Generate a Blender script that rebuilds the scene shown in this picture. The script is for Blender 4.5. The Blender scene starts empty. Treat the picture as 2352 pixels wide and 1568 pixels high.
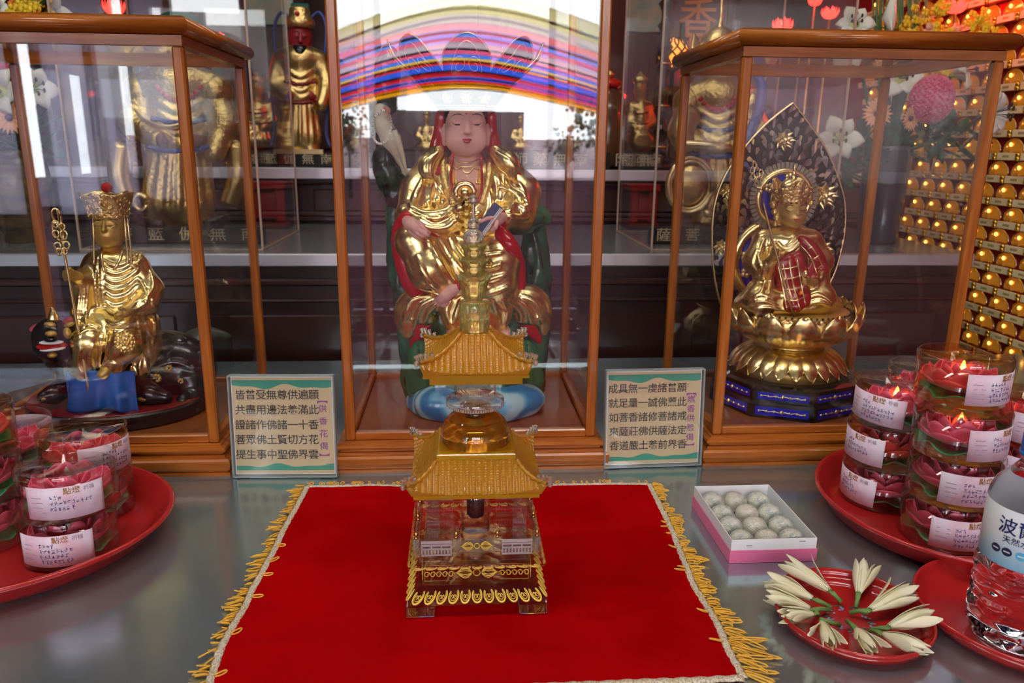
import bpy, bmesh, math, random
import numpy as np
from mathutils import Vector, Matrix, noise

SC = bpy.context.scene
COL = SC.collection
PI = math.pi
rnd = random.Random(7)

# ------------------------------------------------------------------ camera
CAM_H = 0.34
F_PX, PITCH, YAW, ROLL = 1749.4, 0.252777, 0.071237, 0.010029
_F = np.array([math.sin(YAW) * math.cos(PITCH), math.cos(YAW) * math.cos(PITCH), -math.sin(PITCH)])
_R0 = np.array([math.cos(YAW), -math.sin(YAW), 0.0])
_U0 = np.cross(_R0, _F)
_R = math.cos(ROLL) * _R0 + math.sin(ROLL) * _U0
_U = -math.sin(ROLL) * _R0 + math.cos(ROLL) * _U0
_C = np.array([0.0, 0.0, CAM_H])
cam_data = bpy.data.cameras.new('camera')
cam_data.sensor_width = 36.0
cam_data.lens = 36.0 * F_PX / 2352.0
cam_data.clip_start = 0.02
cam_data.clip_end = 200
cam_data.dof.use_dof = True
cam_data.dof.focus_distance = 0.66
cam_data.dof.aperture_fstop = 12.0
cam = bpy.data.objects.new('camera', cam_data)
COL.objects.link(cam)
cam.matrix_world = Matrix(((_R[0], _U[0], -_F[0], _C[0]), (_R[1], _U[1], -_F[1], _C[1]), (_R[2], _U[2], -_F[2], _C[2]), (0, 0, 0, 1)))
SC.camera = cam

# ------------------------------------------------------------------ daylight and exposure
world = bpy.data.worlds.new('daylight')
SC.world = world
world.use_nodes = True
_bg = world.node_tree.nodes['Background']
_bg.inputs[0].default_value = (0.93, 0.97, 1.0, 1)
_bg.inputs[1].default_value = 11.0
SC.view_settings.view_transform = 'Standard'
SC.view_settings.look = 'None'
SC.view_settings.gamma = 1.0
SC.view_settings.exposure = 0.15
SC.view_settings.use_curve_mapping = False
SC.cycles.max_bounces = 14
SC.cycles.glossy_bounces = 5
SC.cycles.transmission_bounces = 12
SC.cycles.transparent_max_bounces = 40
SC.cycles.sample_clamp_indirect = 6.0
SC.cycles.use_denoising = True

# ------------------------------------------------------------------ picture point -> place
def _ray(px, py):
    return _F + _R * (px - 1176.0) / F_PX - _U * (py - 784.0) / F_PX
def W(px, py, Y):
    d = _ray(px, py)
    return _C + d * (Y / d[1])
def G(px, py, z=0.0):
    d = _ray(px, py)
    return _C + d * ((z - CAM_H) / d[2])
def WX(px, py, X):
    d = _ray(px, py)
    return _C + d * (X / d[0])
def depth(p):
    return float((np.asarray(p) - _C) @ _F)
def px2m(r, p):
    return r * depth(p) / F_PX
def proj(p):
    d = np.asarray(p, float) - _C
    return 1176 + F_PX * (d @ _R) / (d @ _F), 784 - F_PX * (d @ _U) / (d @ _F)

# ------------------------------------------------------------------ materials
class NT:
    def __init__(self, m):
        self.t = m.node_tree
        self.n = self.t.nodes
    def add(self, kind, **kw):
        nd = self.n.new(kind)
        for k, v in kw.items():
            if k.startswith('i_'):
                nd.inputs[k[2:].replace('_', ' ')].default_value = v
            else:
                setattr(nd, k, v)
        return nd
    def link(self, a, b):
        self.t.links.new(a, b)

def c4(c):
    return (c[0], c[1], c[2], 1.0)

def mat(name, col, rough=0.5, metal=0.0, trans=0.0, ior=1.45, emit=None, emit_s=0.0, coat=0.0, sheen=0.0, bump=0.0, bscale=40.0,
        col2=None, cscale=8.0, cstretch=(1, 1, 1), cdetail=4.0, sss=0.0, spec=None, ramp=(0.35, 0.65), bstretch=(1, 1, 1)):
    m = bpy.data.materials.new(name)
    m.use_nodes = True
    nt = NT(m)
    p = nt.n['Principled BSDF']
    p.inputs['Base Color'].default_value = c4(col)
    p.inputs['Roughness'].default_value = rough
    p.inputs['Metallic'].default_value = metal
    p.inputs['Transmission Weight'].default_value = trans
    p.inputs['IOR'].default_value = ior
    p.inputs['Coat Weight'].default_value = coat
    p.inputs['Coat Roughness'].default_value = 0.08
    p.inputs['Sheen Weight'].default_value = sheen
    if spec is not None:
        p.inputs['Specular IOR Level'].default_value = spec
    if sss:
        p.inputs['Subsurface Weight'].default_value = sss
        p.inputs['Subsurface Radius'].default_value = (0.006, 0.003, 0.002)
        p.inputs['Subsurface Scale'].default_value = 1.0
    if emit is not None:
        p.inputs['Emission Color'].default_value = c4(emit)
        p.inputs['Emission Strength'].default_value = emit_s
    tc = None
    if bump or col2 is not None:
        tc = nt.add('ShaderNodeTexCoord')
    if col2 is not None:
        mp = nt.add('ShaderNodeMapping')
        mp.inputs['Scale'].default_value = cstretch
        nz = nt.add('ShaderNodeTexNoise')
        nz.inputs['Scale'].default_value = cscale
        nz.inputs['Detail'].default_value = cdetail
        rp = nt.add('ShaderNodeValToRGB')
        rp.color_ramp.elements[0].position = ramp[0]
        rp.color_ramp.elements[1].position = ramp[1]
        rp.color_ramp.elements[0].color = c4(col)
        rp.color_ramp.elements[1].color = c4(col2)
        nt.link(tc.outputs['Object'], mp.inputs['Vector'])
        nt.link(mp.outputs[0], nz.inputs['Vector'])
        nt.link(nz.outputs['Fac'], rp.inputs['Fac'])
        nt.link(rp.outputs['Color'], p.inputs['Base Color'])
    if bump:
        mp2 = nt.add('ShaderNodeMapping')
        mp2.inputs['Scale'].default_value = bstretch
        nz = nt.add('ShaderNodeTexNoise')
        nz.inputs['Scale'].default_value = bscale
        nz.inputs['Detail'].default_value = 3.0
        bp = nt.add('ShaderNodeBump')
        bp.inputs['Strength'].default_value = bump
        bp.inputs['Distance'].default_value = 0.002
        nt.link(tc.outputs['Object'], mp2.inputs['Vector'])
        nt.link(mp2.outputs[0], nz.inputs['Vector'])
        nt.link(nz.outputs['Fac'], bp.inputs['Height'])
        nt.link(bp.outputs['Normal'], p.inputs['Normal'])
    return m

def pane_mat(name, tint=(1, 1, 1), f0=0.05, rough=0.0):
    """thin sheet glass: straight through, plus the mirror image of what stands before it"""
    m = bpy.data.materials.new(name)
    m.use_nodes = True
    nt = NT(m)
    nt.n.remove(nt.n['Principled BSDF'])
    out = nt.n['Material Output']
    geo = nt.add('ShaderNodeNewGeometry')
    dot = nt.add('ShaderNodeVectorMath', operation='DOT_PRODUCT')
    nt.link(geo.outputs['Normal'], dot.inputs[0])
    nt.link(geo.outputs['Incoming'], dot.inputs[1])
    ab = nt.add('ShaderNodeMath', operation='ABSOLUTE')
    nt.link(dot.outputs['Value'], ab.inputs[0])
    om = nt.add('ShaderNodeMath', operation='SUBTRACT')
    om.inputs[0].default_value = 1.0
    nt.link(ab.outputs[0], om.inputs[1])
    pw = nt.add('ShaderNodeMath', operation='POWER')
    nt.link(om.outputs[0], pw.inputs[0])
    pw.inputs[1].default_value = 5.0
    ma = nt.add('ShaderNodeMath', operation='MULTIPLY_ADD')
    nt.link(pw.outputs[0], ma.inputs[0])
    ma.inputs[1].default_value = 0.9 - f0
    ma.inputs[2].default_value = f0
    tr = nt.add('ShaderNodeBsdfTransparent')
    tr.inputs[0].default_value = c4(tint)
    gl = nt.add('ShaderNodeBsdfGlossy')
    gl.inputs['Roughness'].default_value = rough
    mx = nt.add('ShaderNodeMixShader')
    nt.link(ma.outputs[0], mx.inputs[0])
    nt.link(tr.outputs[0], mx.inputs[1])
    nt.link(gl.outputs[0], mx.inputs[2])
    nt.link(mx.outputs[0], out.inputs['Surface'])
    return m

def wood_mat(name, c1, c2, rough=0.25, axis='x', coat=0.3, scale=14.0):
    st = {'x': (1.2, 14, 14), 'y': (14, 1.2, 14), 'z': (14, 14, 1.2)}[axis]
    m = mat(name, c1, rough, col2=c2, cscale=scale, cstretch=st, cdetail=6, coat=coat, ramp=(0.3, 0.7))
    return m

def steel_mat():
    m = mat('brushed steel', (0.40, 0.50, 0.53), 0.2, 0.80)
    nt = NT(m)
    p = nt.n['Principled BSDF']
    tc = nt.add('ShaderNodeTexCoord')
    outs = []
    for sc_, st, rot in ((9.0, (.6, 90, 1), .25), (11.0, (.6, 50, 1), .9), (5.0, (1, 1, 1), 0)):
        mp = nt.add('ShaderNodeMapping')
        mp.inputs['Scale'].default_value = st
        mp.inputs['Rotation'].default_value = (0, 0, rot)
        nz = nt.add('ShaderNodeTexNoise')
        nz.inputs['Scale'].default_value = sc_
        nz.inputs['Detail'].default_value = 6
        nt.link(tc.outputs['Object'], mp.inputs['Vector'])
        nt.link(mp.outputs[0], nz.inputs['Vector'])
        outs.append(nz.outputs['Fac'])
    a = nt.add('ShaderNodeMath', operation='ADD')
    nt.link(outs[0], a.inputs[0]); nt.link(outs[1], a.inputs[1])
    b = nt.add('ShaderNodeMath', operation='MULTIPLY_ADD')
    nt.link(outs[2], b.inputs[0]); b.inputs[1].default_value = 2.0; nt.link(a.outputs[0], b.inputs[2])
    mr = nt.add('ShaderNodeMapRange')
    mr.inputs['From Min'].default_value = 1.5; mr.inputs['From Max'].default_value = 2.5
    mr.inputs['To Min'].default_value = 0.12; mr.inputs['To Max'].default_value = 0.21
    nt.link(b.outputs[0], mr.inputs['Value'])
    nt.link(mr.outputs[0], p.inputs['Roughness'])
    return m

M = {}
M['steel'] = steel_mat()
M['steel_edge'] = mat('steel edge', (0.66, 0.68, 0.70), 0.32, 0.9)
M['wood_x'] = wood_mat('orange wood along', (0.33, 0.088, 0.012), (0.5, 0.16, 0.022), 0.25, 'x')
M['wood_y'] = wood_mat('orange wood across', (0.33, 0.088, 0.012), (0.5, 0.16, 0.022), 0.25, 'y')
M['wood_z'] = wood_mat('orange wood upright', (0.33, 0.088, 0.012), (0.5, 0.16, 0.022), 0.25, 'z')
M['wood_floor'] = wood_mat('case floor wood', (0.25, 0.075, 0.018), (0.34, 0.11, 0.028), 0.3, 'y', 0.2)
M['wood_dark'] = wood_mat('dark red wood', (0.016, 0.006, 0.0055), (0.036, 0.013, 0.011), 0.35, 'x', 0.2, 6)
M['wood_brown'] = wood_mat('brown wood', (0.07, 0.022, 0.016), (0.12, 0.04, 0.028), 0.4, 'z', 0.1, 6)
M['glass'] = pane_mat('sheet glass', (0.995, 1.0, 0.998), 0.05)
M['acrylic'] = pane_mat('clear acrylic', (1, 0.995, 0.99), 0.045)
M['acrylic_edge'] = mat('acrylic cut edge', (0.80, 0.62, 0.46), 0.3, trans=.5)
M['plastic_clear'] = pane_mat('clear plastic', (0.985, 0.97, 0.955), 0.055)
M['gold'] = mat('gold leaf', (0.96, 0.77, 0.34), 0.27, 1.0, bump=0.12, bscale=260)
M['gold_soft'] = mat('satin gold', (0.56, 0.36, 0.10), 0.40, 0.55)
M['gold_pale'] = mat('pale gold', (0.92, 0.75, 0.38), 0.30, 1.0, bump=0.1, bscale=200)
M['gold_rough'] = mat('worked gold', (0.84, 0.62, 0.24), 0.30, 1.0, bump=0.9, bscale=330)
M['gold_paint'] = mat('gold paint', (0.75, 0.50, 0.10), 0.4, 0.3)
M['red_lac'] = mat('red lacquer', (0.50, 0.012, 0.012), 0.25, coat=0.4)
M['red_dark'] = mat('dark red lacquer', (0.22, 0.008, 0.010), 0.35, coat=0.2)
M['red_plastic'] = mat('red melamine', (0.44, 0.016, 0.016), 0.2, coat=0.4)
M['skin'] = mat('painted pink skin', (0.80, 0.44, 0.37), 0.45, sss=0.05)
M['black'] = mat('black lacquer', (0.012, 0.011, 0.012), 0.25, coat=0.3)
M['ink'] = mat('dark ink', (0.06, 0.065, 0.06), 0.6)
M['blue'] = mat('blue paint', (0.010, 0.10, 0.42), 0.5)
M['blue_deep'] = mat('deep blue enamel', (0.005, 0.02, 0.50), 0.3)
M['navy'] = mat('navy cover', (0.02, 0.06, 0.16), 0.4)
M['white'] = mat('white card', (0.80, 0.82, 0.82), 0.55)
M['white_paint'] = mat('white paint', (0.82, 0.80, 0.74), 0.5)
M['pink_card'] = mat('pink card', (0.80, 0.17, 0.34), 0.5)
M['stump'] = mat('green stump', (0.008, 0.06, 0.03), 0.25, coat=0.3, col2=(0.03, 0.19, 0.085), cscale=24, bump=0.7, bscale=90)
M['leaf_green'] = mat('green leaf paint', (0.01, 0.14, 0.03), 0.35)
M['bark'] = mat('dark bark', (0.022, 0.014, 0.012), 0.3, coat=0.3, bump=0.8, bscale=90, col2=(0.02, 0.045, 0.02), cscale=20)

# ------------------------------------------------------------------ object helpers
def clean_normals(me):
    bm = bmesh.new(); bm.from_mesh(me)
    bmesh.ops.recalc_face_normals(bm, faces=bm.faces)
    bm.to_mesh(me); bm.free()

def wloc(o):
    v = Vector((0, 0, 0))
    while o is not None:
        v = v + o.location
        o = o.parent
    return v

def thing(name, label, cat, loc=(0, 0, 0), group=None, rz=0.0):
    o = bpy.data.objects.new(name, None)
    o.empty_display_size = 0.02
    COL.objects.link(o)
    o.location = tuple(float(v) for v in loc)
    o.rotation_euler = (0, 0, rz)
    tag(o, label, cat, group)
    return o

def tag(o, label=None, cat=None, group=None, kind=None):
    if label: o['label'] = label
    if cat: o['category'] = cat
    if group: o['group'] = group
    if kind: o['kind'] = kind
    return o

def link_mesh(name, me, m, parent=None, local=False, smooth=False, label=None):
    """me holds place coordinates (or the parent's own when local)"""
    o = bpy.data.objects.new(name, me)
    COL.objects.link(o)
    if m is not None:
        for mm in (m if isinstance(m, (list, tuple)) else [m]):
            me.materials.append(mm)
    if smooth:
        me.polygons.foreach_set('use_smooth', np.ones(len(me.polygons), bool))
    if parent is not None:
        o.parent = parent
        if not local:
            me.transform(Matrix.Translation(-wloc(parent)))
    elif not local and len(me.vertices):
        co = np.empty(len(me.vertices) * 3); me.vertices.foreach_get('co', co); co = co.reshape(-1, 3)
        lo, hi = co.min(0), co.max(0)
        b = Vector(((lo[0] + hi[0]) / 2, (lo[1] + hi[1]) / 2, lo[2]))
        me.transform(Matrix.Translation(-b)); o.location = b
    if label: o['label'] = label
    return o

def np_mesh(name, v, f):
    """fast mesh from arrays; f is an (n,3) or (n,4) array"""
    v = np.asarray(v, np.float32); f = np.asarray(f, np.int32)
    me = bpy.data.meshes.new(name)
    me.vertices.add(len(v)); me.vertices.foreach_set('co', v.ravel())
    k = f.shape[1]
    me.loops.add(f.size); me.loops.foreach_set('vertex_index', f.ravel())
    me.polygons.add(len(f))
    me.polygons.foreach_set('loop_start', np.arange(0, f.size, k, dtype=np.int32))
    me.update(calc_edges=True)
    return me

def frame_to(d):
    d = Vector(d).normalized()
    u = Vector((0, 0, 1)) if abs(d.z) < 0.9 else Vector((1, 0, 0))
    a = d.cross(u).normalized(); b = a.cross(d).normalized()
    return a, b, d

class MB:
    """collects shapes; build() links them as one mesh object"""
    def __init__(self):
        self.v = []; self.f = []; self.mi = []; self.cur = 0; self.sm = []; self.smooth = False
    def _add(self, vs, fs, smooth=None):
        n = len(self.v)
        self.v += [tuple(float(q) for q in p) for p in vs]
        s = self.smooth if smooth is None else smooth
        for f in fs:
            self.f.append([n + i for i in f]); self.mi.append(self.cur); self.sm.append(s)
        return self
    def quad(self, a, b, c, d):
        return self._add([a, b, c, d], [[0, 1, 2, 3]])
    def box(self, lo, hi, bev=0.0):
        x0, y0, z0 = lo; x1, y1, z1 = hi
        if bev <= 0:
            vs = [(x0, y0, z0), (x1, y0, z0), (x1, y1, z0), (x0, y1, z0), (x0, y0, z1), (x1, y0, z1), (x1, y1, z1), (x0, y1, z1)]
            return self._add(vs, [[0, 3, 2, 1], [4, 5, 6, 7], [0, 1, 5, 4], [1, 2, 6, 5], [2, 3, 7, 6], [3, 0, 4, 7]], False)
        b = min(bev, (x1 - x0) / 2.01, (y1 - y0) / 2.01, (z1 - z0) / 2.01)
        def ring(x0, y0, x1, y1, z):
            return [(x0, y0, z), (x1, y0, z), (x1, y1, z), (x0, y1, z)]
        def oct_(i, z):
            return [(x0 + i, y0 + b, z), (x0 + b, y0 + i, z), (x1 - b, y0 + i, z), (x1 - i, y0 + b, z), (x1 - i, y1 - b, z), (x1 - b, y1 - i, z), (x0 + b, y1 - i, z), (x0 + i, y1 - b, z)]
        rings = [oct_(b, z0), oct_(0, z0 + b), oct_(0, z1 - b), oct_(b, z1)]
        rings[0] = [(max(x0 + b, min(x1 - b, p[0])), max(y0 + b, min(y1 - b, p[1])), p[2]) for p in rings[0]]
        rings[3] = [(max(x0 + b, min(x1 - b, p[0])), max(y0 + b, min(y1 - b, p[1])), p[2]) for p in rings[3]]
        vs = sum(rings, []); fs = []
        for r in range(3):
            for i in range(8):
                j = (i + 1) % 8
                fs.append([r * 8 + i, r * 8 + j, r * 8 + 8 + j, r * 8 + 8 + i])
        fs.append([7, 6, 5, 4, 3, 2, 1, 0]); fs.append(list(range(24, 32)))
        return self._add(vs, fs, False)
    def obox(self, c, ax, ay, az, half):
        c = Vector(c); ax, ay, az = Vector(ax), Vector(ay), Vector(az)
        vs = [c + ax * (sx * half[0]) + ay * (sy * half[1]) + az * (sz * half[2]) for sz in (-1, 1) for sx, sy in ((-1, -1), (1, -1), (1, 1), (-1, 1))]
        return self._add(vs, [[0, 3, 2, 1], [4, 5, 6, 7], [0, 1, 5, 4], [1, 2, 6, 5], [2, 3, 7, 6], [3, 0, 4, 7]], False)
    def lathe(self, c, prof, n=32, ax=None, smooth=True, caps=True, fn=None, arc=None):
        """prof: (radius, height) pairs up the axis; fn(angle, i, r, h) may change a point"""
        c = Vector(c)
        if ax is None:
            a, b, d = Vector((1, 0, 0)), Vector((0, 1, 0)), Vector((0, 0, 1))
        else:
            a, b, d = frame_to(ax)
        vs = []
        for i, (r, h) in enumerate(prof):
            for k in range(n):
                t = 2 * PI * k / n if arc is None else arc[0] + (arc[1] - arc[0]) * k / (n - 1)
                rr, hh = (r, h) if fn is None else fn(t, i, r, h)
                vs.append(c + a * (rr * math.cos(t)) + b * (rr * math.sin(t)) + d * hh)
        fs = []
        for i in range(len(prof) - 1):
            for k in range(n if arc is None else n - 1):
                q = (k + 1) % n
                fs.append([i * n + k, i * n + q, (i + 1) * n + q, (i + 1) * n + k])
        if caps and arc is None:
            if prof[0][0] > 1e-7: fs.append(list(range(n))[::-1])
            if prof[-1][0] > 1e-7: fs.append([(len(prof) - 1) * n + k for k in range(n)])
        return self._add(vs, fs, smooth)
    def tube(self, pts, rad, n=8, closed=False, smooth=True, flat=None):
        pts = [Vector(p) for p in pts]; m = len(pts)
        rads = rad if isinstance(rad, (list, tuple, np.ndarray)) else [rad] * m
        vs = []; up = None
        for i, p in enumerate(pts):
            if closed: d = pts[(i + 1) % m] - pts[i - 1]
            else: d = pts[min(i + 1, m - 1)] - pts[max(i - 1, 0)]
            if d.length < 1e-9: d = Vector((0, 0, 1))
            d.normalize()
            if up is None:
                a, b, _ = frame_to(d)
            else:
                a = up - d * up.dot(d)
                if a.length < 1e-6: a, b, _ = frame_to(d)
                a.normalize(); b = d.cross(a)
            up = a
            for k in range(n):
                t = 2 * PI * k / n
                vs.append(p + (a * math.cos(t) + b * math.sin(t) * (flat or 1.0)) * rads[i])
        fs = []
        for i in range(m if closed else m - 1):
            j = (i + 1) % m
            for k in range(n):
                q = (k + 1) % n
                fs.append([i * n + k, i * n + q, j * n + q, j * n + k])
        if not closed:
            fs.append(list(range(n))[::-1]); fs.append([(m - 1) * n + k for k in range(n)])
        return self._add(vs, fs, smooth)
    def sphere(self, c, r, n=12, m=8, fn=None):
        r = (r, r, r) if not hasattr(r, '__len__') else r
        c = Vector(c)
        vs = [c + Vector((0, 0, -r[2]))]
        for i in range(1, m):
            ph = -PI / 2 + PI * i / m
            for k in range(n):
                t = 2 * PI * k / n
                vs.append(c + Vector((r[0] * math.cos(ph) * math.cos(t), r[1] * math.cos(ph) * math.sin(t), r[2] * math.sin(ph))))
        vs.append(c + Vector((0, 0, r[2])))
        fs = []
        for k in range(n):
            q = (k + 1) % n
            fs.append([0, 1 + q, 1 + k])
            for i in range(m - 2):
                fs.append([1 + i * n + k, 1 + i * n + q, 1 + (i + 1) * n + q, 1 + (i + 1) * n + k])
            fs.append([1 + (m - 2) * n + k, 1 + (m - 2) * n + q, len(vs) - 1])
        if fn: vs = [fn(v) for v in vs]
        return self._add(vs, fs, True)
    def prism(self, poly, d, smooth=False):
        """flat outline (3-D points) pushed along d"""
        n = len(poly); d = Vector(d)
        vs = [Vector(p) for p in poly] + [Vector(p) + d for p in poly]
        fs = [list(range(n))[::-1], list(range(n, 2 * n))] + [[i, (i + 1) % n, n + (i + 1) % n, n + i] for i in range(n)]
        return self._add(vs, fs, smooth)
    def grid(self, fn, nu, nv, closed_u=False, thick=0.0, smooth=True):
        """fn(u, v) -> point, u,v in 0..1; thick pushes a second skin along the normal"""
        P = [[Vector(fn(i / (nu if closed_u else nu - 1), j / (nv - 1))) for j in range(nv)] for i in range(nu)]
        vs = [p for row in P for p in row]; fs = []
        I = lambda i, j: (i % nu) * nv + j
        rng = nu if closed_u else nu - 1
        for i in range(rng):
            for j in range(nv - 1):
                fs.append([I(i, j), I(i + 1, j), I(i + 1, j + 1), I(i, j + 1)])
        if thick:
            off = len(vs); N = []
            for i in range(nu):
                for j in range(nv):
                    du = P[(i + 1) % nu if closed_u else min(i + 1, nu - 1)][j] - P[i - 1 if closed_u else max(i - 1, 0)][j]
                    dv = P[i][min(j + 1, nv - 1)] - P[i][max(j - 1, 0)]
                    n_ = du.cross(dv)
                    N.append(n_.normalized() if n_.length > 1e-12 else Vector((0, 0, 1)))
            vs = vs + [p + n_ * thick for p, n_ in zip(vs, N)]
            fs = [f[::-1] for f in fs] + [[q + off for q in f] for f in fs]
            for i in range(rng):
                a, b = I(i, 0), I(i + 1, 0); fs.append([a, b, b + off, a + off])
                a, b = I(i, nv - 1), I(i + 1, nv - 1); fs.append([b, a, a + off, b + off])
            if not closed_u:
                for j in range(nv - 1):
                    a, b = I(0, j), I(0, j + 1); fs.append([b, a, a + off, b + off])
                    a, b = I(nu - 1, j), I(nu - 1, j + 1); fs.append([a, b, b + off, a + off])
        return self._add(vs, fs, smooth)
    def xform(self, fn):
        self.v = [tuple(fn(Vector(p))) for p in self.v]
        return self
    def mesh(self, name):
        me = bpy.data.meshes.new(name)
        me.from_pydata(self.v, [], self.f)
        me.polygons.foreach_set('material_index', self.mi)
        me.polygons.foreach_set('use_smooth', self.sm)
        clean_normals(me)
        return me
    def build(self, name, m, parent=None, local=False, label=None):
        return link_mesh(name, self.mesh(name), m, parent, local, False, label)

def spline(pts, n=8, closed=False):
    """Catmull-Rom through points of any dimension"""
    P = np.asarray(pts, float); m = len(P); out = []
    for i in range(m if closed else m - 1):
        g = (lambda k: P[k % m]) if closed else (lambda k: P[min(max(k, 0), m - 1)])
        a, b, c, d = g(i - 1), g(i), g(i + 1), g(i + 2)
        for t in np.linspace(0, 1, n, endpoint=False):
            out.append(0.5 * (2 * b + (c - a) * t + (2 * a - 5 * b + 4 * c - d) * t * t + (3 * b - a - 3 * c + d) * t ** 3))
    if not closed: out.append(P[-1])
    return np.array(out)

def copy_tree(o, parent=None):
    c = o.copy(); COL.objects.link(c); c.parent = parent
    for ch in list(o.children):
        copy_tree(ch, c)
    return c

_font = None
def lettering(name, body, size, origin, ax, up, m, parent, depth_=0.0002, width=1.0, mirror=False, label=None, align='CENTER', bold=0.0):
    """raised writing lying on the plane of ax (reading direction) and up"""
    cu = bpy.data.curves.new(name, 'FONT')
    cu.body = body; cu.size = size; cu.align_x = align; cu.align_y = 'CENTER'
    cu.extrude = depth_ / 2; cu.resolution_u = 3; cu.offset = bold * size
    t = bpy.data.objects.new(name, cu); COL.objects.link(t)
    bpy.context.view_layer.update()
    me = bpy.data.meshes.new_from_object(t.evaluated_get(bpy.context.evaluated_depsgraph_get()))
    bpy.data.objects.remove(t); bpy.data.curves.remove(cu)
    ax = Vector(ax).normalized(); up = Vector(up).normalized(); nn = ax.cross(up)
    o = Vector(origin) + nn * depth_
    mt = Matrix(((ax.x * width, up.x, nn.x, o.x), (ax.y * width, up.y, nn.y, o.y), (ax.z * width, up.z, nn.z, o.z), (0, 0, 0, 1)))
    me.transform(mt)
    me.name = name
    if parent is None: return me
    return link_mesh(name, me, m, parent, False, False, label)

def join_meshes(name, mes):
    bm = bmesh.new()
    for me in mes: bm.from_mesh(me)
    out = bpy.data.meshes.new(name); bm.to_mesh(out); bm.free()
    for me in mes: bpy.data.meshes.remove(me)
    return out

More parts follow.
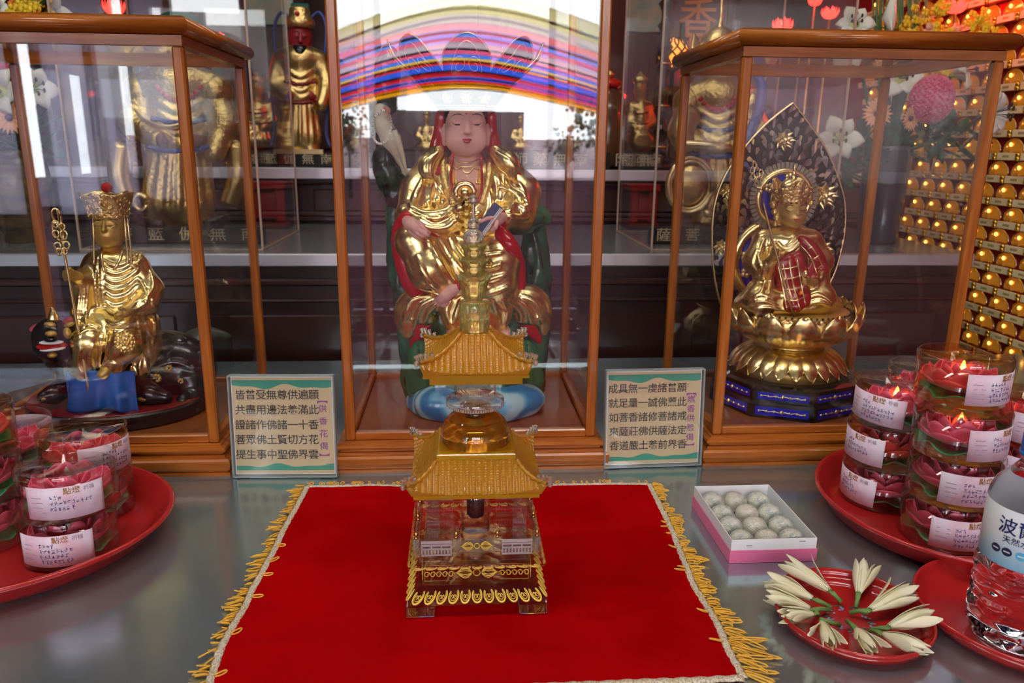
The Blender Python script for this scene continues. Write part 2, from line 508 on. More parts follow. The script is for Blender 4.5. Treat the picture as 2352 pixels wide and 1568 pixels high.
# ------------------------------------------------------------------ sculpting: rounded volumes blended together, then skinned
class Clay:
    def __init__(self, lo, hi, h):
        self.lo = np.asarray(lo, float); self.h = h
        self.n = np.maximum(((np.asarray(hi, float) - self.lo) / h).astype(int) + 2, 4)
        self.D = np.full(self.n, 0.03, np.float32)
    def win(self, lo, hi):
        a = np.clip(np.floor((np.asarray(lo) - self.lo) / self.h).astype(int), 0, self.n)
        b = np.clip(np.ceil((np.asarray(hi) - self.lo) / self.h).astype(int) + 1, 0, self.n)
        if (b <= a).any(): return None
        sl = tuple(slice(int(a[i]), int(b[i])) for i in range(3))
        ax = [(self.lo[i] + self.h * np.arange(a[i], b[i])).astype(np.float32) for i in range(3)]
        return sl, ax[0][:, None, None], ax[1][None, :, None], ax[2][None, None, :]
    def put(self, sl, d, k, cut):
        A = self.D[sl]
        if cut:
            d = -d
            if k > 0:
                hh = np.maximum(k - np.abs(A - d), 0) / k
                A[...] = np.maximum(A, d) + hh * hh * k * 0.25
            else: A[...] = np.maximum(A, d)
        else:
            if k > 0:
                hh = np.maximum(k - np.abs(A - d), 0) / k
                A[...] = np.minimum(A, d) - hh * hh * k * 0.25
            else: A[...] = np.minimum(A, d)
    def cone(self, a, b, ra, rb, k=0.0, cut=False):
        a = np.asarray(a, float); b = np.asarray(b, float); R = max(ra, rb) + k + 3 * self.h
        w = self.win(np.minimum(a, b) - R, np.maximum(a, b) + R)
        if w is None: return
        sl, X, Y, Z = w; u = b - a; L = float(u @ u) + 1e-12
        t = np.clip(((X - a[0]) * u[0] + (Y - a[1]) * u[1] + (Z - a[2]) * u[2]) / L, 0, 1)
        d = np.sqrt((X - a[0] - t * u[0]) ** 2 + (Y - a[1] - t * u[1]) ** 2 + (Z - a[2] - t * u[2]) ** 2) - (ra + t * (rb - ra))
        self.put(sl, d.astype(np.float32), k, cut)
    def ell(self, c, r, k=0.0, rot=None, cut=False):
        c = np.asarray(c, float); r = np.asarray(r, float); R = r.max() + k + 3 * self.h
        w = self.win(c - R, c + R)
        if w is None: return
        sl, X, Y, Z = w; X, Y, Z = X - c[0], Y - c[1], Z - c[2]
        if rot is not None:
            m = np.asarray(rot)
            X, Y, Z = (m[0, 0] * X + m[1, 0] * Y + m[2, 0] * Z), (m[0, 1] * X + m[1, 1] * Y + m[2, 1] * Z), (m[0, 2] * X + m[1, 2] * Y + m[2, 2] * Z)
        k0 = np.sqrt((X / r[0]) ** 2 + (Y / r[1]) ** 2 + (Z / r[2]) ** 2)
        k1 = np.sqrt((X / r[0] ** 2) ** 2 + (Y / r[1] ** 2) ** 2 + (Z / r[2] ** 2) ** 2) + 1e-9
        self.put(sl, (k0 * (k0 - 1) / k1).astype(np.float32), k, cut)
    def slab(self, c, half, rd=0.0, k=0.0, rot=None, cut=False):
        c = np.asarray(c, float); half = np.asarray(half, float); R = np.linalg.norm(half) + k + 3 * self.h
        w = self.win(c - R, c + R)
        if w is None: return
        sl, X, Y, Z = w; X, Y, Z = X - c[0], Y - c[1], Z - c[2]
        if rot is not None:
            m = np.asarray(rot)
            X, Y, Z = (m[0, 0] * X + m[1, 0] * Y + m[2, 0] * Z), (m[0, 1] * X + m[1, 1] * Y + m[2, 1] * Z), (m[0, 2] * X + m[1, 2] * Y + m[2, 2] * Z)
        qx, qy, qz = np.abs(X) - half[0] + rd, np.abs(Y) - half[1] + rd, np.abs(Z) - half[2] + rd
        d = np.sqrt(np.maximum(qx, 0) ** 2 + np.maximum(qy, 0) ** 2 + np.maximum(qz, 0) ** 2) + np.minimum(np.maximum(np.maximum(qx, qy), qz), 0) - rd
        self.put(sl, d.astype(np.float32), k, cut)
    def chain(self, P, R, k=0.0, cut=False):
        for i in range(len(P) - 1):
            self.cone(P[i], P[i + 1], R[i], R[i + 1], k, cut)
    # authored from the picture: (px, py, dy, r_px) with dy metres behind the plane Y0
    def pxchain(self, Y0, pts, k=0.0, n=0, cut=False):
        if n: pts = spline(pts, n)
        P = [W(p[0], p[1], Y0 + p[2]) for p in pts]
        self.chain(P, [px2m(p[3], q) for p, q in zip(pts, P)], k, cut)
    def pxell(self, Y0, px, py, dy, rx, ry, rz, k=0.0, tilt=0.0, cut=False, pitch=0.0, yaw=0.0):
        c = W(px, py, Y0 + dy); s = px2m(1.0, c)
        rot = None
        if tilt or pitch or yaw:
            rot = np.array((Matrix.Rotation(yaw, 3, 'Z') @ Matrix.Rotation(tilt, 3, 'Y') @ Matrix.Rotation(pitch, 3, 'X')))
        self.ell(c, (rx * s, ry * s, rz * s), k, rot, cut)
    def hit(self, px, py):
        """where the line of sight through a picture point meets the clay"""
        d = _ray(px, py); d = d / np.linalg.norm(d)
        hi = self.lo + self.h * (self.n - 1)
        with np.errstate(divide='ignore'):
            t0 = (self.lo - _C) / d; t1 = (hi - _C) / d
        ta = np.minimum(t0, t1).max(); tb = np.maximum(t0, t1).min()
        if tb <= ta: return None
        t = np.arange(ta, tb, self.h * 0.5)
        P = _C + d * t[:, None]
        I = np.clip(np.round((P - self.lo) / self.h).astype(int), 0, self.n - 1)
        s = self.D[I[:, 0], I[:, 1], I[:, 2]]
        w = np.where(s < 0)[0]
        return None if len(w) == 0 else P[w[0]]
    def fold(self, pts, k=0.0015, sink=0.3, n=6, cut=False, closed=False):
        """pts (px, py, r_px): a ridge (or groove) lying on the surface as seen from the front"""
        q = spline(pts, n, closed) if n else np.asarray(pts, float)
        P = []; R = []
        for p in q:
            h = self.hit(p[0], p[1])
            if h is None: continue
            r = px2m(p[2], h)
            d = (h - _C) / np.linalg.norm(h - _C)
            P.append(h + d * r * sink); R.append(r)
        if len(P) < 2: return
        P = np.array(P)
        if len(P) > 4:                    # keep the ridge from jumping in depth
            Q = P.copy()
            for _ in range(2):
                Q[1:-1] = 0.5 * Q[1:-1] + 0.25 * (Q[:-2] + Q[2:])
            P = Q
        self.chain(P, R, k, cut)
    def trace(self, pts, lift=0.0, n=6):
        """picture polyline laid on the clay -> place points"""
        q = spline(pts, n) if n else np.asarray(pts, float)
        out = []
        for p in q:
            h = self.hit(p[0], p[1])
            if h is None: continue
            d = (h - _C) / np.linalg.norm(h - _C)
            out.append(h - d * lift)
        if len(out) > 4:
            Q = np.array(out)
            Q[1:-1] = 0.5 * Q[1:-1] + 0.25 * (Q[:-2] + Q[2:])
            return Q
        return np.array(out)
    def rough(self, amp, scale, seed=0):
        """uneven surface from a few crossed waves"""
        r = np.random.default_rng(seed)
        ax = [self.lo[i] + self.h * np.arange(self.n[i]) for i in range(3)]
        X, Y, Z = ax[0][:, None, None], ax[1][None, :, None], ax[2][None, None, :]
        acc = 0
        for _ in range(5):
            u = r.normal(size=3); u /= np.linalg.norm(u); u *= scale * r.uniform(0.6, 1.5); ph = r.uniform(0, 6.28)
            acc = acc + np.sin(X * u[0] + Y * u[1] + Z * u[2] + ph).astype(np.float32)
        self.D += (amp / 2.2 * acc).astype(np.float32)
    def cut_below(self, z):
        w = self.win(self.lo, self.lo + self.h * self.n)
        sl, X, Y, Z = w
        self.D[...] = np.maximum(self.D, (z - Z).astype(np.float32))
    def mesh(self, name, relax=1):
        D = self.D
        D[0], D[-1] = np.maximum(D[0], 1e-4), np.maximum(D[-1], 1e-4)
        D[:, 0], D[:, -1] = np.maximum(D[:, 0], 1e-4), np.maximum(D[:, -1], 1e-4)
        D[:, :, 0], D[:, :, -1] = np.maximum(D[:, :, 0], 1e-4), np.maximum(D[:, :, -1], 1e-4)
        S = D < 0
        nx, ny, nz = D.shape
        cnt = np.zeros((nx - 1, ny - 1, nz - 1), np.int8)
        for i in (0, 1):
            for j in (0, 1):
                for k in (0, 1):
                    cnt += S[i:nx - 1 + i, j:ny - 1 + j, k:nz - 1 + k]
        act = np.argwhere((cnt > 0) & (cnt < 8))
        if len(act) == 0:
            return bpy.data.meshes.new(name)
        idx = np.full(cnt.shape, -1, np.int32)
        idx[act[:, 0], act[:, 1], act[:, 2]] = np.arange(len(act), dtype=np.int32)
        c = {}
        for i in (0, 1):
            for j in (0, 1):
                for k in (0, 1):
                    c[i, j, k] = D[act[:, 0] + i, act[:, 1] + j, act[:, 2] + k]
        acc = np.zeros((len(act), 3)); num = np.zeros(len(act))
        cor = list(c)
        for a in cor:
            for ax in range(3):
                if a[ax]: continue
                b = list(a); b[ax] = 1; b = tuple(b)
                da, db = c[a], c[b]
                m = (da < 0) != (db < 0)
                t = np.where(m, da / np.where(m, da - db, 1), 0)
                p = np.array(a, float)[None, :] + 0 * acc
                p[:, ax] = t
                acc += np.where(m[:, None], p, 0); num += m
        V = act + acc / np.maximum(num, 1)[:, None]
        Fs = []
        for ax in range(3):
            sl0 = [slice(None)] * 3; sl1 = [slice(None)] * 3
            sl0[ax] = slice(0, -1); sl1[ax] = slice(1, None)
            A, B = S[tuple(sl0)], S[tuple(sl1)]
            e = np.argwhere(A != B)
            o1, o2 = [(1, 2), (2, 0), (0, 1)][ax]
            ok = (e[:, o1] > 0) & (e[:, o2] > 0) & (e[:, o1] < D.shape[o1] - 1) & (e[:, o2] < D.shape[o2] - 1)
            e = e[ok]
            inside = A[e[:, 0], e[:, 1], e[:, 2]]
            def at(d1, d2):
                q = e.copy(); q[:, o1] += d1; q[:, o2] += d2
                return idx[q[:, 0], q[:, 1], q[:, 2]]
            f = np.stack([at(-1, -1), at(0, -1), at(0, 0), at(-1, 0)], 1)
            f[~inside] = f[~inside][:, ::-1]
            Fs.append(f)
        Fq = np.concatenate(Fs)
        Fq = Fq[(Fq >= 0).all(1)]
        for _ in range(relax):                       # one light smoothing pass
            s = np.zeros_like(V); w = np.zeros(len(V))
            for a in range(4):
                b = (a + 1) % 4
                np.add.at(s, Fq[:, a], V[Fq[:, b]]); np.add.at(w, Fq[:, a], 1)
            V = 0.5 * V + 0.5 * s / np.maximum(w, 1)[:, None]
        return np_mesh(name, self.lo + V * self.h, Fq)
    def build(self, name, m, parent, label=None, relax=1):
        return link_mesh(name, self.mesh(name, relax), m, parent, False, True, label)

def pxtube(name, Y0, pts, m, parent, n=6, sides=8, label=None, flat=None):
    """tube through picture points (px, py, dy, r_px)"""
    q = spline(pts, n) if n else pts
    P = [W(p[0], p[1], Y0 + p[2]) for p in q]
    return MB().tube(P, [px2m(p[3], w) for p, w in zip(q, P)], sides, flat=flat).build(name, m, parent, label=label)
# ================================================================== the hall and what lies outside its open front
YG = 0.776                       # front glass of the three cases
def MIR(px, py, Y):
    """real place of what shows mirrored in the front glass at a picture point, Y behind the viewer"""
    p = W(px, py, 2 * YG - Y)
    return np.array((p[0], Y, p[2]))

def structure(mb, name, m):
    o = mb.build(name, m); o['kind'] = 'structure'; return o

FL = -0.82
M['floor'] = mat('grey floor tiles', (0.04, 0.036, 0.035), 0.9, spec=.05, col2=(0.055, 0.05, 0.048), cscale=3)
M['ceiling'] = mat('pale ceiling boards', (0.55, 0.55, 0.56), 0.6)
M['wall_brown'] = mat('brown panelled wall', (0.060, 0.022, 0.017), 0.4, col2=(0.085, 0.032, 0.025), cscale=5, cstretch=(6, 6, 1))
M['paving'] = mat('pink paving', (0.04, 0.018, 0.026), 1.0, spec=0)
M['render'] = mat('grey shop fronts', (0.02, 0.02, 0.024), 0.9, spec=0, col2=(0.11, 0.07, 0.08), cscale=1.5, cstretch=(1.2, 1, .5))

structure(MB().box((-2.4, -2.2, FL - 0.05), (1.3, 2.5, FL)), 'floor', M['floor'])
structure(MB().box((-2.4, -2.2, 1.75), (1.3, 2.5, 1.8)), 'ceiling', M['ceiling'])
structure(MB().box((-2.4, 2.36, FL), (1.3, 2.46, 1.75)), 'wall_back', M['wall_brown'])
structure(MB().box((-2.42, -2.2, FL), (-2.32, 2.36, 1.75)), 'wall_left', M['wall_brown'])
structure(MB().box((1.03, -2.2, FL), (1.13, 2.36, 1.75)), 'wall_right', M['red_dark'])
structure(MB().box((-14, -40, FL - 0.12), (14, -2.2, FL - 0.05)), 'ground', M['paving'])
structure(MB().box((-2.4, -2.2, 1.15), (1.3, -2.1, 1.75)), 'trim_1', M['wall_brown'])

# frosted doors standing half shut on the left, daylight behind them
def trans_mat(name, col, k=0.75):
    m = bpy.data.materials.new(name); m.use_nodes = True
    nt = NT(m); p = nt.n['Principled BSDF']; nt.n.remove(p)
    t = nt.add('ShaderNodeBsdfTranslucent'); t.inputs[0].default_value = c4(col)
    d = nt.add('ShaderNodeBsdfDiffuse'); d.inputs[0].default_value = c4(col)
    x = nt.add('ShaderNodeMixShader'); x.inputs[0].default_value = 1 - k
    nt.link(t.outputs[0], x.inputs[1]); nt.link(d.outputs[0], x.inputs[2])
    nt.link(x.outputs[0], nt.n['Material Output'].inputs['Surface'])
    return m
M['frost'] = trans_mat('frosted glass', (0.80, 0.80, 0.92), 0.85)
def frost_door(n, xa, xb, label_door):
    a = MIR(xa, 300, -1.9)[0]; b = MIR(xb, 300, -1.9)[0]
    d = thing('door_%d' % n, label_door, 'door', ((a + b) / 2, -1.9, FL)); d['kind'] = 'structure'
    f = MB(); z0, z1, w = FL, 1.15, 0.035
    f.box((a, -1.92, z0), (a + w, -1.88, z1)).box((b - w, -1.92, z0), (b, -1.88, z1)).box((a + w, -1.92, z0), (b - w, -1.88, 0.03)).box((a + w, -1.92, z1 - 0.08), (b - w, -1.88, z1))
    f.build('frame', M['wood_dark'], d)
    MB().box((a + w, -1.903, 0.03), (b - w, -1.897, z1 - 0.08)).build('pane', M['frost'], d)
frost_door(1, -180, 60, 'frosted door half closed at the hall front, mirrored in the left case')
frost_door(2, 95, 235, 'second frosted door at the hall front, mirrored in the left case')
frost_door(3, 1800, 1900, 'narrow frosted door at the hall front, mirrored in the right case')
for i, (xa, xb) in enumerate(((440, 760), (1400, 1500), (1560, 1790), (1910, 2300))):
    a = MIR(xa, 300, -2.0)[0]; b = MIR(xb, 300, -2.0)[0]
    structure(MB().box((a, -2.1, FL), (b, -1.95, 1.15), 0.01), 'trim_%d' % (i + 2), M['wall_brown'])

# unseen pale wall added to block the canopy's mirror image in the left case
structure(MB().box((MIR(235, 300, -2.9)[0], -3.0, .46), (MIR(470, 300, -2.9)[0], -2.9, 1.15)), 'wall_blocker', M['white'])
structure(MB().box((MIR(235, 300, -2.9)[0], -3.0, FL), (MIR(470, 300, -2.9)[0], -2.9, .46)), 'trim_30', M['wall_brown'])  # added dark lower half, keeps white haze off the left figure
# striped canopy over the forecourt
CAN = thing('striped_canopy', 'striped red, blue and yellow canopy outdoors, mirrored in the middle case', 'canopy', (0, -9, FL))
_near = [(560, 165), (660, 115), (770, 70), (930, 12), (1080, -14), (1230, 8), (1390, 62), (1500, 108), (1600, 160)]
_far = [(640, 292), (700, 273), (770, 254), (880, 226), (980, 208), (1062, 202), (1150, 208), (1260, 230), (1390, 262), (1450, 280), (1520, 300)]
_n = spline(_near, 4); _f = spline(_far, 4)
_cols = [((0.80, 0.74, 0.50), 1.5), ((0.92, 0.84, 0.88), 1), ((0.97, 0.45, 0.48), .8), ((0.36, 0.55, 0.98), 1), ((0.98, 0.42, 0.55), .7), ((0.95, 0.85, 0.90), 1.2), ((0.97, 0.36, 0.52), .9), ((0.28, 0.48, 0.97), .8), ((0.95, 0.80, 0.30), .5),  # near stripes whitened to stand in for overexposed light
         ((0.97, 0.16, 0.18), 1.1), ((0.18, 0.36, 0.92), 1.7), ((0.62, 0.08, 0.14), 1.1), ((0.90, 0.14, 0.16), .8), ((0.18, 0.36, 0.92), 1.5), ((0.95, 0.10, 0.13), 1.1), ((0.98, 0.62, 0.02), 2.8)]
_tot = sum(w for c, w in _cols); _t = 0
for c, w in _cols:
    t0, t1 = _t / _tot, (_t + w) / _tot; _t += w
    def _pt(u, v, t0=t0, t1=t1):
        t = t0 + (t1 - t0) * v
        i = min(int(round(u * (len(_n) - 1))), len(_n) - 1)
        Y = -4.2 - 9.0 * t
        a = MIR(_n[i][0], _n[i][1], -4.2); b = MIR(_f[i][0], _f[i][1], -13.2)
        q = a * (1 - t) + b * t
        return (q[0], q[1], q[2])
    MB().grid(_pt, len(_n), 3, thick=0.004).build('stripe', trans_mat('canopy cloth', c, 0.9), CAN)
_pole = MB()
for t in np.linspace(0.04, 0.98, 8):
    pts = []
    for i in range(len(_n)):
        a = MIR(_n[i][0], _n[i][1], -4.2); b = MIR(_f[i][0], _f[i][1], -13.2)
        pts.append(a * (1 - t) + b * t - np.array((0, 0, 0.03)))
    _pole.tube(pts, 0.012, 5)
_pole.build('rib', M['black'], CAN)

# far wall and trees, plus unseen blocks added to shape the mirror image
_xa, _xb = MIR(848, 300, -26)[0], MIR(1205, 300, -26)[0]
structure(MB().box((_xa, -26.3, FL), (_xb, -26, 1.46)), 'silhouette_block', M['render'])  # added dark block standing in for the viewer's silhouette in the glass
_xc = MIR(912, 300, -25.5)[0]
structure(MB().box((MIR(848, 300, -25.5)[0], -25.9, FL), (_xc, -25.5, MIR(880, 222, -25.5)[2])), 'parrot_backing_block', M['render'])  # added dark block so the parrot's head shows against the mirrored sky
M['haze_pink'] = mat('pink haze wall', (0.42, 0.30, 0.34), 0.9, spec=0, col2=(0.62, 0.52, 0.55), cscale=1.2)
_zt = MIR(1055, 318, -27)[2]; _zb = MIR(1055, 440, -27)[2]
structure(MB().box((-12, -27.3, _zb), (12, -27, _zt)), 'wall_haze', M['haze_pink'])  # unseen pale band added to put pink haze in the glass
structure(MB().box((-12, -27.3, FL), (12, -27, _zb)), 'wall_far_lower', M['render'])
M['foliage'] = mat('dark leaves', (0.02, 0.045, 0.02), 0.7)
def blob_tree(px, py, Y, r, label):
    c = MIR(px, py, Y)
    t = thing('tree', label, 'tree', (c[0], Y, FL))
    b = MB(); rr = random.Random(px)
    for _ in range(420):
        q = Vector((rr.gauss(0, 1), rr.gauss(0, 1), rr.gauss(0, 1))); q.normalize(); q *= r * rr.uniform(0.2, 1.15) * (1 + .35 * math.sin(7 * q.x + 5 * q.z))
        b.sphere(Vector(c) + q, r * rr.uniform(0.04, 0.1), 5, 4)
    b.build('crown', M['foliage'], t)
    MB().tube([(c[0], Y, FL), (c[0], Y, c[2])], 0.06, 6).build('trunk', M['bark'], t)
for px_, py_, Y_, r_, lab_ in ((800, 300, -15.5, .42, 'leafy tree outdoors, mirrored beside the white parrot'), (1420, 300, -16.5, .9, 'leafy tree outdoors, mirrored at the right of the middle case'),
                               (1300, 345, -18.0, .42, 'low bush outdoors, mirrored right of the pink face'), (890, 420, -17.0, .40, 'low bush outdoors, mirrored on the dark branch')):
    blob_tree(px_, py_, Y_, r_, lab_)

# ceiling lamps of the hall
def ceiling_lamp(x, y, L, w, s, label):
    t = thing('ceiling_lamp', label, 'lamp', (x, y, 1.68), 'ceiling lamps above the altar')
    MB().box((x - L / 2 - .02, y - w / 2 - .02, 1.70), (x + L / 2 + .02, y + w / 2 + .02, 1.75)).build('housing', M['white'], t)
    MB().box((x - L / 2, y - w / 2, 1.685), (x + L / 2, y + w / 2, 1.70)).build('diffuser', mat('lamp diffuser', (0.9, 0.9, 0.9), 0.5, emit=(1, 0.96, 0.9), emit_s=s), t)
ceiling_lamp(0.35, 0.15, 0.9, 0.16, 16, 'fluorescent ceiling lamp over the front of the steel table')
ceiling_lamp(-0.75, 0.35, 0.9, 0.16, 16, 'fluorescent ceiling lamp over the left of the steel table')
ceiling_lamp(0.0, 1.35, 0.9, 0.12, 9, 'fluorescent ceiling lamp over the altar steps')

# ================================================================== steel table and stepped altar
tb = thing('altar_table', 'long brushed steel altar table carrying the cases, trays and cloth', 'table', (0, 0.6, FL))
MB().box((-1.6, 0.38, -0.03), (0.96, 1.2, 0.0), 0.002).build('table_top', M['steel'], tb)
MB().box((-1.55, 0.42, -0.12), (0.91, 0.45, -0.03)).build('apron', M['steel'], tb)
for x in (-1.5, -0.3, 0.86):
    for y in (0.47, 1.12):
        MB().box((x - .025, y - .025, FL), (x + .025, y + .025, -0.03)).build('leg', M['steel'], tb)

def step(name, label, x0, x1, yf, yb, zt, ze, zb, panel_y):
    t = thing(name, label, 'altar', ((x0 + x1) / 2, (yf + yb) / 2, zb))
    MB().box((x0, yf + 0.012, zt - 0.012), (x1, yb, zt), 0.001).build('shelf_board', M['shelf_top'], t)
    MB().box((x0, yf, ze), (x1, yf + 0.012, zt), 0.002).build('steel_edge', M['steel_edge'], t)
    p = MB().box((x0, panel_y, zb), (x1, panel_y + 0.02, zt - 0.012))
    h = zt - zb
    p.build('front_panel', M['wood_dark'], t)
    q = MB()
    for fz, th in ((0.80, .012), (0.70, .005), (0.12, .010), (0.03, .012)):
        q.box((x0, panel_y - 0.010, zb + fz * h), (x1, panel_y, zb + fz * h + th), 0.003)
    q.build('moulding', M['wood_brown2'], t)
    q = MB(); n = max(2, int((x1 - x0) / 0.42))
    for i in range(n):
        a = x0 + (x1 - x0) * (i + .1) / n; b = x0 + (x1 - x0) * (i + .9) / n
        q.box((a, panel_y - 0.005, zb + 0.22 * h), (b, panel_y, zb + 0.62 * h), 0.004)
    q.build('inset_panel', M['wood_brown2'], t)
    return t
M['shelf_top'] = mat('grey stone shelf', (0.13, 0.145, 0.15), 0.22, coat=0.2)
M['wood_brown2'] = mat('red brown moulding', (0.038, 0.013, 0.010), 0.3, coat=0.3)
step('altar_step', 'lower altar step with a steel edge and dark wood front', -1.7, 0.868, 1.22, 1.69, 0.1696, 0.149, -0.1, 1.24)
step('altar_step', 'upper altar step with a steel edge, carrying small gilded figures', -1.7, 0.985, 1.69, 2.34, 0.288, 0.264, 0.1698, 1.7051)

# ================================================================== glass display cases
def display_case(x0, x1, y0, y1, ztop, label):
    """x0..x1, y0..y1: outside of the glazed frame; stands on a moulded plinth"""
    t = thing('display_case', label, 'display case', ((x0 + x1) / 2, (y0 + y1) / 2, 0), 'glass cases with orange wood frames')
    # plinth: stacked mouldings
    def ringed(prof, m, name):
        b = MB()
        rings = []
        for e, z in prof:
            rings.append([(x0 - e, y0 - e, z), (x1 + e, y0 - e, z), (x1 + e, y1 + e, z), (x0 - e, y1 + e, z)])
        vs = sum(rings, []); fs = [[3, 2, 1, 0]]
        for r in range(len(prof) - 1):
            for i in range(4):
                j = (i + 1) % 4
                fs.append([r * 4 + i, r * 4 + j, r * 4 + 4 + j, r * 4 + 4 + i])
        n = (len(prof) - 1) * 4; fs.append([n, n + 1, n + 2, n + 3])
        b._add(vs, fs, False)
        return b.build(name, m, t)
    ringed([(.013, 0.0), (.013, .003), (.010, .0035), (.010, .005), (.0125, .006), (.0135, .010), (.0135, .016), (.0115, .018), (.0075, .0185), (.0075, .021),
            (.0045, .0215), (.0045, .0235), (.008, .0245), (.009, .0265), (.008, .0285), (.003, .0295), (.003, .031), (0.0, .0315)], M['wood_x'], 'plinth')
    zf = 0.0315; w = 0.0105; zt = ztop - 0.017
    MB().box((x0 + w, y0 + w, zf), (x1 - w, y1 - w, zf + 0.003)).build('case_floor', M['wood_floor'], t)
    for x in (x0, x1 - w):
        for y in (y0, y1 - w):
            # stepped section
            MB().box((x, y, zf), (x + w, y + w, zt - .009), 0.0018).build('post', M['wood_z'], t)
    for y in (y0, y1 - w):
        MB().box((x0 + w, y + .001, zf), (x1 - w, y + w - .001, zf + .009), 0.0012).build('bottom_rail', M['wood_x'], t)
        MB().box((x0, y, zt - .009), (x1, y + w, zt)).build('top_rail', M['wood_x'], t)
    for x in (x0, x1 - w):
        MB().box((x + .001, y0 + w, zf), (x + w - .001, y1 - w, zf + .009), 0.0012).build('bottom_rail', M['wood_y'], t)
        MB().box((x, y0 + w, zt - .009), (x + w, y1 - w, zt)).build('top_rail', M['wood_y'], t)
    zc = zt + 0.0085
    pr = [(-1, -.95), (-.3, -1), (.45, -.9), (.9, -.45), (1.0, .1), (.8, .65), (.3, .95), (-1, 1)]
    def rail(b, p, q, out):
        out = Vector(out); p, q = Vector(p), Vector(q); d = (q - p).normalized()
        vs = []
        for base, sgn in ((p, -1), (q, 1)):
            for a, c in pr:
                vs.append(base + out * (a * .0095) + Vector((0, 0, c * .0085)) + d * sgn * (a * .0095))
        n = len(pr); b._add(vs, [[i, (i + 1) % n, n + (i + 1) % n, n + i] for i in range(n)] + [list(range(n))[::-1], list(range(n, 2 * n))], True)
    for p, q, o_, ax_ in (((x0, y0), (x1, y0), (0, -1, 0), 'x'), ((x1, y1), (x0, y1), (0, 1, 0), 'x'), ((x0, y1), (x0, y0), (-1, 0, 0), 'y'), ((x1, y0), (x1, y1), (1, 0, 0), 'y')):
        b_ = MB(); rail(b_, (*p, zc), (*q, zc), o_); b_.build('cap_rail', M['wood_' + ax_], t)
    g = 0.0008; m_ = w * .5
    for lo, hi in (((x0 + w * .8, y0 + m_ - g, zf + .008), (x1 - w * .8, y0 + m_ + g, zt - .004)), ((x0 + w * .8, y1 - m_ - g, zf + .008), (x1 - w * .8, y1 - m_ + g, zt - .004)),
                   ((x0 + m_ - g, y0 + w * .8, zf + .008), (x0 + m_ + g, y1 - w * .8, zt - .004)), ((x1 - m_ - g, y0 + w * .8, zf + .008), (x1 - m_ + g, y1 - w * .8, zt - .004))):
        MB().box(lo, hi).build('glass_pane', M['glass'], t)
    MB().box((x0 + w * .8, y0 + w * .8, zt - .002), (x1 - w * .8, y1 - w * .8, zt - .0004)).build('glass_top', M['glass'], t)
    return t
CASE_L = (-0.523, -0.2545, 0.772, 0.990, 0.452)
CASE_C = (-0.1225, 0.1475, 0.772, 0.998, 0.580)
CASE_R = (0.2785, 0.5475, 0.772, 0.990, 0.452)
display_case(*CASE_L, 'left glass case holding the gilded figure seated on a dark beast')
display_case(*CASE_C, 'tall middle glass case holding the large gilded figure with the pink face')
display_case(*CASE_R, 'right glass case holding the gilded figure seated on a lotus')
# ================================================================== middle figure: gilded robe, pink face, on a green stump above blue waves
Y0 = 0.885
cf = thing('seated_figure', 'large gilded seated figure with pink face and wide crown in the tall middle case', 'statue', (W(1090, 950, Y0)[0], Y0, 0.0345))
def lohi(x0, y0, x1, y1, Yc, da, db):
    P = [W(x, y, Yc + d) for x in (x0, x1) for y in (y0, y1) for d in (-da, db)]
    return (min(p[0] for p in P), Yc - da, min(p[2] for p in P)), (max(p[0] for p in P), Yc + db, max(p[2] for p in P))

# --- body: head, neck, chest (one skin)
lo, hi = lohi(990, 235, 1150, 500, Y0, .05, .04)
B = Clay(lo, hi, .0007)
B.pxell(Y0, 1070, 292, -.002, 47, 50, 62, .006)
B.pxell(Y0, 1070, 322, -.008, 43, 42, 36, .008)
B.pxell(Y0, 1046, 322, -.016, 20, 16, 22, .008); B.pxell(Y0, 1095, 322, -.016, 20, 16, 22, .008)
B.pxell(Y0, 1071, 345, -.018, 17, 12, 12, .006)
B.pxchain(Y0, [(1069, 340, .004, 30), (1068, 385, .006, 30)], .006)
for y, r in ((365, 31), (376, 33)):
    B.pxell(Y0, 1068, y, .003, r, r, 5, .003)
B.pxell(Y0, 1070, 430, .012, 62, 60, 70, .012)
# nose, lids, ears
B.pxchain(Y0, [(1072, 272, -.0225, 4), (1073, 298, -.0285, 6.5)], .004)
B.pxell(Y0, 1073, 303, -.0295, 8, 7, 6, .002); B.pxell(Y0, 1063, 306, -.0265, 5, 5, 4, .002); B.pxell(Y0, 1084, 306, -.0265, 5, 5, 4, .002)
for ex in (1049, 1094):
    B.pxell(Y0, ex, 281, -.0195, 16, 7, 9, .004)
B.pxell(Y0, 1072, 321, -.0255, 11, 4, 3.5, .002); B.pxell(Y0, 1072, 327, -.0250, 9, 4, 3, .002)
for s_, ex in ((-1, 1022), (1, 1119)):
    B.pxchain(Y0, [(ex, 288, .006, 5), (ex + s_ * 2, 305, .004, 7), (ex, 330, .002, 6)], .003)
B.fold([(1036, 283, 1.2), (1048, 287, 1.4), (1061, 285, 1.0)], .0005, 0, cut=True)
B.fold([(1083, 285, 1.0), (1096, 287, 1.4), (1108, 281, 1.2)], .0005, 0, cut=True)
body = B.build('body', M['skin'], cf)
M['lip'] = mat('painted lips', (0.55, 0.05, 0.06), 0.4)
M['line'] = mat('painted line', (0.03, 0.022, 0.022), 0.5)
lip = MB()
lip.tube(B.trace([(1062, 321), (1068, 319.5), (1072, 321), (1076, 319.5), (1083, 321)], .0002), [.0002] + [.0010] * 23 + [.0002], 6)
lip.tube(B.trace([(1065, 324), (1072, 327), (1080, 324)], .0002), [.0003] + [.0011] * 11 + [.0003], 6)
lip.build('lips', M['lip'], body)
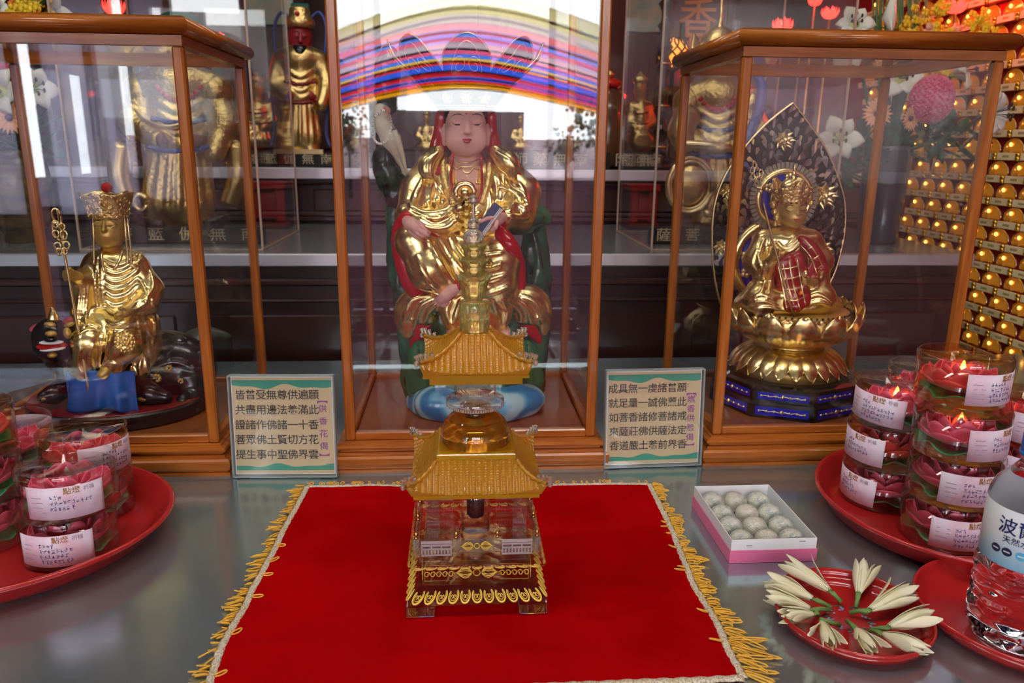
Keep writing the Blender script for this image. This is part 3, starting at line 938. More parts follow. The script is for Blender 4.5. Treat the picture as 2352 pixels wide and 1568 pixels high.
for P, nm in (([(1037, 268), (1046, 262.5), (1056, 262), (1064, 266)], 'eyebrow'), ([(1081, 266), (1090, 262), (1100, 262.5), (1108, 268)], 'eyebrow'),
              ([(1035, 281), (1043, 285.5), (1053, 287), (1062, 285)], 'eyelid_line'), ([(1083, 285), (1092, 287), (1102, 285), (1110, 280)], 'eyelid_line')):
    q = B.trace(P, 0.0)
    if len(q) > 2: MB().tube(q, [.0002 + .0006 * math.sin(PI * i / (len(q) - 1)) for i in range(len(q))], 5).build(nm, M['line'], body)
for ex in (1051, 1096):
    MB().tube(B.trace([(ex - 5, 285.8), (ex, 287.2), (ex + 5, 285.8)], .0001), [.0003] + [.0011] * 11 + [.0003], 6).build('eye', M['line'], body)
q = B.hit(1071, 261)
MB().sphere(q, .0009, 8, 6).build('forehead_dot', M['lip'], body)

# --- dark hair and red veil
lo, hi = lohi(985, 240, 1160, 425, Y0, .04, .06)
V = Clay(lo, hi, .0011)
V.pxell(Y0, 1071, 300, .022, 62, 40, 70, .004)
V.pxchain(Y0, [(1014, 262, .010, 10), (1011, 310, .012, 12), (1003, 352, .004, 14), (1002, 395, -.016, 9)], .006, 5)
V.pxchain(Y0, [(1128, 262, .010, 9), (1129, 310, .012, 10), (1137, 345, .004, 12), (1140, 372, -.008, 8)], .006, 5)
V.build('veil', M['red_lac'], cf)
H = MB().sphere(W(1070, 270, Y0 + .006), (px2m(52, W(1070, 270, Y0)), .024, .022), 20, 12)
H.build('hair', M['black'], cf)

# --- robe
lo, hi = lohi(885, 325, 1275, 800, Y0, .10, .06)
R = Clay(lo, hi, .00105)
k = .012
R.pxell(Y0, 1074, 410, .006, 92, 60, 55, k)
R.pxell(Y0, 1074, 480, .004, 92, 72, 105, k)
R.pxell(Y0, 1075, 595, .004, 118, 86, 80, k)
R.pxchain(Y0, [(992, 380, .004, 34), (965, 440, -.004, 42), (946, 495, -.024, 38)], k)          # right arm
R.pxchain(Y0, [(1160, 392, .004, 36), (1194, 445, .0, 44), (1192, 492, -.018, 36), (1158, 502, -.040, 26)], k)   # left arm
R.pxchain(Y0, [(1040, 575, -.012, 62), (952, 552, -.050, 40)], k)                                # right thigh
R.pxchain(Y0, [(950, 552, -.052, 40), (985, 620, -.058, 44), (1040, 650, -.052, 30)], k)         # right shin laid across
R.pxchain(Y0, [(1095, 585, -.010, 66), (1142, 592, -.048, 52)], k)                               # left thigh
R.pxchain(Y0, [(1142, 592, -.048, 52), (1138, 650, -.046, 48), (1120, 700, -.040, 36)], k)
R.pxell(Y0, 1068, 610, -.026, 100, 60, 60, k)
# chest opening
for dy in (-.050, -.036, -.024): R.pxchain(Y0, [(1070, 350, dy + .012, 33), (1071, 400, dy, 34), (1072, 450, dy, 30)], .002, cut=True)
R.pxchain(Y0, [(1070, 350, .0, 40), (1070, 372, -.006, 36)], .002, cut=True)
# sleeve of the right arm, swept to the knot
R.pxchain(Y0, [(932, 488, -.040, 22), (975, 512, -.048, 26), (1022, 508, -.046, 28), (1052, 478, -.042, 24), (1066, 448, -.040, 18)], .006, 5)
# cuff of the left arm
R.pxchain(Y0, [(1196, 498, -.020, 30), (1160, 500, -.046, 26)], .005)
# seat cloth spreading over the stump
R.pxchain(Y0, [(1010, 690, -.040, 24), (955, 694, -.034, 28), (932, 725, -.030, 22), (940, 765, -.030, 12)], .008, 4)
R.pxchain(Y0, [(1140, 690, -.036, 24), (1210, 686, -.030, 30), (1240, 715, -.026, 24), (1246, 760, -.022, 10)], .008, 4)
R.pxell(Y0, 968, 720, -.034, 36, 22, 26, .008, tilt=.5)
R.pxell(Y0, 1214, 718, -.030, 38, 22, 28, .008, tilt=-.4)
R.pxell(Y0, 1085, 690, -.042, 90, 34, 26, .008)
R.pxell(Y0, 1038, 725, -.052, 26, 12, 42, .004, tilt=-.25); R.pxell(Y0, 1148, 722, -.050, 28, 12, 44, .004, tilt=.25)
R.pxell(Y0, 1085, 720, -.050, 50, 16, 36, .006)
# folds laid on the cloth
F_ = [  # torso, arms
    [(1000, 400, 3), (985, 450, 5), (990, 490, 4)], [(1015, 430, 3), (1005, 470, 5), (1020, 495, 4)], [(975, 405, 3), (955, 450, 6), (945, 485, 4)],
    [(940, 470, 4), (975, 490, 6), (1020, 485, 6), (1050, 462, 5)], [(935, 485, 4), (975, 505, 6), (1020, 500, 6), (1055, 470, 5)],
    [(1000, 415, 3), (1010, 440, 4), (1040, 460, 4)], [(945, 500, 4), (985, 522, 5), (1030, 520, 6), (1058, 485, 5)],
    [(1140, 400, 3), (1150, 440, 5), (1140, 480, 4)], [(1165, 410, 3), (1180, 450, 6), (1170, 485, 4)], [(1190, 420, 3), (1208, 455, 5), (1200, 490, 4)],
    [(1150, 430, 3), (1190, 440, 5), (1212, 470, 4)], [(1150, 470, 3), (1185, 470, 5), (1210, 485, 4)], [(1165, 495, 3), (1190, 500, 5), (1212, 498, 3)],
    [(1120, 430, 3), (1128, 470, 4), (1115, 500, 3)],
    # belly
    [(1050, 490, 3), (1075, 500, 4), (1100, 490, 3)], [(1045, 505, 3), (1075, 517, 4), (1108, 506, 3)], [(1045, 520, 3), (1075, 533, 5), (1110, 522, 3)], [(1040, 540, 3), (1080, 552, 5), (1120, 540, 3)],
    # lap and right leg: long sweeping lines
    [(1035, 545, 4), (1065, 590, 6), (1110, 615, 6), (1150, 605, 4)], [(1010, 545, 4), (1040, 595, 6), (1080, 640, 6), (1120, 660, 4)],
    [(985, 555, 3), (1010, 600, 5), (1035, 640, 5), (1050, 660, 3)], [(960, 590, 3), (975, 630, 5), (1005, 665, 5), (1040, 670, 3)], [(1060, 560, 3), (1100, 585, 5), (1150, 580, 4)],
    [(1075, 640, 3), (1110, 645, 5), (1160, 630, 4)], [(1075, 665, 3), (1120, 675, 5), (1170, 655, 4)],
    # seat cloth
    [(1000, 685, 3), (965, 705, 4), (950, 755, 3)], [(1010, 690, 3), (985, 715, 4), (975, 740, 2)], [(990, 680, 3), (945, 690, 5), (930, 735, 3)],
    [(1180, 682, 3), (1210, 705, 4), (1220, 745, 3)], [(1195, 680, 3), (1230, 695, 5), (1246, 740, 3)], [(1170, 688, 3), (1195, 715, 4), (1198, 740, 2)],
    [(1060, 690, 3), (1050, 715, 4), (1040, 750, 2)], [(1035, 690, 3), (1025, 715, 3), (1035, 745, 2)], [(1130, 690, 3), (1140, 715, 4), (1150, 750, 2)], [(1155, 690, 3), (1165, 715, 3), (1158, 745, 2)],
]
for f in F_: R.fold(f, .003, .25)
for f in ([(1000, 560, 3), (1030, 600, 4), (1055, 640, 3)], [(1050, 555, 3), (1085, 595, 4), (1125, 605, 3)], [(968, 500, 2), (1005, 512, 3), (1045, 490, 2)], [(1160, 425, 2), (1200, 452, 3)], [(960, 700, 2), (945, 730, 3)], [(1215, 695, 2), (1235, 725, 3)]):
    R.fold(f, .003, -.2, cut=True)
robe = R.build('robe', M['gold'], cf)
# worked collar bands
for P in ([(1020, 352), (1017, 390), (1026, 430), (1042, 470)], [(1124, 352), (1124, 390), (1118, 430), (1104, 470)]):
    q = R.trace(P, -.0006)
    MB().tube(q, px2m(9, q[0]), 10).build('collar_band', M['gold_rough'], robe)
# red lining showing at the edges
def red_edge(P, n=5): pxtube('lining_edge', Y0, P, M['red_lac'], robe, n)
red_edge([(1040, 352, -.020, 3), (1036, 400, -.030, 3), (1039, 440, -.034, 3), (1052, 462, -.036, 3)])
red_edge([(1104, 352, -.020, 3), (1107, 400, -.030, 3), (1106, 440, -.034, 3), (1096, 466, -.036, 3)])
lo, hi = lohi(895, 480, 1275, 810, Y0, .09, .06)
L = Clay(lo, hi, .0013)
L.pxchain(Y0, [(938, 498, -.054, 15), (921, 520, -.046, 15), (917, 560, -.044, 15), (930, 615, -.044, 18), (950, 662, -.044, 17), (985, 688, -.042, 9), (1030, 684, -.056, 6), (1052, 660, -.066, 5), (1058, 640, -.064, 4)], .004, 5)
L.pxchain(Y0, [(945, 505, -.052, 14), (985, 530, -.056, 12), (1010, 540, -.050, 8)], .004, 4)
L.pxchain(Y0, [(1150, 535, -.058, 14), (1172, 565, -.066, 16), (1190, 605, -.050, 14), (1197, 660, -.040, 9)], .004, 5)
L.pxchain(Y0, [(1150, 492, -.058, 13), (1148, 512, -.056, 13)], .003)
L.pxchain(Y0, [(1000, 705, -.030, 12), (975, 740, -.028, 16), (958, 775, -.026, 14), (948, 800, -.024, 5)], .004, 4)
L.pxchain(Y0, [(1180, 705, -.026, 12), (1210, 735, -.024, 18), (1228, 765, -.022, 12), (1240, 785, -.02, 4)], .004, 4)
L.build('lining', M['red_lac'], robe)
# shoulder petals of the shawl
for P, tip in (([(1008, 346, -.014, 12), (984, 372, -.020, 20), (982, 398, -.026, 14), (994, 414, -.028, 4)], [(972, 396, -.016, 8), (952, 409, -.016, 2)]),
               ([(1136, 346, -.014, 12), (1162, 368, -.020, 22), (1176, 386, -.024, 15), (1174, 408, -.026, 4)], [(1184, 394, -.014, 8), (1200, 404, -.014, 2)])):
    lo, hi = lohi(940, 330, 1210, 425, Y0, .06, .02)
    S = Clay(lo, hi, .0011); S.pxchain(Y0, P, .004, 4)
    a, b = P[1], P[2]
    for d in (-8, 0, 8):
        S.fold([(P[0][0] + d * .4, P[0][1], 2), (a[0] + d, a[1], 3), (b[0] + d * .8, b[1], 2)], .0015, .2)
    S.build('shawl', M['gold'], robe)
    pxtube('shawl_tip', Y0, tip, M['red_lac'], robe, 4)
# knot with its bow
K = MB()
q = [W(1068 + 21 * math.cos(t), 442 - 20 * math.sin(t), Y0 - .062) for t in np.linspace(-.6, PI + .6, 14)]
K.tube(q, px2m(8, q[0]), 10)
K.sphere(W(1068, 442, Y0 - .06), px2m(15, q[0]), 12, 8)
K.tube([W(*p, Y0 - .062) for p in ((1068, 455), (1058, 474), (1048, 490))], [.006, .008, .006], 10)
K.build('knot', M['gold'], robe)
# necklace
N = MB()
def arc(x0, x1, y0, sag, y1=None, n=9): return [(x0 + (x1 - x0) * t, y0 + ((y1 or y0) - y0) * t + sag * 4 * t * (1 - t)) for t in np.linspace(0, 1, n)]
for P, r in ((arc(1042, 1105, 362, 12), .0011), (arc(1042, 1105, 370, 14), .0011), (arc(1040, 1060, 380, 9), .0009), (arc(1058, 1088, 384, 14), .0011), (arc(1086, 1106, 380, 9), .0009), (arc(1042, 1106, 376, 10), .0009)):
    q = B.trace(P, .0004, 0)
    if len(q) > 2: N.tube(q, r, 6)
for x, ya, yb in ((1048, 393, 416), (1072, 400, 424), (1094, 393, 416)):
    for y in np.arange(ya, yb, 3.2):
        h = B.hit(x, y)
        if h is not None: N.sphere(h, .0009, 6, 4)
    h = B.hit(x, yb + 3)
    if h is not None: N.sphere(h, (.0018, .0016, .0034), 8, 6)
N.build('necklace', M['gold_pale'], cf)

# --- hands and feet (skin)
def hand(name, clay, wrist, palm, fingers, thumb, m=M['skin'], parent=cf, Yc=Y0):
    clay.pxchain(Yc, wrist, .003); clay.pxchain(Yc, palm, .004)
    for f in fingers: clay.pxchain(Yc, f, .0007)
    clay.pxchain(Yc, thumb, .001)
    return clay.build(name, m, parent)
lo, hi = lohi(915, 490, 1000, 560, Y0, .10, -.02)
hand('hand', Clay(lo, hi, .0006), [(936, 508, -.062, 13), (942, 514, -.068, 15)], [(944, 515, -.070, 15), (956, 524, -.076, 13)],
     [[(958, 513, -.076, 5), (970, 522, -.080, 5), (980, 530, -.080, 4), (986, 534, -.078, 3.4)], [(954, 521, -.078, 5), (967, 531, -.081, 5), (978, 538, -.081, 4.2), (984, 541, -.079, 3.4)],
      [(948, 528, -.077, 5), (962, 538, -.080, 4.8), (972, 543, -.080, 4), (977, 545, -.078, 3.2)], [(940, 532, -.074, 4.4), (952, 541, -.077, 4.2), (963, 547, -.077, 3.2)]],
     [(952, 508, -.072, 5.5), (964, 512, -.078, 5), (973, 518, -.078, 4)])
lo, hi = lohi(1090, 478, 1165, 540, Y0, .11, -.01)
hand('hand', Clay(lo, hi, .0006), [(1152, 498, -.060, 13), (1143, 503, -.068, 13)], [(1142, 504, -.070, 13), (1130, 508, -.076, 11)],
     [[(1134, 499, -.080, 5), (1118, 502, -.084, 4.6), (1106, 508, -.084, 4), (1099, 511, -.082, 3.2)], [(1132, 506, -.072, 5), (1118, 514, -.062, 4.6), (1106, 520, -.060, 4), (1100, 523, -.062, 3)],
      [(1132, 512, -.072, 5), (1120, 521, -.062, 4.6), (1110, 527, -.060, 3.8), (1105, 529, -.062, 3)], [(1136, 517, -.070, 4.6), (1128, 525, -.062, 4.2), (1119, 531, -.060, 3)]],
     [(1142, 510, -.082, 5.5), (1138, 522, -.086, 5), (1130, 530, -.084, 4)])
lo, hi = lohi(990, 640, 1070, 710, Y0, .10, -.02)
FT = Clay(lo, hi, .0006)
FT.pxchain(Y0, [(1052, 650, -.056, 15), (1040, 662, -.064, 15), (1022, 680, -.068, 13), (1012, 688, -.068, 10)], .004)
for x, y, r in ((999, 690, 4.4), (1003, 696, 3.8), (1009, 700, 3.6), (1016, 702, 3.4), (1022, 703, 3.2)): FT.pxchain(Y0, [(x + 8, y - 8, -.068, r), (x, y, -.067, r)], .001)
FT.build('foot', M['skin'], cf)
for x in (1038, 1160):
    lo, hi = lohi(x - 30, 750, x + 30, 795, Y0, .08, -.02)
    FT = Clay(lo, hi, .0007)
    FT.pxchain(Y0, [(x, 760, -.040, 13), (x, 774, -.058, 13)], .003)
    for d in (-9, -4, 1, 6, 11): FT.pxchain(Y0, [(x + d, 774, -.058, 3.4), (x + d * 1.1, 780, -.068, 3.2)], .001)
    FT.build('foot', M['skin'], cf)
# --- book held in the left hand
a = Vector(W(1146, 472, Y0 - .076)); b = Vector(W(1101, 534, Y0 - .076)); ax = (b - a).normalized(); dz = Vector((0, 1, 0)); sd = ax.cross(dz).normalized()
c = (a + b) / 2
bk = MB().obox(c + dz * .0045, ax, sd, dz, ((b - a).length / 2, .0048, .0012)).obox(c - dz * .0045, ax, sd, dz, ((b - a).length / 2, .0048, .0012)).obox(c - sd * .0048, ax, sd, dz, ((b - a).length / 2, .0012, .0055)).build('book', M['navy'], cf)
MB().obox(c + sd * .0010, ax, sd, dz, ((b - a).length / 2 - .0008, .0052, .0032)).build('pages', M['white_paint'], bk)
for o_, w_ in ((.0022, .0005), (.0040, .0008)):
    MB().obox(c - dz * .0059 + sd * o_ * (1 if sd.x > 0 else -1), ax, sd, dz, ((b - a).length / 2 - .001, w_, .0003)).build('cover_stripe', M['white_paint'], bk)

# --- crown: five petals on a widening cone
cc = W(1071, 257, Y0 - .002); s = px2m(1, cc)
cr = thing('crown', None, None, cc - np.array(cf.location)); cr.parent = cf
M['crown'] = mat('dark bronze crown', (0.035, 0.016, 0.014), 0.18, 0.25, coat=0.5, bump=0.5, bscale=160)
def crown_r(h): return (60 + (h / 100.0) * 92 - 6 * math.sin(min(h, 100) / 100 * PI)) * s
def top_h(t):
    # t: 0 = facing the viewer
    ph = (t / (PI / 4)) ; w = ph - round(ph)
    x = abs(w) * 2
    return 84 + 72 * max(0, (1 - x ** 1.9)) ** 0.8 * (1.0 if abs(t) < 2.2 else .4) - 4
def cfn(u, v):
    t = -PI + 2 * PI * u
    h = top_h(t) * v * s
    hv = top_h(t) * v
    r = crown_r(min(hv, 115)) + max(0, hv - 115) * .25 * s
    return cc + np.array((math.sin(t) * r, -math.cos(t) * r * .8, hv * s))
MB().grid(cfn, 145, 18, thick=-.0012).build('crown_petals', M['crown'], cr)
MB().tube([cfn(u, 1.0) for u in np.linspace(0, 1, 200)], .0009, 6).build('crown_rim', M['gold_pale'], cr)
b = MB()
for t0 in (-PI / 2, -PI / 4, 0, PI / 4, PI / 2):
    for s_ in (-1, 1):
        sp = []
        for q in np.linspace(0, 1, 26):
            ang = q * 2.6 * PI; rad = .13 * (1 - q * .8)
            sp.append(cfn((t0 + s_ * (.17 + rad * math.cos(ang) - .05) + PI) / (2 * PI), .62 + rad * 1.0 * math.sin(ang)))
        b.tube(sp, .0006, 5)
    sp = [cfn((t0 + w + PI) / (2 * PI), .70 + .2 * (1 - (w / .2) ** 2)) for w in np.linspace(-.2, .2, 14)]
    b.tube(sp, .0006, 5)
b.build('crown_scrolls', M['gold_pale'], cr)
b = MB()
for hh, rr in ((2, .0013), (7, .0008), (48, .0009)):
    pts = [cfn((t + PI) / (2 * PI), hh / top_h(t)) for t in np.linspace(-PI, PI, 90)]
    b.tube(pts, rr, 6)
for t in np.linspace(-1.5, 1.5, 44):
    b.sphere(cfn((t + PI) / (2 * PI), 12 / top_h(t)), .0009, 6, 4)
b.build('crown_band', M['gold_pale'], cr)
for t in (-.55, 0, .5):
    p = cfn((t + PI) / (2 * PI), 28 / top_h(t))
    b = MB(); b.sphere(p, (.0034, .002, .0034), 10, 6)
    for k_ in range(6): b.sphere(Vector(p) + Vector((math.cos(k_ * PI / 3) * .0046, -.0006, math.sin(k_ * PI / 3) * .0046)), .0022, 8, 5)
    b.build('crown_boss', M['gold_soft'], cr)

# --- stump throne, leaves and wave base
lo, hi = lohi(855, 100, 1290, 960, Y0, .09, .08)
T = Clay(lo, hi, .0017)
T.pxchain(Y0, [(905, 470, .030, 16), (912, 560, .026, 19), (920, 640, .024, 20), (945, 720, .018, 30), (965, 800, .004, 42), (985, 890, -.006, 52)], .010, 4)
T.pxchain(Y0, [(1232, 505, .022, 17), (1228, 580, .022, 24), (1234, 650, .022, 25), (1222, 720, .016, 34), (1205, 800, .004, 46), (1190, 890, -.006, 54)], .010, 4)
T.pxell(Y0, 1085, 730, .026, 150, 80, 70, .012); T.pxell(Y0, 1088, 850, .0, 135, 110, 90, .012)
T.pxchain(Y0, [(1180, 508, -.014, 12), (1215, 498, -.012, 18), (1246, 494, -.004, 12), (1256, 506, .0, 6)], .006, 4)
T.pxchain(Y0, [(1175, 525, -.012, 12), (1205, 522, -.004, 14), (1232, 512, .010, 14)], .006, 4)
T.pxell(Y0, 1214, 492, -.010, 42, 30, 8, .004)
for P in ([(1225, 540, 5), (1240, 600, 6), (1228, 660, 5)], [(1215, 560, 4), (1212, 620, 5), (1225, 690, 5)], [(905, 520, 4), (915, 600, 5), (912, 660, 4)], [(920, 500, 4), (922, 580, 4)],
          [(1190, 500, 3), (1220, 505, 4), (1245, 500, 3)], [(960, 790, 6), (975, 840, 6)], [(1215, 780, 6), (1200, 850, 6)]): T.fold(P, .004, .2)
T.rough(.0014, 260, 3)
T.build('stump', M['stump'], cf)
lo, hi = lohi(850, 95, 945, 500, Y0, .01, .085)
BR = Clay(lo, hi, .0011)
BR.pxchain(Y0, [(918, 485, .030, 18), (905, 440, .030, 22), (890, 395, .028, 26), (880, 350, .030, 16), (884, 270, .040, 12), (890, 235, .042, 18), (888, 205, .042, 22), (890, 165, .042, 25), (893, 138, .042, 22), (895, 122, .042, 10)], .006, 4)
BR.pxchain(Y0, [(915, 430, .026, 10), (925, 400, .028, 8), (930, 385, .03, 6)], .004); BR.pxchain(Y0, [(875, 400, .026, 12), (865, 370, .026, 8)], .004)
BR.rough(.0010, 420, 5)
BR.build('branch', M['bark'], cf)
M['wave'] = bpy.data.materials.new('blue wave paint'); M['wave'].use_nodes = True
nt = NT(M['wave']); p = nt.n['Principled BSDF']; p.inputs['Roughness'].default_value = .35
tc = nt.add('ShaderNodeTexCoord'); wv = nt.add('ShaderNodeTexWave', wave_type='RINGS'); wv.inputs['Scale'].default_value = 14; wv.inputs['Distortion'].default_value = 7; wv.inputs['Detail'].default_value = 2; wv.inputs['Detail Scale'].default_value = 1.2
rp = nt.add('ShaderNodeValToRGB'); rp.color_ramp.elements[0].color = (0.03, 0.20, 0.42, 1); rp.color_ramp.elements[1].color = (0.42, 0.66, 0.72, 1); rp.color_ramp.elements[0].position = .15; rp.color_ramp.elements[1].position = .8
e_ = rp.color_ramp.elements.new(.5); e_.color = (0.12, 0.40, 0.60, 1)
nt.link(tc.outputs['Object'], wv.inputs['Vector']); nt.link(wv.outputs['Fac'], rp.inputs['Fac']); nt.link(rp.outputs[0], p.inputs['Base Color'])
wc = W(1092, 955, Y0 - .005); s = px2m(1, wc)
Wv = Clay((wc[0] - .1, Y0 - .1, .03), (wc[0] + .1, Y0 + .09, .10), .0014)
Wv.ell((wc[0], Y0 - .002, .040), (.084, .074, .042), .0)
for a_, b_, c_ in ((-.045, -.05, .052), (.03, -.058, .05), (.055, -.04, .052), (-.01, -.066, .046)): Wv.ell((wc[0] + a_, Y0 + b_, c_), (.026, .02, .016), .012)
Wv.cut_below(.0347)
Wv.build('wave_base', M['wave'], cf)
for x, y, dy, rx, rz in ((962, 815, -.036, 24, 36), (1210, 815, -.034, 24, 36), (1214, 855, -.045, 12, 26)):
    lo, hi = lohi(x - 45, y - 60, x + 45, y + 60, Y0, .09, .0)
    q = Clay(lo, hi, .0012); q.pxell(Y0, x, y, dy, rx, 12, rz, .002, tilt=.2 if x < 1000 else -.2)
    q.fold([(x, y - rz + 4, 2), (x, y + rz - 6, 2)], .001, 0, 2, cut=True)
    q.build('leaf', M['leaf_green'], cf)

# --- white parrot on the branch
pr_ = thing('parrot', None, None, W(880, 300, Y0) - np.array(cf.location)); pr_.parent = cf; pr_['label'] = 'white parrot wearing a pearl string, perched on the dark branch'
M['feather'] = mat('white feathers', (0.72, 0.68, 0.52), 0.5, bump=0.35, bscale=300)
lo, hi = lohi(840, 228, 950, 420, Y0, .04, .04)
P_ = Clay(lo, hi, .0008)
P_.pxell(Y0, 875, 257, -.002, 17, 17, 19, .004); P_.pxchain(Y0, [(875, 265, 0, 14), (882, 290, 0, 19), (898, 320, .002, 21), (910, 345, .004, 13)], .006)
P_.pxchain(Y0, [(902, 330, .004, 14), (918, 365, .008, 9), (930, 395, .010, 5), (934, 405, .011, 2)], .004)
for i in range(4): P_.fold([(898 + i * 5, 305 + i * 2, 2.5), (908 + i * 4, 330, 2.5), (916 + i * 4, 355, 1.5)], .001, .2)
par = P_.build('plumage', M['feather'], pr_)
pxtube('wing', Y0, [(905, 296, -.008, 6), (914, 325, -.006, 9), (925, 362, .0, 6), (934, 398, .008, 2)], M['feather'], pr_)
pxtube('beak', Y0, [(884, 250, -.006, 7), (892, 253, -.008, 6), (893, 260, -.008, 3), (892, 264, -.008, 1)], mat('pink beak', (0.62, 0.26, 0.20), .4), pr_)
MB().sphere(P_.hit(876, 254), .0013, 8, 6).build('eye', M['black'], pr_)
b = MB()
for t in np.linspace(0, PI * 2, 34):
    x, y = 877 + 22 * math.cos(t), 292 + 38 * math.sin(t) - 6 * math.cos(t)
    h = P_.hit(x, y); b.sphere(h if h is not None else W(x, y, Y0 - .006 * math.sin(t)), .0016, 7, 5)
b.build('pearl_string', mat('pearls', (0.85, 0.85, 0.80), .2), pr_)
b = MB()
for x in (884, 893): b.tube([W(x, 352, Y0 + .002), W(x + 1, 370, Y0 + .004), W(x + 1, 380, Y0 + .006)], .0016, 6)
b.build('claws', M['bark'], pr_)
# ================================================================== left figure: gilded, seated on a dark horned beast
Y1 = 0.872
lf = thing('rider_figure', 'small gilded figure with a ringed staff, seated on a dark beast in the left case', 'statue', (W(275, 950, Y1)[0], Y1, 0.0345))
# oval base
bc = W(275, 930, Y1)
def oval(z0, z1, rx, ry, e=.002):
    b = MB(); n = 64
    rings = []
    for z, k_ in ((z0, 0), (z0 + e, e), (z1 - e, e), (z1, 0)):
        rings.append([(bc[0] + (rx - e + k_) * math.cos(2 * PI * i / n), Y1 + .002 + (ry - e + k_) * math.sin(2 * PI * i / n), z) for i in range(n)])
    vs = sum(rings, []); fs = [list(range(n))[::-1], [3 * n + i for i in range(n)]]
    for r in range(3):
        for i in range(n): fs.append([r * n + i, r * n + (i + 1) % n, (r + 1) * n + (i + 1) % n, (r + 1) * n + i])
    return b._add(vs, fs, False)
oval(.0347, .052, .0985, .078).build('base', M['black'], lf)
oval(.052, .0535, .0965, .076, .0006).build('base_top', M['red_dark'], lf)
# --- beast
lo, hi = lohi(60, 700, 540, 940, Y1, .09, .09)
A = Clay(lo, hi, .0012)
A.pxell(Y1, 385, 845, .028, 110, 70, 88, .012); A.pxell(Y1, 270, 850, .022, 100, 60, 70, .012)
A.pxchain(Y1, [(190, 850, .0, 42), (150, 815, -.018, 38), (122, 785, -.030, 36)], .014)
A.pxell(Y1, 120, 770, -.034, 40, 38, 40, .010); A.pxell(Y1, 118, 800, -.046, 36, 34, 26, .008)
A.pxell(Y1, 117, 778, -.062, 16, 12, 9, .004)
A.pxell(Y1, 119, 793, -.064, 34, 26, 6, .002, cut=True)
A.pxchain(Y1, [(160, 880, -.02, 26), (125, 905, -.040, 20), (100, 912, -.048, 14)], .008)
A.pxchain(Y1, [(320, 890, -.012, 34), (345, 905, -.030, 22), (380, 912, -.03, 15)], .008)
A.pxchain(Y1, [(440, 880, .010, 40), (450, 912, .0, 20), (420, 918, -.02, 14)], .008)
for P in ([(330, 800, 5), (370, 770, 6), (420, 780, 5)], [(345, 850, 4), (400, 830, 5), (450, 850, 4)]): A.fold(P, .004, .2)
beast = A.build('beast', M['black'], lf)
def blob(name, x, y, dy, rx, ry, rz, m, par, tilt=0, Yc=Y1):
    c_ = W(x, y, Yc + dy); s_ = px2m(1, c_)
    rot = Matrix.Rotation(tilt, 3, 'Y')
    b_ = MB().sphere((0, 0, 0), (rx * s_, ry * s_, rz * s_), 16, 10).xform(lambda v: rot @ v + Vector(c_))
    return b_.build(name, m, par)
blob('teeth', 118, 786, -.0605, 27, 14, 4.5, M['white'], beast); blob('teeth', 121, 801, -.0590, 29, 16, 5, M['white'], beast, -.08)
blob('mouth', 119, 794, -.0545, 34, 24, 9, M['red_lac'], beast)
blob('nose', 117, 766, -.065, 13, 9, 7, M['gold_soft'], beast)
for x, t_ in ((103, .2), (147, -.3)): blob('brow', x + 12, 745, -.058, 13, 8, 6, M['gold_soft'], beast, t_)
blob('chin_tuft', 120, 815, -.060, 11, 8, 7, M['gold_soft'], beast)
pxtube('horn', Y1, [(123, 735, -.040, 13), (122, 722, -.040, 10), (119, 705, -.040, 2)], M['gold'], beast)
blob('ear', 86, 752, -.034, 20, 6, 9, mat('pink ear', (0.45, 0.08, 0.10), .4), beast, -.35); blob('ear', 158, 738, -.030, 18, 6, 10, bpy.data.materials['pink ear'], beast, -.5)
blob('cheek_curl', 155, 765, -.046, 9, 8, 14, M['gold_soft'], beast); blob('cheek_curl', 84, 775, -.040, 7, 8, 14, M['gold_soft'], beast)
for x, y, r in ((352, 805, 8), (388, 845, 9), (360, 868, 11), (415, 875, 7), (340, 780, 7)):
    h = A.hit(x, y)
    if h is not None:
        s_ = px2m(r, h); b_ = MB()
        for i in range(7): b_.sphere(Vector(h) + Vector((math.cos(i * 2.4) * s_ * .6, 0, math.sin(i * 2.4) * s_ * .6)), s_ * .42, 8, 5)
        b_.build('gold_spot', M['gold_soft'], beast)
lo, hi = lohi(415, 745, 540, 815, Y1, .0, .08)
q = Clay(lo, hi, .0012)
q.pxchain(Y1, [(425, 800, .040, 14), (445, 782, .042, 20), (480, 770, .044, 16), (528, 772, .046, 3)], .006, 4)
for d in (-8, 0, 8): q.fold([(430, 798 + d, 2), (455, 778 + d, 3), (500, 770 + d * .5, 2)], .001, .1)
q.build('tail', mat('grey green tail', (0.05, 0.06, 0.05), .3, coat=.3), beast)
blob('claw', 100, 915, -.052, 8, 6, 5, M['gold_soft'], beast); blob('claw', 330, 916, -.040, 14, 6, 6, M['gold_soft'], beast)
# --- blue cloth on the step the figure sits over
def cl(u, v):
    x = 160 + 150 * u; y = 852 + 92 * v
    sp = 1 + .10 * v * v
    p = W(236 + (x - 236) * sp, y + 5 * math.sin(u * 9) * v, Y1 - .050 - .006 * v - .0035 * math.sin(u * 19) * v - .012 * math.sin(PI * u))
    return p
cloth = MB().grid(cl, 40, 12, thick=.0012).build('cloth', M['blue'], lf)
MB().box(tuple(W(168, 945, Y1 - .04) * (1, 0, 0) + np.array((0, Y1 - .046, .0535))), tuple(W(300, 945, Y1 - .04) * (1, 0, 0) + np.array((0, Y1 - .01, W(230, 855, Y1 - .05)[2])))).build('step', M['blue'], lf)
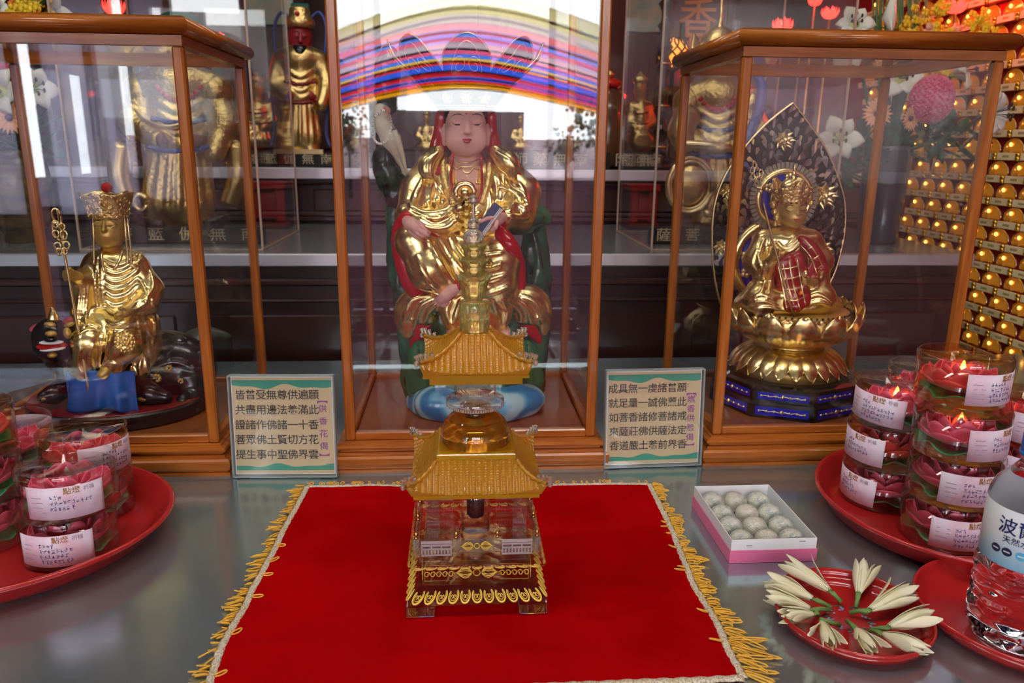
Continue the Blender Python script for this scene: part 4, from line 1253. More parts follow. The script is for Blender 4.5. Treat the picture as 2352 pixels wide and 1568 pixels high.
# --- head (satin gold)
lo, hi = lohi(200, 480, 320, 610, Y1, .05, .04)
B = Clay(lo, hi, .0006)
B.pxell(Y1, 252, 522, .0, 37, 36, 44, .006); B.pxell(Y1, 248, 541, -.006, 31, 30, 26, .006)
B.pxell(Y1, 243, 558, -.012, 11, 9, 8, .005)
B.pxchain(Y1, [(254, 550, .004, 21), (256, 600, .004, 23)], .005)
B.pxchain(Y1, [(239, 510, -.017, 2.6), (238, 527, -.0205, 4)], .003); B.pxell(Y1, 238, 530, -.021, 5.4, 5, 4, .0015)
for ex in (225, 255): B.pxell(Y1, ex, 516, -.0145, 11, 5, 6, .003)
B.pxell(Y1, 239, 542, -.0175, 8, 3, 2.4, .0015); B.pxell(Y1, 239, 546.5, -.017, 6.5, 3, 2.4, .0015)
B.pxchain(Y1, [(289, 515, .004, 4), (290, 530, .003, 5), (288, 545, .002, 4)], .002)
B.fold([(216, 518, 1.0), (225, 520.5, 1.2), (234, 518.5, .8)], .0004, 0, cut=True); B.fold([(246, 518.5, .8), (256, 520, 1.2), (266, 515, 1)], .0004, 0, cut=True)
body = B.build('body', M['gold_soft'], lf)
for P in ([(214, 512), (222, 506), (231, 507.5)], [(247, 508), (257, 503), (269, 506)]):
    q = B.trace(P, .0); MB().tube(q, [.0002 + .0004 * math.sin(PI * i / (len(q) - 1)) for i in range(len(q))], 5).build('eyebrow', M['line'], body)
for P in ([(215, 518), (225, 521), (234, 519)], [(246, 519), (256, 520.5), (267, 515)]):
    q = B.trace(P, .0); MB().tube(q, .00035, 5).build('eyelid_line', M['line'], body)
q = B.trace([(231, 544.5), (239, 544), (246, 544.5)], .0); MB().tube(q, .0004, 5).build('lips', M['lip'], body)
blob('hair', 256, 512, .012, 40, 40, 42, M['black'], lf)
# --- robe
lo, hi = lohi(125, 560, 375, 885, Y1, .09, .05)
R = Clay(lo, hi, .0009); k = .010
R.pxell(Y1, 266, 605, .004, 62, 44, 36, k); R.pxell(Y1, 268, 660, .004, 68, 56, 90, k)
R.pxchain(Y1, [(216, 605, 0, 20), (192, 650, -.018, 22), (172, 638, -.036, 13)], k)
R.pxchain(Y1, [(198, 648, -.020, 22), (192, 710, -.022, 24), (186, 765, -.024, 16)], k)
R.pxchain(Y1, [(315, 610, 0, 26), (346, 665, 0, 26), (334, 700, -.018, 24), (288, 718, -.040, 14)], k)
R.pxell(Y1, 262, 765, -.010, 92, 66, 60, k)
R.pxchain(Y1, [(230, 755, -.024, 40), (205, 785, -.046, 34), (200, 845, -.044, 32)], k)
R.pxchain(Y1, [(165, 845, -.036, 16), (205, 862, -.048, 14)], k)
R.pxchain(Y1, [(285, 760, -.026, 40), (287, 795, -.052, 34), (262, 838, -.052, 20), (245, 850, -.052, 11)], .008)
R.pxchain(Y1, [(335, 740, .002, 30), (342, 800, -.004, 26), (322, 856, -.020, 18)], k)
R.pxell(Y1, 318, 840, -.028, 24, 16, 30, .006, tilt=.2); R.pxell(Y1, 285, 858, -.036, 26, 14, 12, .006)
R.pxchain(Y1, [(255, 575, -.024, 20), (250, 604, -.030, 12)], .002, cut=True)
for i in range(9):
    y = 590 + i * 19
    R.fold([(240 + i, y + 8, 2.2), (262, y + 19, 3.6), (292, y + 11, 3.6), (322 - i * 2, y - 10, 2.4)], .0022, .25)
for P in ([(225, 590, 2), (220, 640, 3), (226, 700, 2)], [(236, 580, 3), (234, 640, 4), (238, 700, 3)], [(205, 655, 2), (200, 700, 3), (196, 755, 2)], [(185, 660, 2), (180, 710, 3), (178, 755, 2)], [(195, 665, 2), (190, 720, 3)],
          [(345, 620, 2), (352, 660, 3), (330, 690, 2)], [(320, 640, 2), (340, 690, 3), (300, 715, 2)], [(350, 690, 3), (356, 740, 4), (350, 790, 3)], [(330, 720, 3), (340, 760, 3), (352, 770, 2)],
          [(318, 735, 2), (322, 790, 3), (335, 830, 3), (338, 860, 2)], [(305, 830, 2), (300, 850, 3), (306, 866, 2)], [(325, 820, 2), (320, 850, 3), (326, 868, 2)], [(280, 835, 2), (276, 855, 3), (270, 866, 2)],
          [(190, 755, 2.5), (205, 745, 3.5), (225, 752, 2.5)], [(182, 772, 2), (200, 758, 3), (222, 760, 2)], [(215, 790, 2), (208, 830, 3), (215, 855, 2)], [(235, 770, 3), (228, 820, 4), (222, 850, 3)], [(250, 765, 2), (246, 810, 3), (235, 845, 2)], [(185, 800, 2), (180, 835, 3), (190, 858, 2)],
          [(262, 760, 2), (285, 748, 3), (312, 760, 2)], [(240, 842, 3), (252, 832, 4), (268, 836, 3)]): R.fold(P, .002, .25)
robe = R.build('robe', M['gold'], lf)
for P in ([(238, 568), (233, 590), (240, 625)], [(282, 566), (276, 595), (262, 620)]):
    q = R.trace(P, 0)
    if len(q) > 2: MB().tube(q, px2m(4, q[0]), 8).build('collar_band', M['gold_pale'], robe)
# worked patch on the knee
b = MB()
for ring_, n_ in ((0, 1), (8, 6), (16, 11), (22, 16)):
    for i in range(n_):
        h = R.hit(287 + ring_ * math.cos(i * 2 * PI / n_), 786 + ring_ * math.sin(i * 2 * PI / n_))
        if h is not None: b.sphere(h, px2m(4.2, h), 8, 5)
b.build('knee_medallion', M['gold_rough'], robe)
b = MB()
for i in range(26):
    h = R.hit(305 + rnd.uniform(-16, 18), 592 + rnd.uniform(-8, 24))
    if h is not None: b.sphere(h, px2m(3.4, h), 7, 5)
b.build('shoulder_relief', M['gold_rough'], robe)
# hands, foot
lo, hi = lohi(135, 610, 200, 665, Y1, .09, .02)
hand('hand', Clay(lo, hi, .0005), [(180, 634, -.036, 10), (170, 633, -.042, 10)], [(168, 632, -.044, 11), (162, 632, -.048, 10)],
     [[(166, 624, -.050, 3.6), (156, 622, -.056, 3.6), (147, 624, -.052, 3.4), (148, 627, -.046, 3)], [(165, 629, -.051, 3.6), (155, 628, -.057, 3.6), (146, 630, -.052, 3.4), (148, 632, -.046, 3)],
      [(165, 635, -.051, 3.6), (155, 635, -.057, 3.6), (147, 636, -.052, 3.4), (149, 638, -.046, 3)], [(166, 640, -.050, 3.4), (157, 641, -.055, 3.4), (149, 641, -.051, 3.2), (151, 643, -.046, 3)]],
     [(170, 624, -.046, 4), (161, 617, -.049, 3.8), (152, 617, -.047, 3.4)], M['gold_soft'], lf, Y1)
lo, hi = lohi(255, 700, 310, 745, Y1, .09, .0)
hand('hand', Clay(lo, hi, .0005), [(300, 714, -.040, 9), (288, 718, -.046, 9)], [(288, 718, -.047, 10), (278, 722, -.050, 9)],
     [[(280, 716, -.052, 3.4), (271, 717, -.054, 3.2), (265, 720, -.052, 2.8)], [(279, 721, -.053, 3.4), (269, 724, -.055, 3.2), (263, 727, -.052, 2.8)], [(279, 726, -.052, 3.4), (270, 730, -.054, 3.2), (265, 732, -.052, 2.8)], [(281, 730, -.050, 3.2), (274, 735, -.052, 3), (269, 736, -.050, 2.6)]],
     [(286, 711, -.050, 3.8), (279, 708, -.053, 3.4), (273, 709, -.053, 3)], M['gold_soft'], lf, Y1)
lo, hi = lohi(210, 830, 275, 880, Y1, .09, .0)
FT = Clay(lo, hi, .0005)
FT.pxchain(Y1, [(256, 842, -.052, 11), (243, 852, -.060, 11), (234, 860, -.064, 9)], .003)
for x, y in ((224, 861), (227, 864), (231, 867), (236, 869), (241, 869)): FT.pxchain(Y1, [(x + 6, y - 6, -.063, 3), (x, y, -.066, 2.8)], .0007)
FT.build('foot', M['gold_soft'], lf)
# --- crown: ruffled worked gold, red pompom, hanging cords
cc1 = W(250, 500, Y1 + .002); s1 = px2m(1, cc1)
def c1(u, v):
    t = -PI + 2 * PI * u; hh = (50 + 8 * abs(math.cos(t * 2.5))) * v
    r = 44 + 14 * v ** 1.6 + 2.5 * math.sin(t * 11 + v * 9) * v + 3 * math.cos(2.5 * t) * v
    return cc1 + np.array((math.sin(t) * r, -math.cos(t) * r * .85, hh)) * s1
cr1 = MB().grid(c1, 90, 14, closed_u=False, thick=-.0012).build('crown', M['gold_rough'], lf)
b = MB()
for i in range(150):
    u, v = rnd.random(), rnd.uniform(.1, 1)
    b.sphere(c1(u, v), rnd.uniform(1.6, 3.6) * s1, 6, 4)
b.build('crown_relief', M['gold_rough'], cr1)
blob('pompom', 245, 431, -.004, 12, 12, 12, mat('red pompom', (0.45, 0.02, 0.015), .9), cr1)
MB().sphere(W(250, 455, Y1 + .004), (44 * s1, 36 * s1, 12 * s1), 16, 8).build('crown_top', M['gold_rough'], cr1)
for xs in ((213, 215, 216), (286, 290, 294), (292, 298, 302)):
    pxtube('crown_cord', Y1, [(xs[0], 495, -.014, 2.2), (xs[1], 550, -.018, 2.2), (xs[2], 606, -.030, 2.4)], M['gold_pale'], cr1, 4, 6)
# --- ringed staff
st = pxtube('staff', Y1, [(131, 482, -.060, 3), (170, 706, -.060, 3), (212, 940, -.060, 3)], M['gold_pale'], lf, 3, 8)
b = MB()
def ringpx(b, x, y, rx, rz, w, dy=-.060, tilt=0.0, Yc=Y1):
    c_ = Vector(W(x, y, Yc + dy)); s_ = px2m(1, c_); pts = []
    for i in range(18):
        t = 2 * PI * i / 18; a_, c2 = rx * math.cos(t), rz * math.sin(t)
        pts.append(c_ + Vector((a_ * math.cos(tilt) - c2 * math.sin(tilt), .0015 * math.sin(t + tilt), a_ * math.sin(tilt) + c2 * math.cos(tilt))) * s_ if False else c_ + Vector(((a_ * math.cos(tilt) - c2 * math.sin(tilt)) * s_, 0.0012 * math.sin(2 * t), (a_ * math.sin(tilt) + c2 * math.cos(tilt)) * s_)))
    b.tube(pts, w * s_, 7, closed=True)
for x, y, rx, rz, w in ((131, 500, 9, 21, 2.4), (134, 532, 11, 22, 2.4)): ringpx(b, x, y, rx, rz, w, tilt=.15)
b.build('staff_head', M['gold_pale'], st)
for x, y, r in ((127, 515, 8), (142, 522, 8), (128, 538, 9), (146, 540, 10), (132, 566, 9), (152, 564, 9), (136, 578, 8), (148, 578, 8)):
    b = MB(); ringpx(b, x, y, r * .75, r, 2, -.062); b.build('staff_ring', M['gold_pale'], st)
# ================================================================== right figure: gilded, on a double lotus before a pierced leaf-shaped screen
Y2 = 0.885
cx2 = W(1790, 940, Y2)[0]
rf = thing('lotus_figure', 'small gilded figure seated on a lotus before a pierced screen in the right case', 'statue', (cx2, Y2, 0.0345))
def octo(r, z): return [(cx2 + r * math.sin(PI / 4 * i), Y2 - r * math.cos(PI / 4 * i), z) for i in range(8)]
def octoprof(prof, name, m):
    vs = sum([octo(r, z) for r, z in prof], []); fs = [list(range(8))[::-1], [(len(prof) - 1) * 8 + i for i in range(8)]]
    for k_ in range(len(prof) - 1):
        for i in range(8): fs.append([k_ * 8 + i, k_ * 8 + (i + 1) % 8, k_ * 8 + 8 + (i + 1) % 8, k_ * 8 + 8 + i])
    return MB()._add(vs, fs, False).build(name, m, rf)
zt_ = W(1791, 903, Y2 - .088)[2]; zm_ = W(1791, 938, Y2 - .090)[2]
plinth = octoprof([(.0905, .0347), (.0915, .037), (.0915, zm_ - .002), (.089, zm_), (.087, zm_ + .001), (.087, zt_ - .003), (.0885, zt_ - .002), (.0885, zt_), (.080, zt_ + .0015)], 'plinth', M['black'])
def faces(r, z0, z1, n0, n1):
    for i in range(n0, n1):
        a = Vector((cx2 + r * math.sin(PI / 4 * i), Y2 - r * math.cos(PI / 4 * i), 0)); b = Vector((cx2 + r * math.sin(PI / 4 * (i + 1)), Y2 - r * math.cos(PI / 4 * (i + 1)), 0))
        d = (b - a).normalized(); nn = Vector((d.y, -d.x, 0)); L_ = (b - a).length
        yield a, d, nn, L_
for r, z0, z1 in ((.0915, .0375, zm_ - .003), (.087, zm_ + .0025, zt_ - .0045)):
    for a, d, nn, L_ in faces(r, z0, z1, -2, 2):
        c_ = a + d * (L_ / 2) + Vector((0, 0, (z0 + z1) / 2))
        pn = MB().obox(c_, d, nn, (0, 0, 1), (L_ * .42, .0005, (z1 - z0) * .40)).build('inlay_panel', M['blue_deep'], plinth)
        b = MB(); n_ = 7
        for i in range(n_):
            q = c_ + d * (L_ * .72 * (i / (n_ - 1) - .5)) + nn * .0008
            b.sphere(q, (.0017 if i != 3 else .0026, .0012, .0014 if i != 3 else .0026), 8, 5)
        b.tube([c_ + d * (L_ * .38 * s_) + nn * .0008 + Vector((0, 0, .0006 * math.sin(s_ * 14))) for s_ in np.linspace(-1, 1, 20)], .0006, 5)
        b.build('inlay_scroll', M['gold_pale'], plinth)
# --- lotus pedestal
lc = W(1797, 880, Y2 - .06); lx = cx2 + .0035
zn = W(1797, 806, Y2 - .03)[2]; zb_ = zt_ + .0012; ztop2 = W(1800, 722, Y2 - .04)[2]
lot = MB().lathe((lx, Y2, 0), [(.064, zb_), (.060, zb_ + .012), (.046, zn - .006), (.036, zn), (.036, zn + .004), (.042, zn + .008), (.058, zn + .020), (.066, ztop2 - .006), (.066, ztop2 - .001), (.060, ztop2)], 48).build('lotus_core', M['gold_soft'], rf)
def petal(name, ang, fn_r, fn_z, wid, par, m, tip=.8, bulge=.006, thick=.0012):
    """fn_r/fn_z: radius and height along the petal from root (0) to tip (1)"""
    def pf(u, v):
        w_ = wid * (math.sin(PI * min(1, .10 + v * .90)) ** .6 if v > .55 else (.75 + .25 * v / .55)) * (1 if v < .999 else .02)
        w_ = wid * (0.55 + .45 * math.sin(min(v, .6) / .6 * PI / 2)) * (1 if v < .6 else max(0.02, math.cos((v - .6) / .4 * PI / 2)) ** .75)
        s_ = (u - .5) * 2
        r = fn_r(v) + bulge * (1 - s_ * s_) * math.sin(PI * v)
        x_ = s_ * w_
        return (lx + math.sin(ang) * r + math.cos(ang) * x_, Y2 - math.cos(ang) * r + math.sin(ang) * x_, fn_z(v) + .002 * s_ * s_ * v)
    MB().grid(pf, 9, 12, thick=thick).build(name, m, par)
for lay, n_, off, z0, z1, r0, r1, w_ in ((0, 13, 0.0, zn + .007, ztop2 - .002, .044, .073, .0170), (1, 13, .5, zn + .008, ztop2 + .004, .046, .079, .0175), (2, 13, 0.0, zn + .009, ztop2 + .006, .048, .083, .016)):
    for i in range(n_):
        a_ = 2 * PI * (i + off) / n_
        if lay == 2 and abs((a_ + PI) % (2 * PI) - PI) < 1.25: continue
        petal('petal', a_, lambda v, r0=r0, r1=r1: r0 + (r1 - r0) * math.sin(v * PI / 2), lambda v, z0=z0, z1=z1: z0 + (z1 - z0) * v ** 1.25, w_, lot, M['gold'])
for i in range(24):
    petal('skirt_petal', 2 * PI * i / 24, lambda v: .038 + .034 * v ** .8, lambda v: zn + .002 - (zn - zb_ - .002) * v ** 1.3, .0098, lot, M['gold'], bulge=.0045)
b = MB()
for z_, r in ((zn + .003, .038), (zn - .001, .038), (zn + .0065, .043)):
    b.tube([(lx + r * math.cos(t), Y2 + r * math.sin(t), z_) for t in np.linspace(0, 2 * PI, 48, endpoint=False)], .0016, 7, closed=True)
b.build('neck_ring', M['gold'], lot)
b = MB()
for i in range(60): b.sphere((lx + .066 * math.cos(i * PI / 30), Y2 + .066 * math.sin(i * PI / 30), ztop2 - .0005), .0016, 6, 4)
b.build('seed_beads', M['black'], lot)
# --- pierced screen
Ys = Y2 + .062
scr = thing('screen', None, None, np.array((cx2, Ys, ztop2)) - np.array(rf.location)); scr.parent = rf
outl = [(1660, 715), (1642, 640), (1636, 560), (1640, 480), (1662, 410), (1705, 345), (1760, 285), (1822, 236), (1858, 285), (1895, 340), (1925, 410), (1940, 470), (1938, 540), (1922, 610), (1900, 665), (1888, 715)]
oq = np.vstack([spline(outl[:8], 8), spline(outl[7:], 8)[1:]])
OP = [W(x, y, Ys) for x, y in oq]
MB().tube(OP, .0017, 8).build('screen_rim', M['gold_pale'], scr)
inside = []
from_poly = [(p[0], p[2]) for p in OP]
def in_poly(x, z):
    r_ = False; n_ = len(from_poly)
    for i in range(n_):
        (x1, z1), (x2, z2) = from_poly[i], from_poly[i - 1]
        if (z1 > z) != (z2 > z) and x < (x2 - x1) * (z - z1) / (z2 - z1) + x1: r_ = not r_
    return r_
xs = [p[0] for p in OP]; zs = [p[2] for p in OP]
SCR = Clay((min(xs) - .004, Ys - .004, min(zs) - .004), (max(xs) + .004, Ys + .004, max(zs) + .004), .0009)
gx = (SCR.lo[0] + SCR.h * np.arange(SCR.n[0])); gz = (SCR.lo[2] + SCR.h * np.arange(SCR.n[2]))
XX, ZZ = np.meshgrid(gx, gz, indexing='ij')
msk = np.zeros(XX.shape, bool); pp = np.array(from_poly)
for i in range(len(pp)):
    (x1, z1), (x2, z2) = pp[i], pp[i - 1]
    if z1 != z2: msk ^= ((z1 > ZZ) != (z2 > ZZ)) & (XX < (x2 - x1) * (ZZ - z1) / (z2 - z1) + x1)
dY = np.abs(SCR.lo[1] + SCR.h * np.arange(SCR.n[1]) - Ys) - .0016
SCR.D[...] = np.where(msk[:, None, :], dY[None, :, None], .004)
holes = []; r3 = random.Random(11)
axx = (min(xs) + max(xs)) / 2
for _ in range(9000):
    x, z = r3.uniform(min(xs), max(xs)), r3.uniform(min(zs) + .02, max(zs))
    L_ = r3.uniform(.0060, .0105)
    if not in_poly(x, z): continue
    if any((x - h[0]) ** 2 + (z - h[1]) ** 2 < (.50 * (L_ + h[2])) ** 2 * 1.1 for h in holes): continue
    if min((x - q[0]) ** 2 + (z - q[1]) ** 2 for q in from_poly) < (L_ * .6) ** 2: continue
    holes.append((x, z, L_))
for x, z, L_ in holes:
    side = 1 if x > axx else -1
    an = PI / 2 - side * (.5 + .6 * math.sin(z * 120 + x * 90)) + r3.uniform(-.4, .4)
    d = np.array((math.cos(an), 0, math.sin(an)))
    a_ = np.array((x, Ys, z)) - d * L_ * .5; b_ = np.array((x, Ys, z)) + d * L_ * .45
    for yy in (-.0025, 0, .0025):
        SCR.cone(a_ + (0, yy, 0), b_ + (0, yy, 0), L_ * .16, L_ * .44, .0, cut=True)
SCR.build('screen_plate', mat('dark bronze', (0.03, 0.018, 0.014), .3, .7), scr, relax=1)
def flower(x, y, rpx, dy):
    c_ = Vector(W(x, y, Ys - .006 + dy)); s_ = px2m(rpx, c_); b = MB()
    for lay, n_, rr, zz in ((0, 8, 1.0, 0), (1, 6, .65, -.35)):
        for i in range(n_):
            a_ = 2 * PI * i / n_ + lay * .4
            def pf(u, v, a_=a_, rr=rr, zz=zz):
                w_ = .40 * rr * math.sin(PI * (.12 + .88 * v) ** .8) if v < .98 else .01
                r_ = rr * v; o_ = (u - .5) * 2 * w_
                return c_ + Vector((math.cos(a_) * r_ - math.sin(a_) * o_, (zz - .25 * v * v + .15 * ((u - .5) * 2) ** 2), math.sin(a_) * r_ + math.cos(a_) * o_)) * s_
            b.grid(pf, 5, 6, thick=.0006)
    b.sphere(c_ + Vector((0, -.35, 0)) * s_, s_ * .22, 8, 6)
    b.build('screen_flower', M['gold_pale'], scr)
for x, y, r in ((1801, 322, 25), (1892, 450, 32), (1890, 572, 22), (1657, 568, 20), (1672, 440, 18)): flower(x, y, r, 0)
# --- halos
def halo(x, y, rpx, dy, parts, name):
    c_ = Vector(W(x, y, Y2 + dy)); s_ = px2m(rpx, c_)
    h_ = thing(name, None, None, np.array(c_) - np.array(rf.location)); h_.parent = rf
    for nm, prof, m in parts:
        b = MB().lathe((0, 0, 0), [(r * s_, -z * s_) for r, z in prof], 64, ax=(0, 1, 0), caps=False).xform(lambda v: v + c_)
        b.build(nm, m, h_)
    return c_, s_, h_
c_, s_, h_ = halo(1800, 455, 76, .040, (('inner_ring', [(.0, .03), (.38, .03), (.38, .10), (.44, .12), (.44, -.02), (0, -.02)], M['gold']), ('blue_ring', [(.44, .0), (.44, .04), (.72, .04), (.72, .0), (.44, .0)], M['blue_deep']),
     ('outer_ring', [(.72, -.02), (.72, .08), (.76, .12), (.86, .12), (.90, .04), (.90, -.02), (.72, -.02)], M['gold'])), 'head_halo')
b = MB()
for i in range(48):
    t = 2 * PI * i / 48
    b.obox(c_ + Vector((math.cos(t) * .98, .0, math.sin(t) * .98)) * s_, (math.cos(t), 0, math.sin(t)), (0, 1, 0), (-math.sin(t), 0, math.cos(t)), (.08 * s_, .03 * s_, .048 * s_))
b.build('ray_edge', mat('grey ray edge', (0.30, 0.27, 0.2), .3, .6), h_)
for a_ in (2.6, 1.45, .5):
    q = c_ + Vector((math.cos(a_) * .60, -.08, math.sin(a_) * .60)) * s_; b = MB()
    for i in range(5): b.sphere(q + Vector((math.cos(i * 1.257) * .09, 0, math.sin(i * 1.257) * .09)) * s_, .07 * s_, 7, 5)
    b.build('halo_blossom', M['gold_pale'], h_)
c_, s_, h_ = halo(1778, 600, 104, .046, (('inner_disc', [(.0, .03), (.50, .03), (.54, .08), (.56, .08), (.56, -.02), (0, -.02)], M['gold']), ('blue_ring', [(.56, 0), (.56, .03), (.80, .03), (.80, 0), (.56, 0)], M['blue_deep']),
     ('outer_ring', [(.80, -.02), (.80, .05), (.84, .09), (.95, .09), (1.0, .03), (1.0, -.02), (.80, -.02)], M['gold'])), 'body_halo')
for a_ in (2.35, 2.95, 3.5):
    q = c_ + Vector((math.cos(a_) * .68, -.06, math.sin(a_) * .68)) * s_; b = MB()
    for i in range(5): b.sphere(q + Vector((math.cos(i * 1.257) * .07, 0, math.sin(i * 1.257) * .07)) * s_, .06 * s_, 7, 5)
    b.build('halo_blossom', M['gold_pale'], h_)
# --- head
lo, hi = lohi(1775, 440, 1875, 570, Y2, .06, .05)
B = Clay(lo, hi, .0006)
B.pxell(Y2, 1819, 482, .0, 30, 30, 38, .006); B.pxell(Y2, 1823, 500, -.006, 26, 26, 22, .006); B.pxell(Y2, 1828, 516, -.012, 9, 8, 7, .004)
B.pxchain(Y2, [(1815, 508, .005, 18), (1812, 560, .006, 20)], .005)
for y in (530, 538): B.pxell(Y2, 1814, y, .004, 20, 20, 3, .002)
B.pxchain(Y2, [(1831, 474, -.0135, 2.2), (1833, 489, -.0175, 3.6)], .003); B.pxell(Y2, 1833, 492, -.018, 4.6, 4.4, 3.4, .0015)
for ex in (1815, 1845): B.pxell(Y2, ex, 481, -.0118, 9, 5, 5, .003)
B.pxell(Y2, 1830, 503, -.0155, 7, 3, 2.2, .0015); B.pxell(Y2, 1830, 507, -.015, 5.6, 3, 2.2, .0015)
B.pxchain(Y2, [(1787, 478, .006, 4), (1785, 495, .004, 5), (1788, 510, .003, 4)], .002)
body = B.build('body', M['gold_soft'], rf)
for P, r, m, nm in (([(1804, 476), (1812, 471), (1822, 473)], .0005, 'line', 'eyebrow'), ([(1838, 473), (1846, 470), (1852, 473)], .0005, 'line', 'eyebrow'), ([(1806, 482), (1815, 485), (1823, 483)], .0005, 'line', 'eyelid_line'), ([(1838, 483), (1845, 484.5), (1851, 481)], .0005, 'line', 'eyelid_line'),
                    ([(1824, 503), (1830, 503.5), (1837, 503)], .0007, 'lip', 'lips'), ([(1826, 506), (1830, 507.5), (1835, 506)], .0007, 'lip', 'lips')):
    q = B.trace(P, .0)
    if len(q) > 1: MB().tube(q, r, 6).build(nm, M[m], body)
b = MB()
for x, y, r in ((1782, 455, 9), (1776, 470, 9), (1779, 486, 8), (1784, 500, 8), (1780, 514, 7), (1858, 452, 8), (1862, 466, 7)):
    b.sphere(W(x, y, Y2 + .004), (px2m(r, W(x, y, Y2)),) * 3, 10, 7)
b.build('hair_curls', M['gold_rough'], rf)
# --- robe
lo, hi = lohi(1670, 520, 1955, 740, Y2, .09, .06)
R = Clay(lo, hi, .0009); k = .010
R.pxell(Y2, 1808, 550, .004, 68, 42, 32, k); R.pxell(Y2, 1808, 610, .004, 66, 54, 80, k)
R.pxchain(Y2, [(1752, 550, .0, 22), (1736, 600, -.006, 26), (1752, 620, -.026, 18), (1778, 592, -.044, 11)], k)
R.pxchain(Y2, [(1762, 620, -.020, 20), (1752, 660, -.018, 22), (1735, 690, -.016, 16)], k)
R.pxchain(Y2, [(1866, 552, .0, 22), (1886, 600, -.004, 24), (1882, 640, -.022, 18), (1862, 648, -.042, 10)], k)
R.pxell(Y2, 1808, 680, -.004, 90, 66, 40, k)
R.pxchain(Y2, [(1790, 690, -.036, 24), (1745, 690, -.030, 34), (1716, 700, -.014, 24)], k)
R.pxchain(Y2, [(1820, 690, -.036, 24), (1880, 686, -.030, 34), (1912, 700, -.014, 22)], k)
R.pxchain(Y2, [(1735, 660, .0, 16), (1705, 695, .0, 14), (1690, 712, .0, 8)], k)
R.pxell(Y2, 1812, 708, -.040, 70, 22, 14, .006)
for dy in (-.040, -.03): R.pxchain(Y2, [(1812, 530, dy + .01, 16), (1818, 556, dy, 8)], .002, cut=True)
for P in ([(1755, 550, 2), (1742, 590, 4), (1750, 615, 3)], [(1768, 550, 2), (1760, 600, 3), (1752, 640, 3)], [(1740, 570, 2), (1728, 605, 3), (1738, 622, 2)], [(1758, 640, 2), (1750, 670, 3), (1730, 690, 2)], [(1770, 635, 2), (1768, 665, 3), (1758, 690, 2)],
          [(1830, 545, 2.5), (1810, 565, 3.5), (1788, 575, 3)], [(1836, 555, 2.5), (1812, 575, 3.5), (1786, 588, 3)], [(1840, 565, 2.5), (1814, 586, 3.5), (1788, 600, 3)],
          [(1720, 690, 2), (1748, 676, 3.5), (1780, 690, 2.5)], [(1715, 702, 2), (1748, 690, 3.5), (1782, 702, 2.5)], [(1730, 712, 2), (1760, 705, 3), (1790, 712, 2)], [(1845, 690, 2.5), (1880, 676, 3.5), (1908, 692, 2)], [(1848, 702, 2.5), (1882, 692, 3.5), (1910, 704, 2)],
          [(1872, 560, 2), (1884, 600, 3), (1876, 635, 2)], [(1888, 580, 2), (1894, 610, 3), (1886, 640, 2)]): R.fold(P, .002, .25)
robe = R.build('robe', M['gold'], rf)
# red patched mantle
Mt = Clay(lo, hi, .0010)
for P in ([(1840, 550, -.020, 8), (1866, 575, -.023, 13), (1884, 612, -.019, 13), (1884, 640, -.026, 11)], [(1792, 600, -.028, 11), (1800, 650, -.030, 12), (1812, 705, -.050, 12)], [(1812, 594, -.030, 11), (1820, 640, -.032, 12), (1832, 705, -.052, 12)], [(1832, 586, -.030, 10), (1842, 640, -.031, 12), (1850, 695, -.050, 10)], [(1868, 600, -.026, 8), (1866, 640, -.034, 8)]):
    Mt.pxchain(Y2, P, .006, 4)
man = Mt.build('mantle', mat('red mantle enamel', (0.30, 0.012, 0.014), .3, coat=.3), robe)
b = MB()
for P in ([(1796, 596), (1808, 650), (1828, 716)], [(1812, 592), (1820, 645), (1838, 712)], [(1830, 586), (1838, 640), (1850, 700)], [(1786, 604), (1796, 650), (1808, 712)], [(1790, 618), (1812, 616), (1836, 610)], [(1792, 640), (1815, 640), (1842, 632)], [(1800, 664), (1822, 664), (1846, 656)], [(1806, 688), (1828, 690), (1848, 682)],
          [(1846, 548), (1872, 578), (1892, 616)], [(1838, 562), (1862, 590), (1880, 640)], [(1856, 572), (1866, 566)], [(1866, 596), (1882, 586)], [(1874, 618), (1890, 608)]):
    q = Mt.trace(P, .0)
    if len(q) > 2: b.tube(q, .0010, 6)
b.build('mantle_trim', M['gold_pale'], man)
q = R.trace([(1782, 552), (1806, 572), (1838, 548)], 0); MB().tube(q, .003, 8).build('collar_band', M['gold_pale'], robe)
q = R.trace([(1844, 544), (1826, 568), (1786, 590)], 0); MB().tube(q, .0034, 8).build('collar_band', M['gold_pale'], robe)
# hands
lo, hi = lohi(1755, 565, 1800, 610, Y2, .09, .0)
hand('hand', Clay(lo, hi, .0005), [(1776, 596, -.044, 8), (1779, 586, -.048, 8)], [(1779, 584, -.049, 9), (1781, 578, -.052, 8)],
     [[(1774, 574 + i * 4.2, -.054, 2.6), (1781, 572 + i * 4.2, -.060, 2.6), (1787, 573 + i * 4.2, -.057, 2.4), (1785, 575 + i * 4.2, -.051, 2.2)] for i in range(4)], [(1777, 575, -.052, 3), (1776, 569, -.056, 2.8), (1780, 567, -.058, 2.4)], M['gold_soft'], rf, Y2)
lo, hi = lohi(1835, 620, 1885, 670, Y2, .09, .0)
hand('hand', Clay(lo, hi, .0005), [(1872, 648, -.042, 8), (1864, 650, -.048, 8)], [(1862, 650, -.049, 8), (1856, 649, -.053, 8)],
     [[(1857, 644 + i * 3.4, -.056, 2.6), (1850, 641 + i * 3.6, -.060, 2.5), (1845, 638 + i * 3.8, -.059, 2.2), (1844, 634 + i * 3.8, -.057, 1.8)] for i in range(4)], [(1862, 643, -.055, 3), (1857, 637, -.060, 2.6), (1853, 634, -.061, 2.2)], M['gold_soft'], rf, Y2)
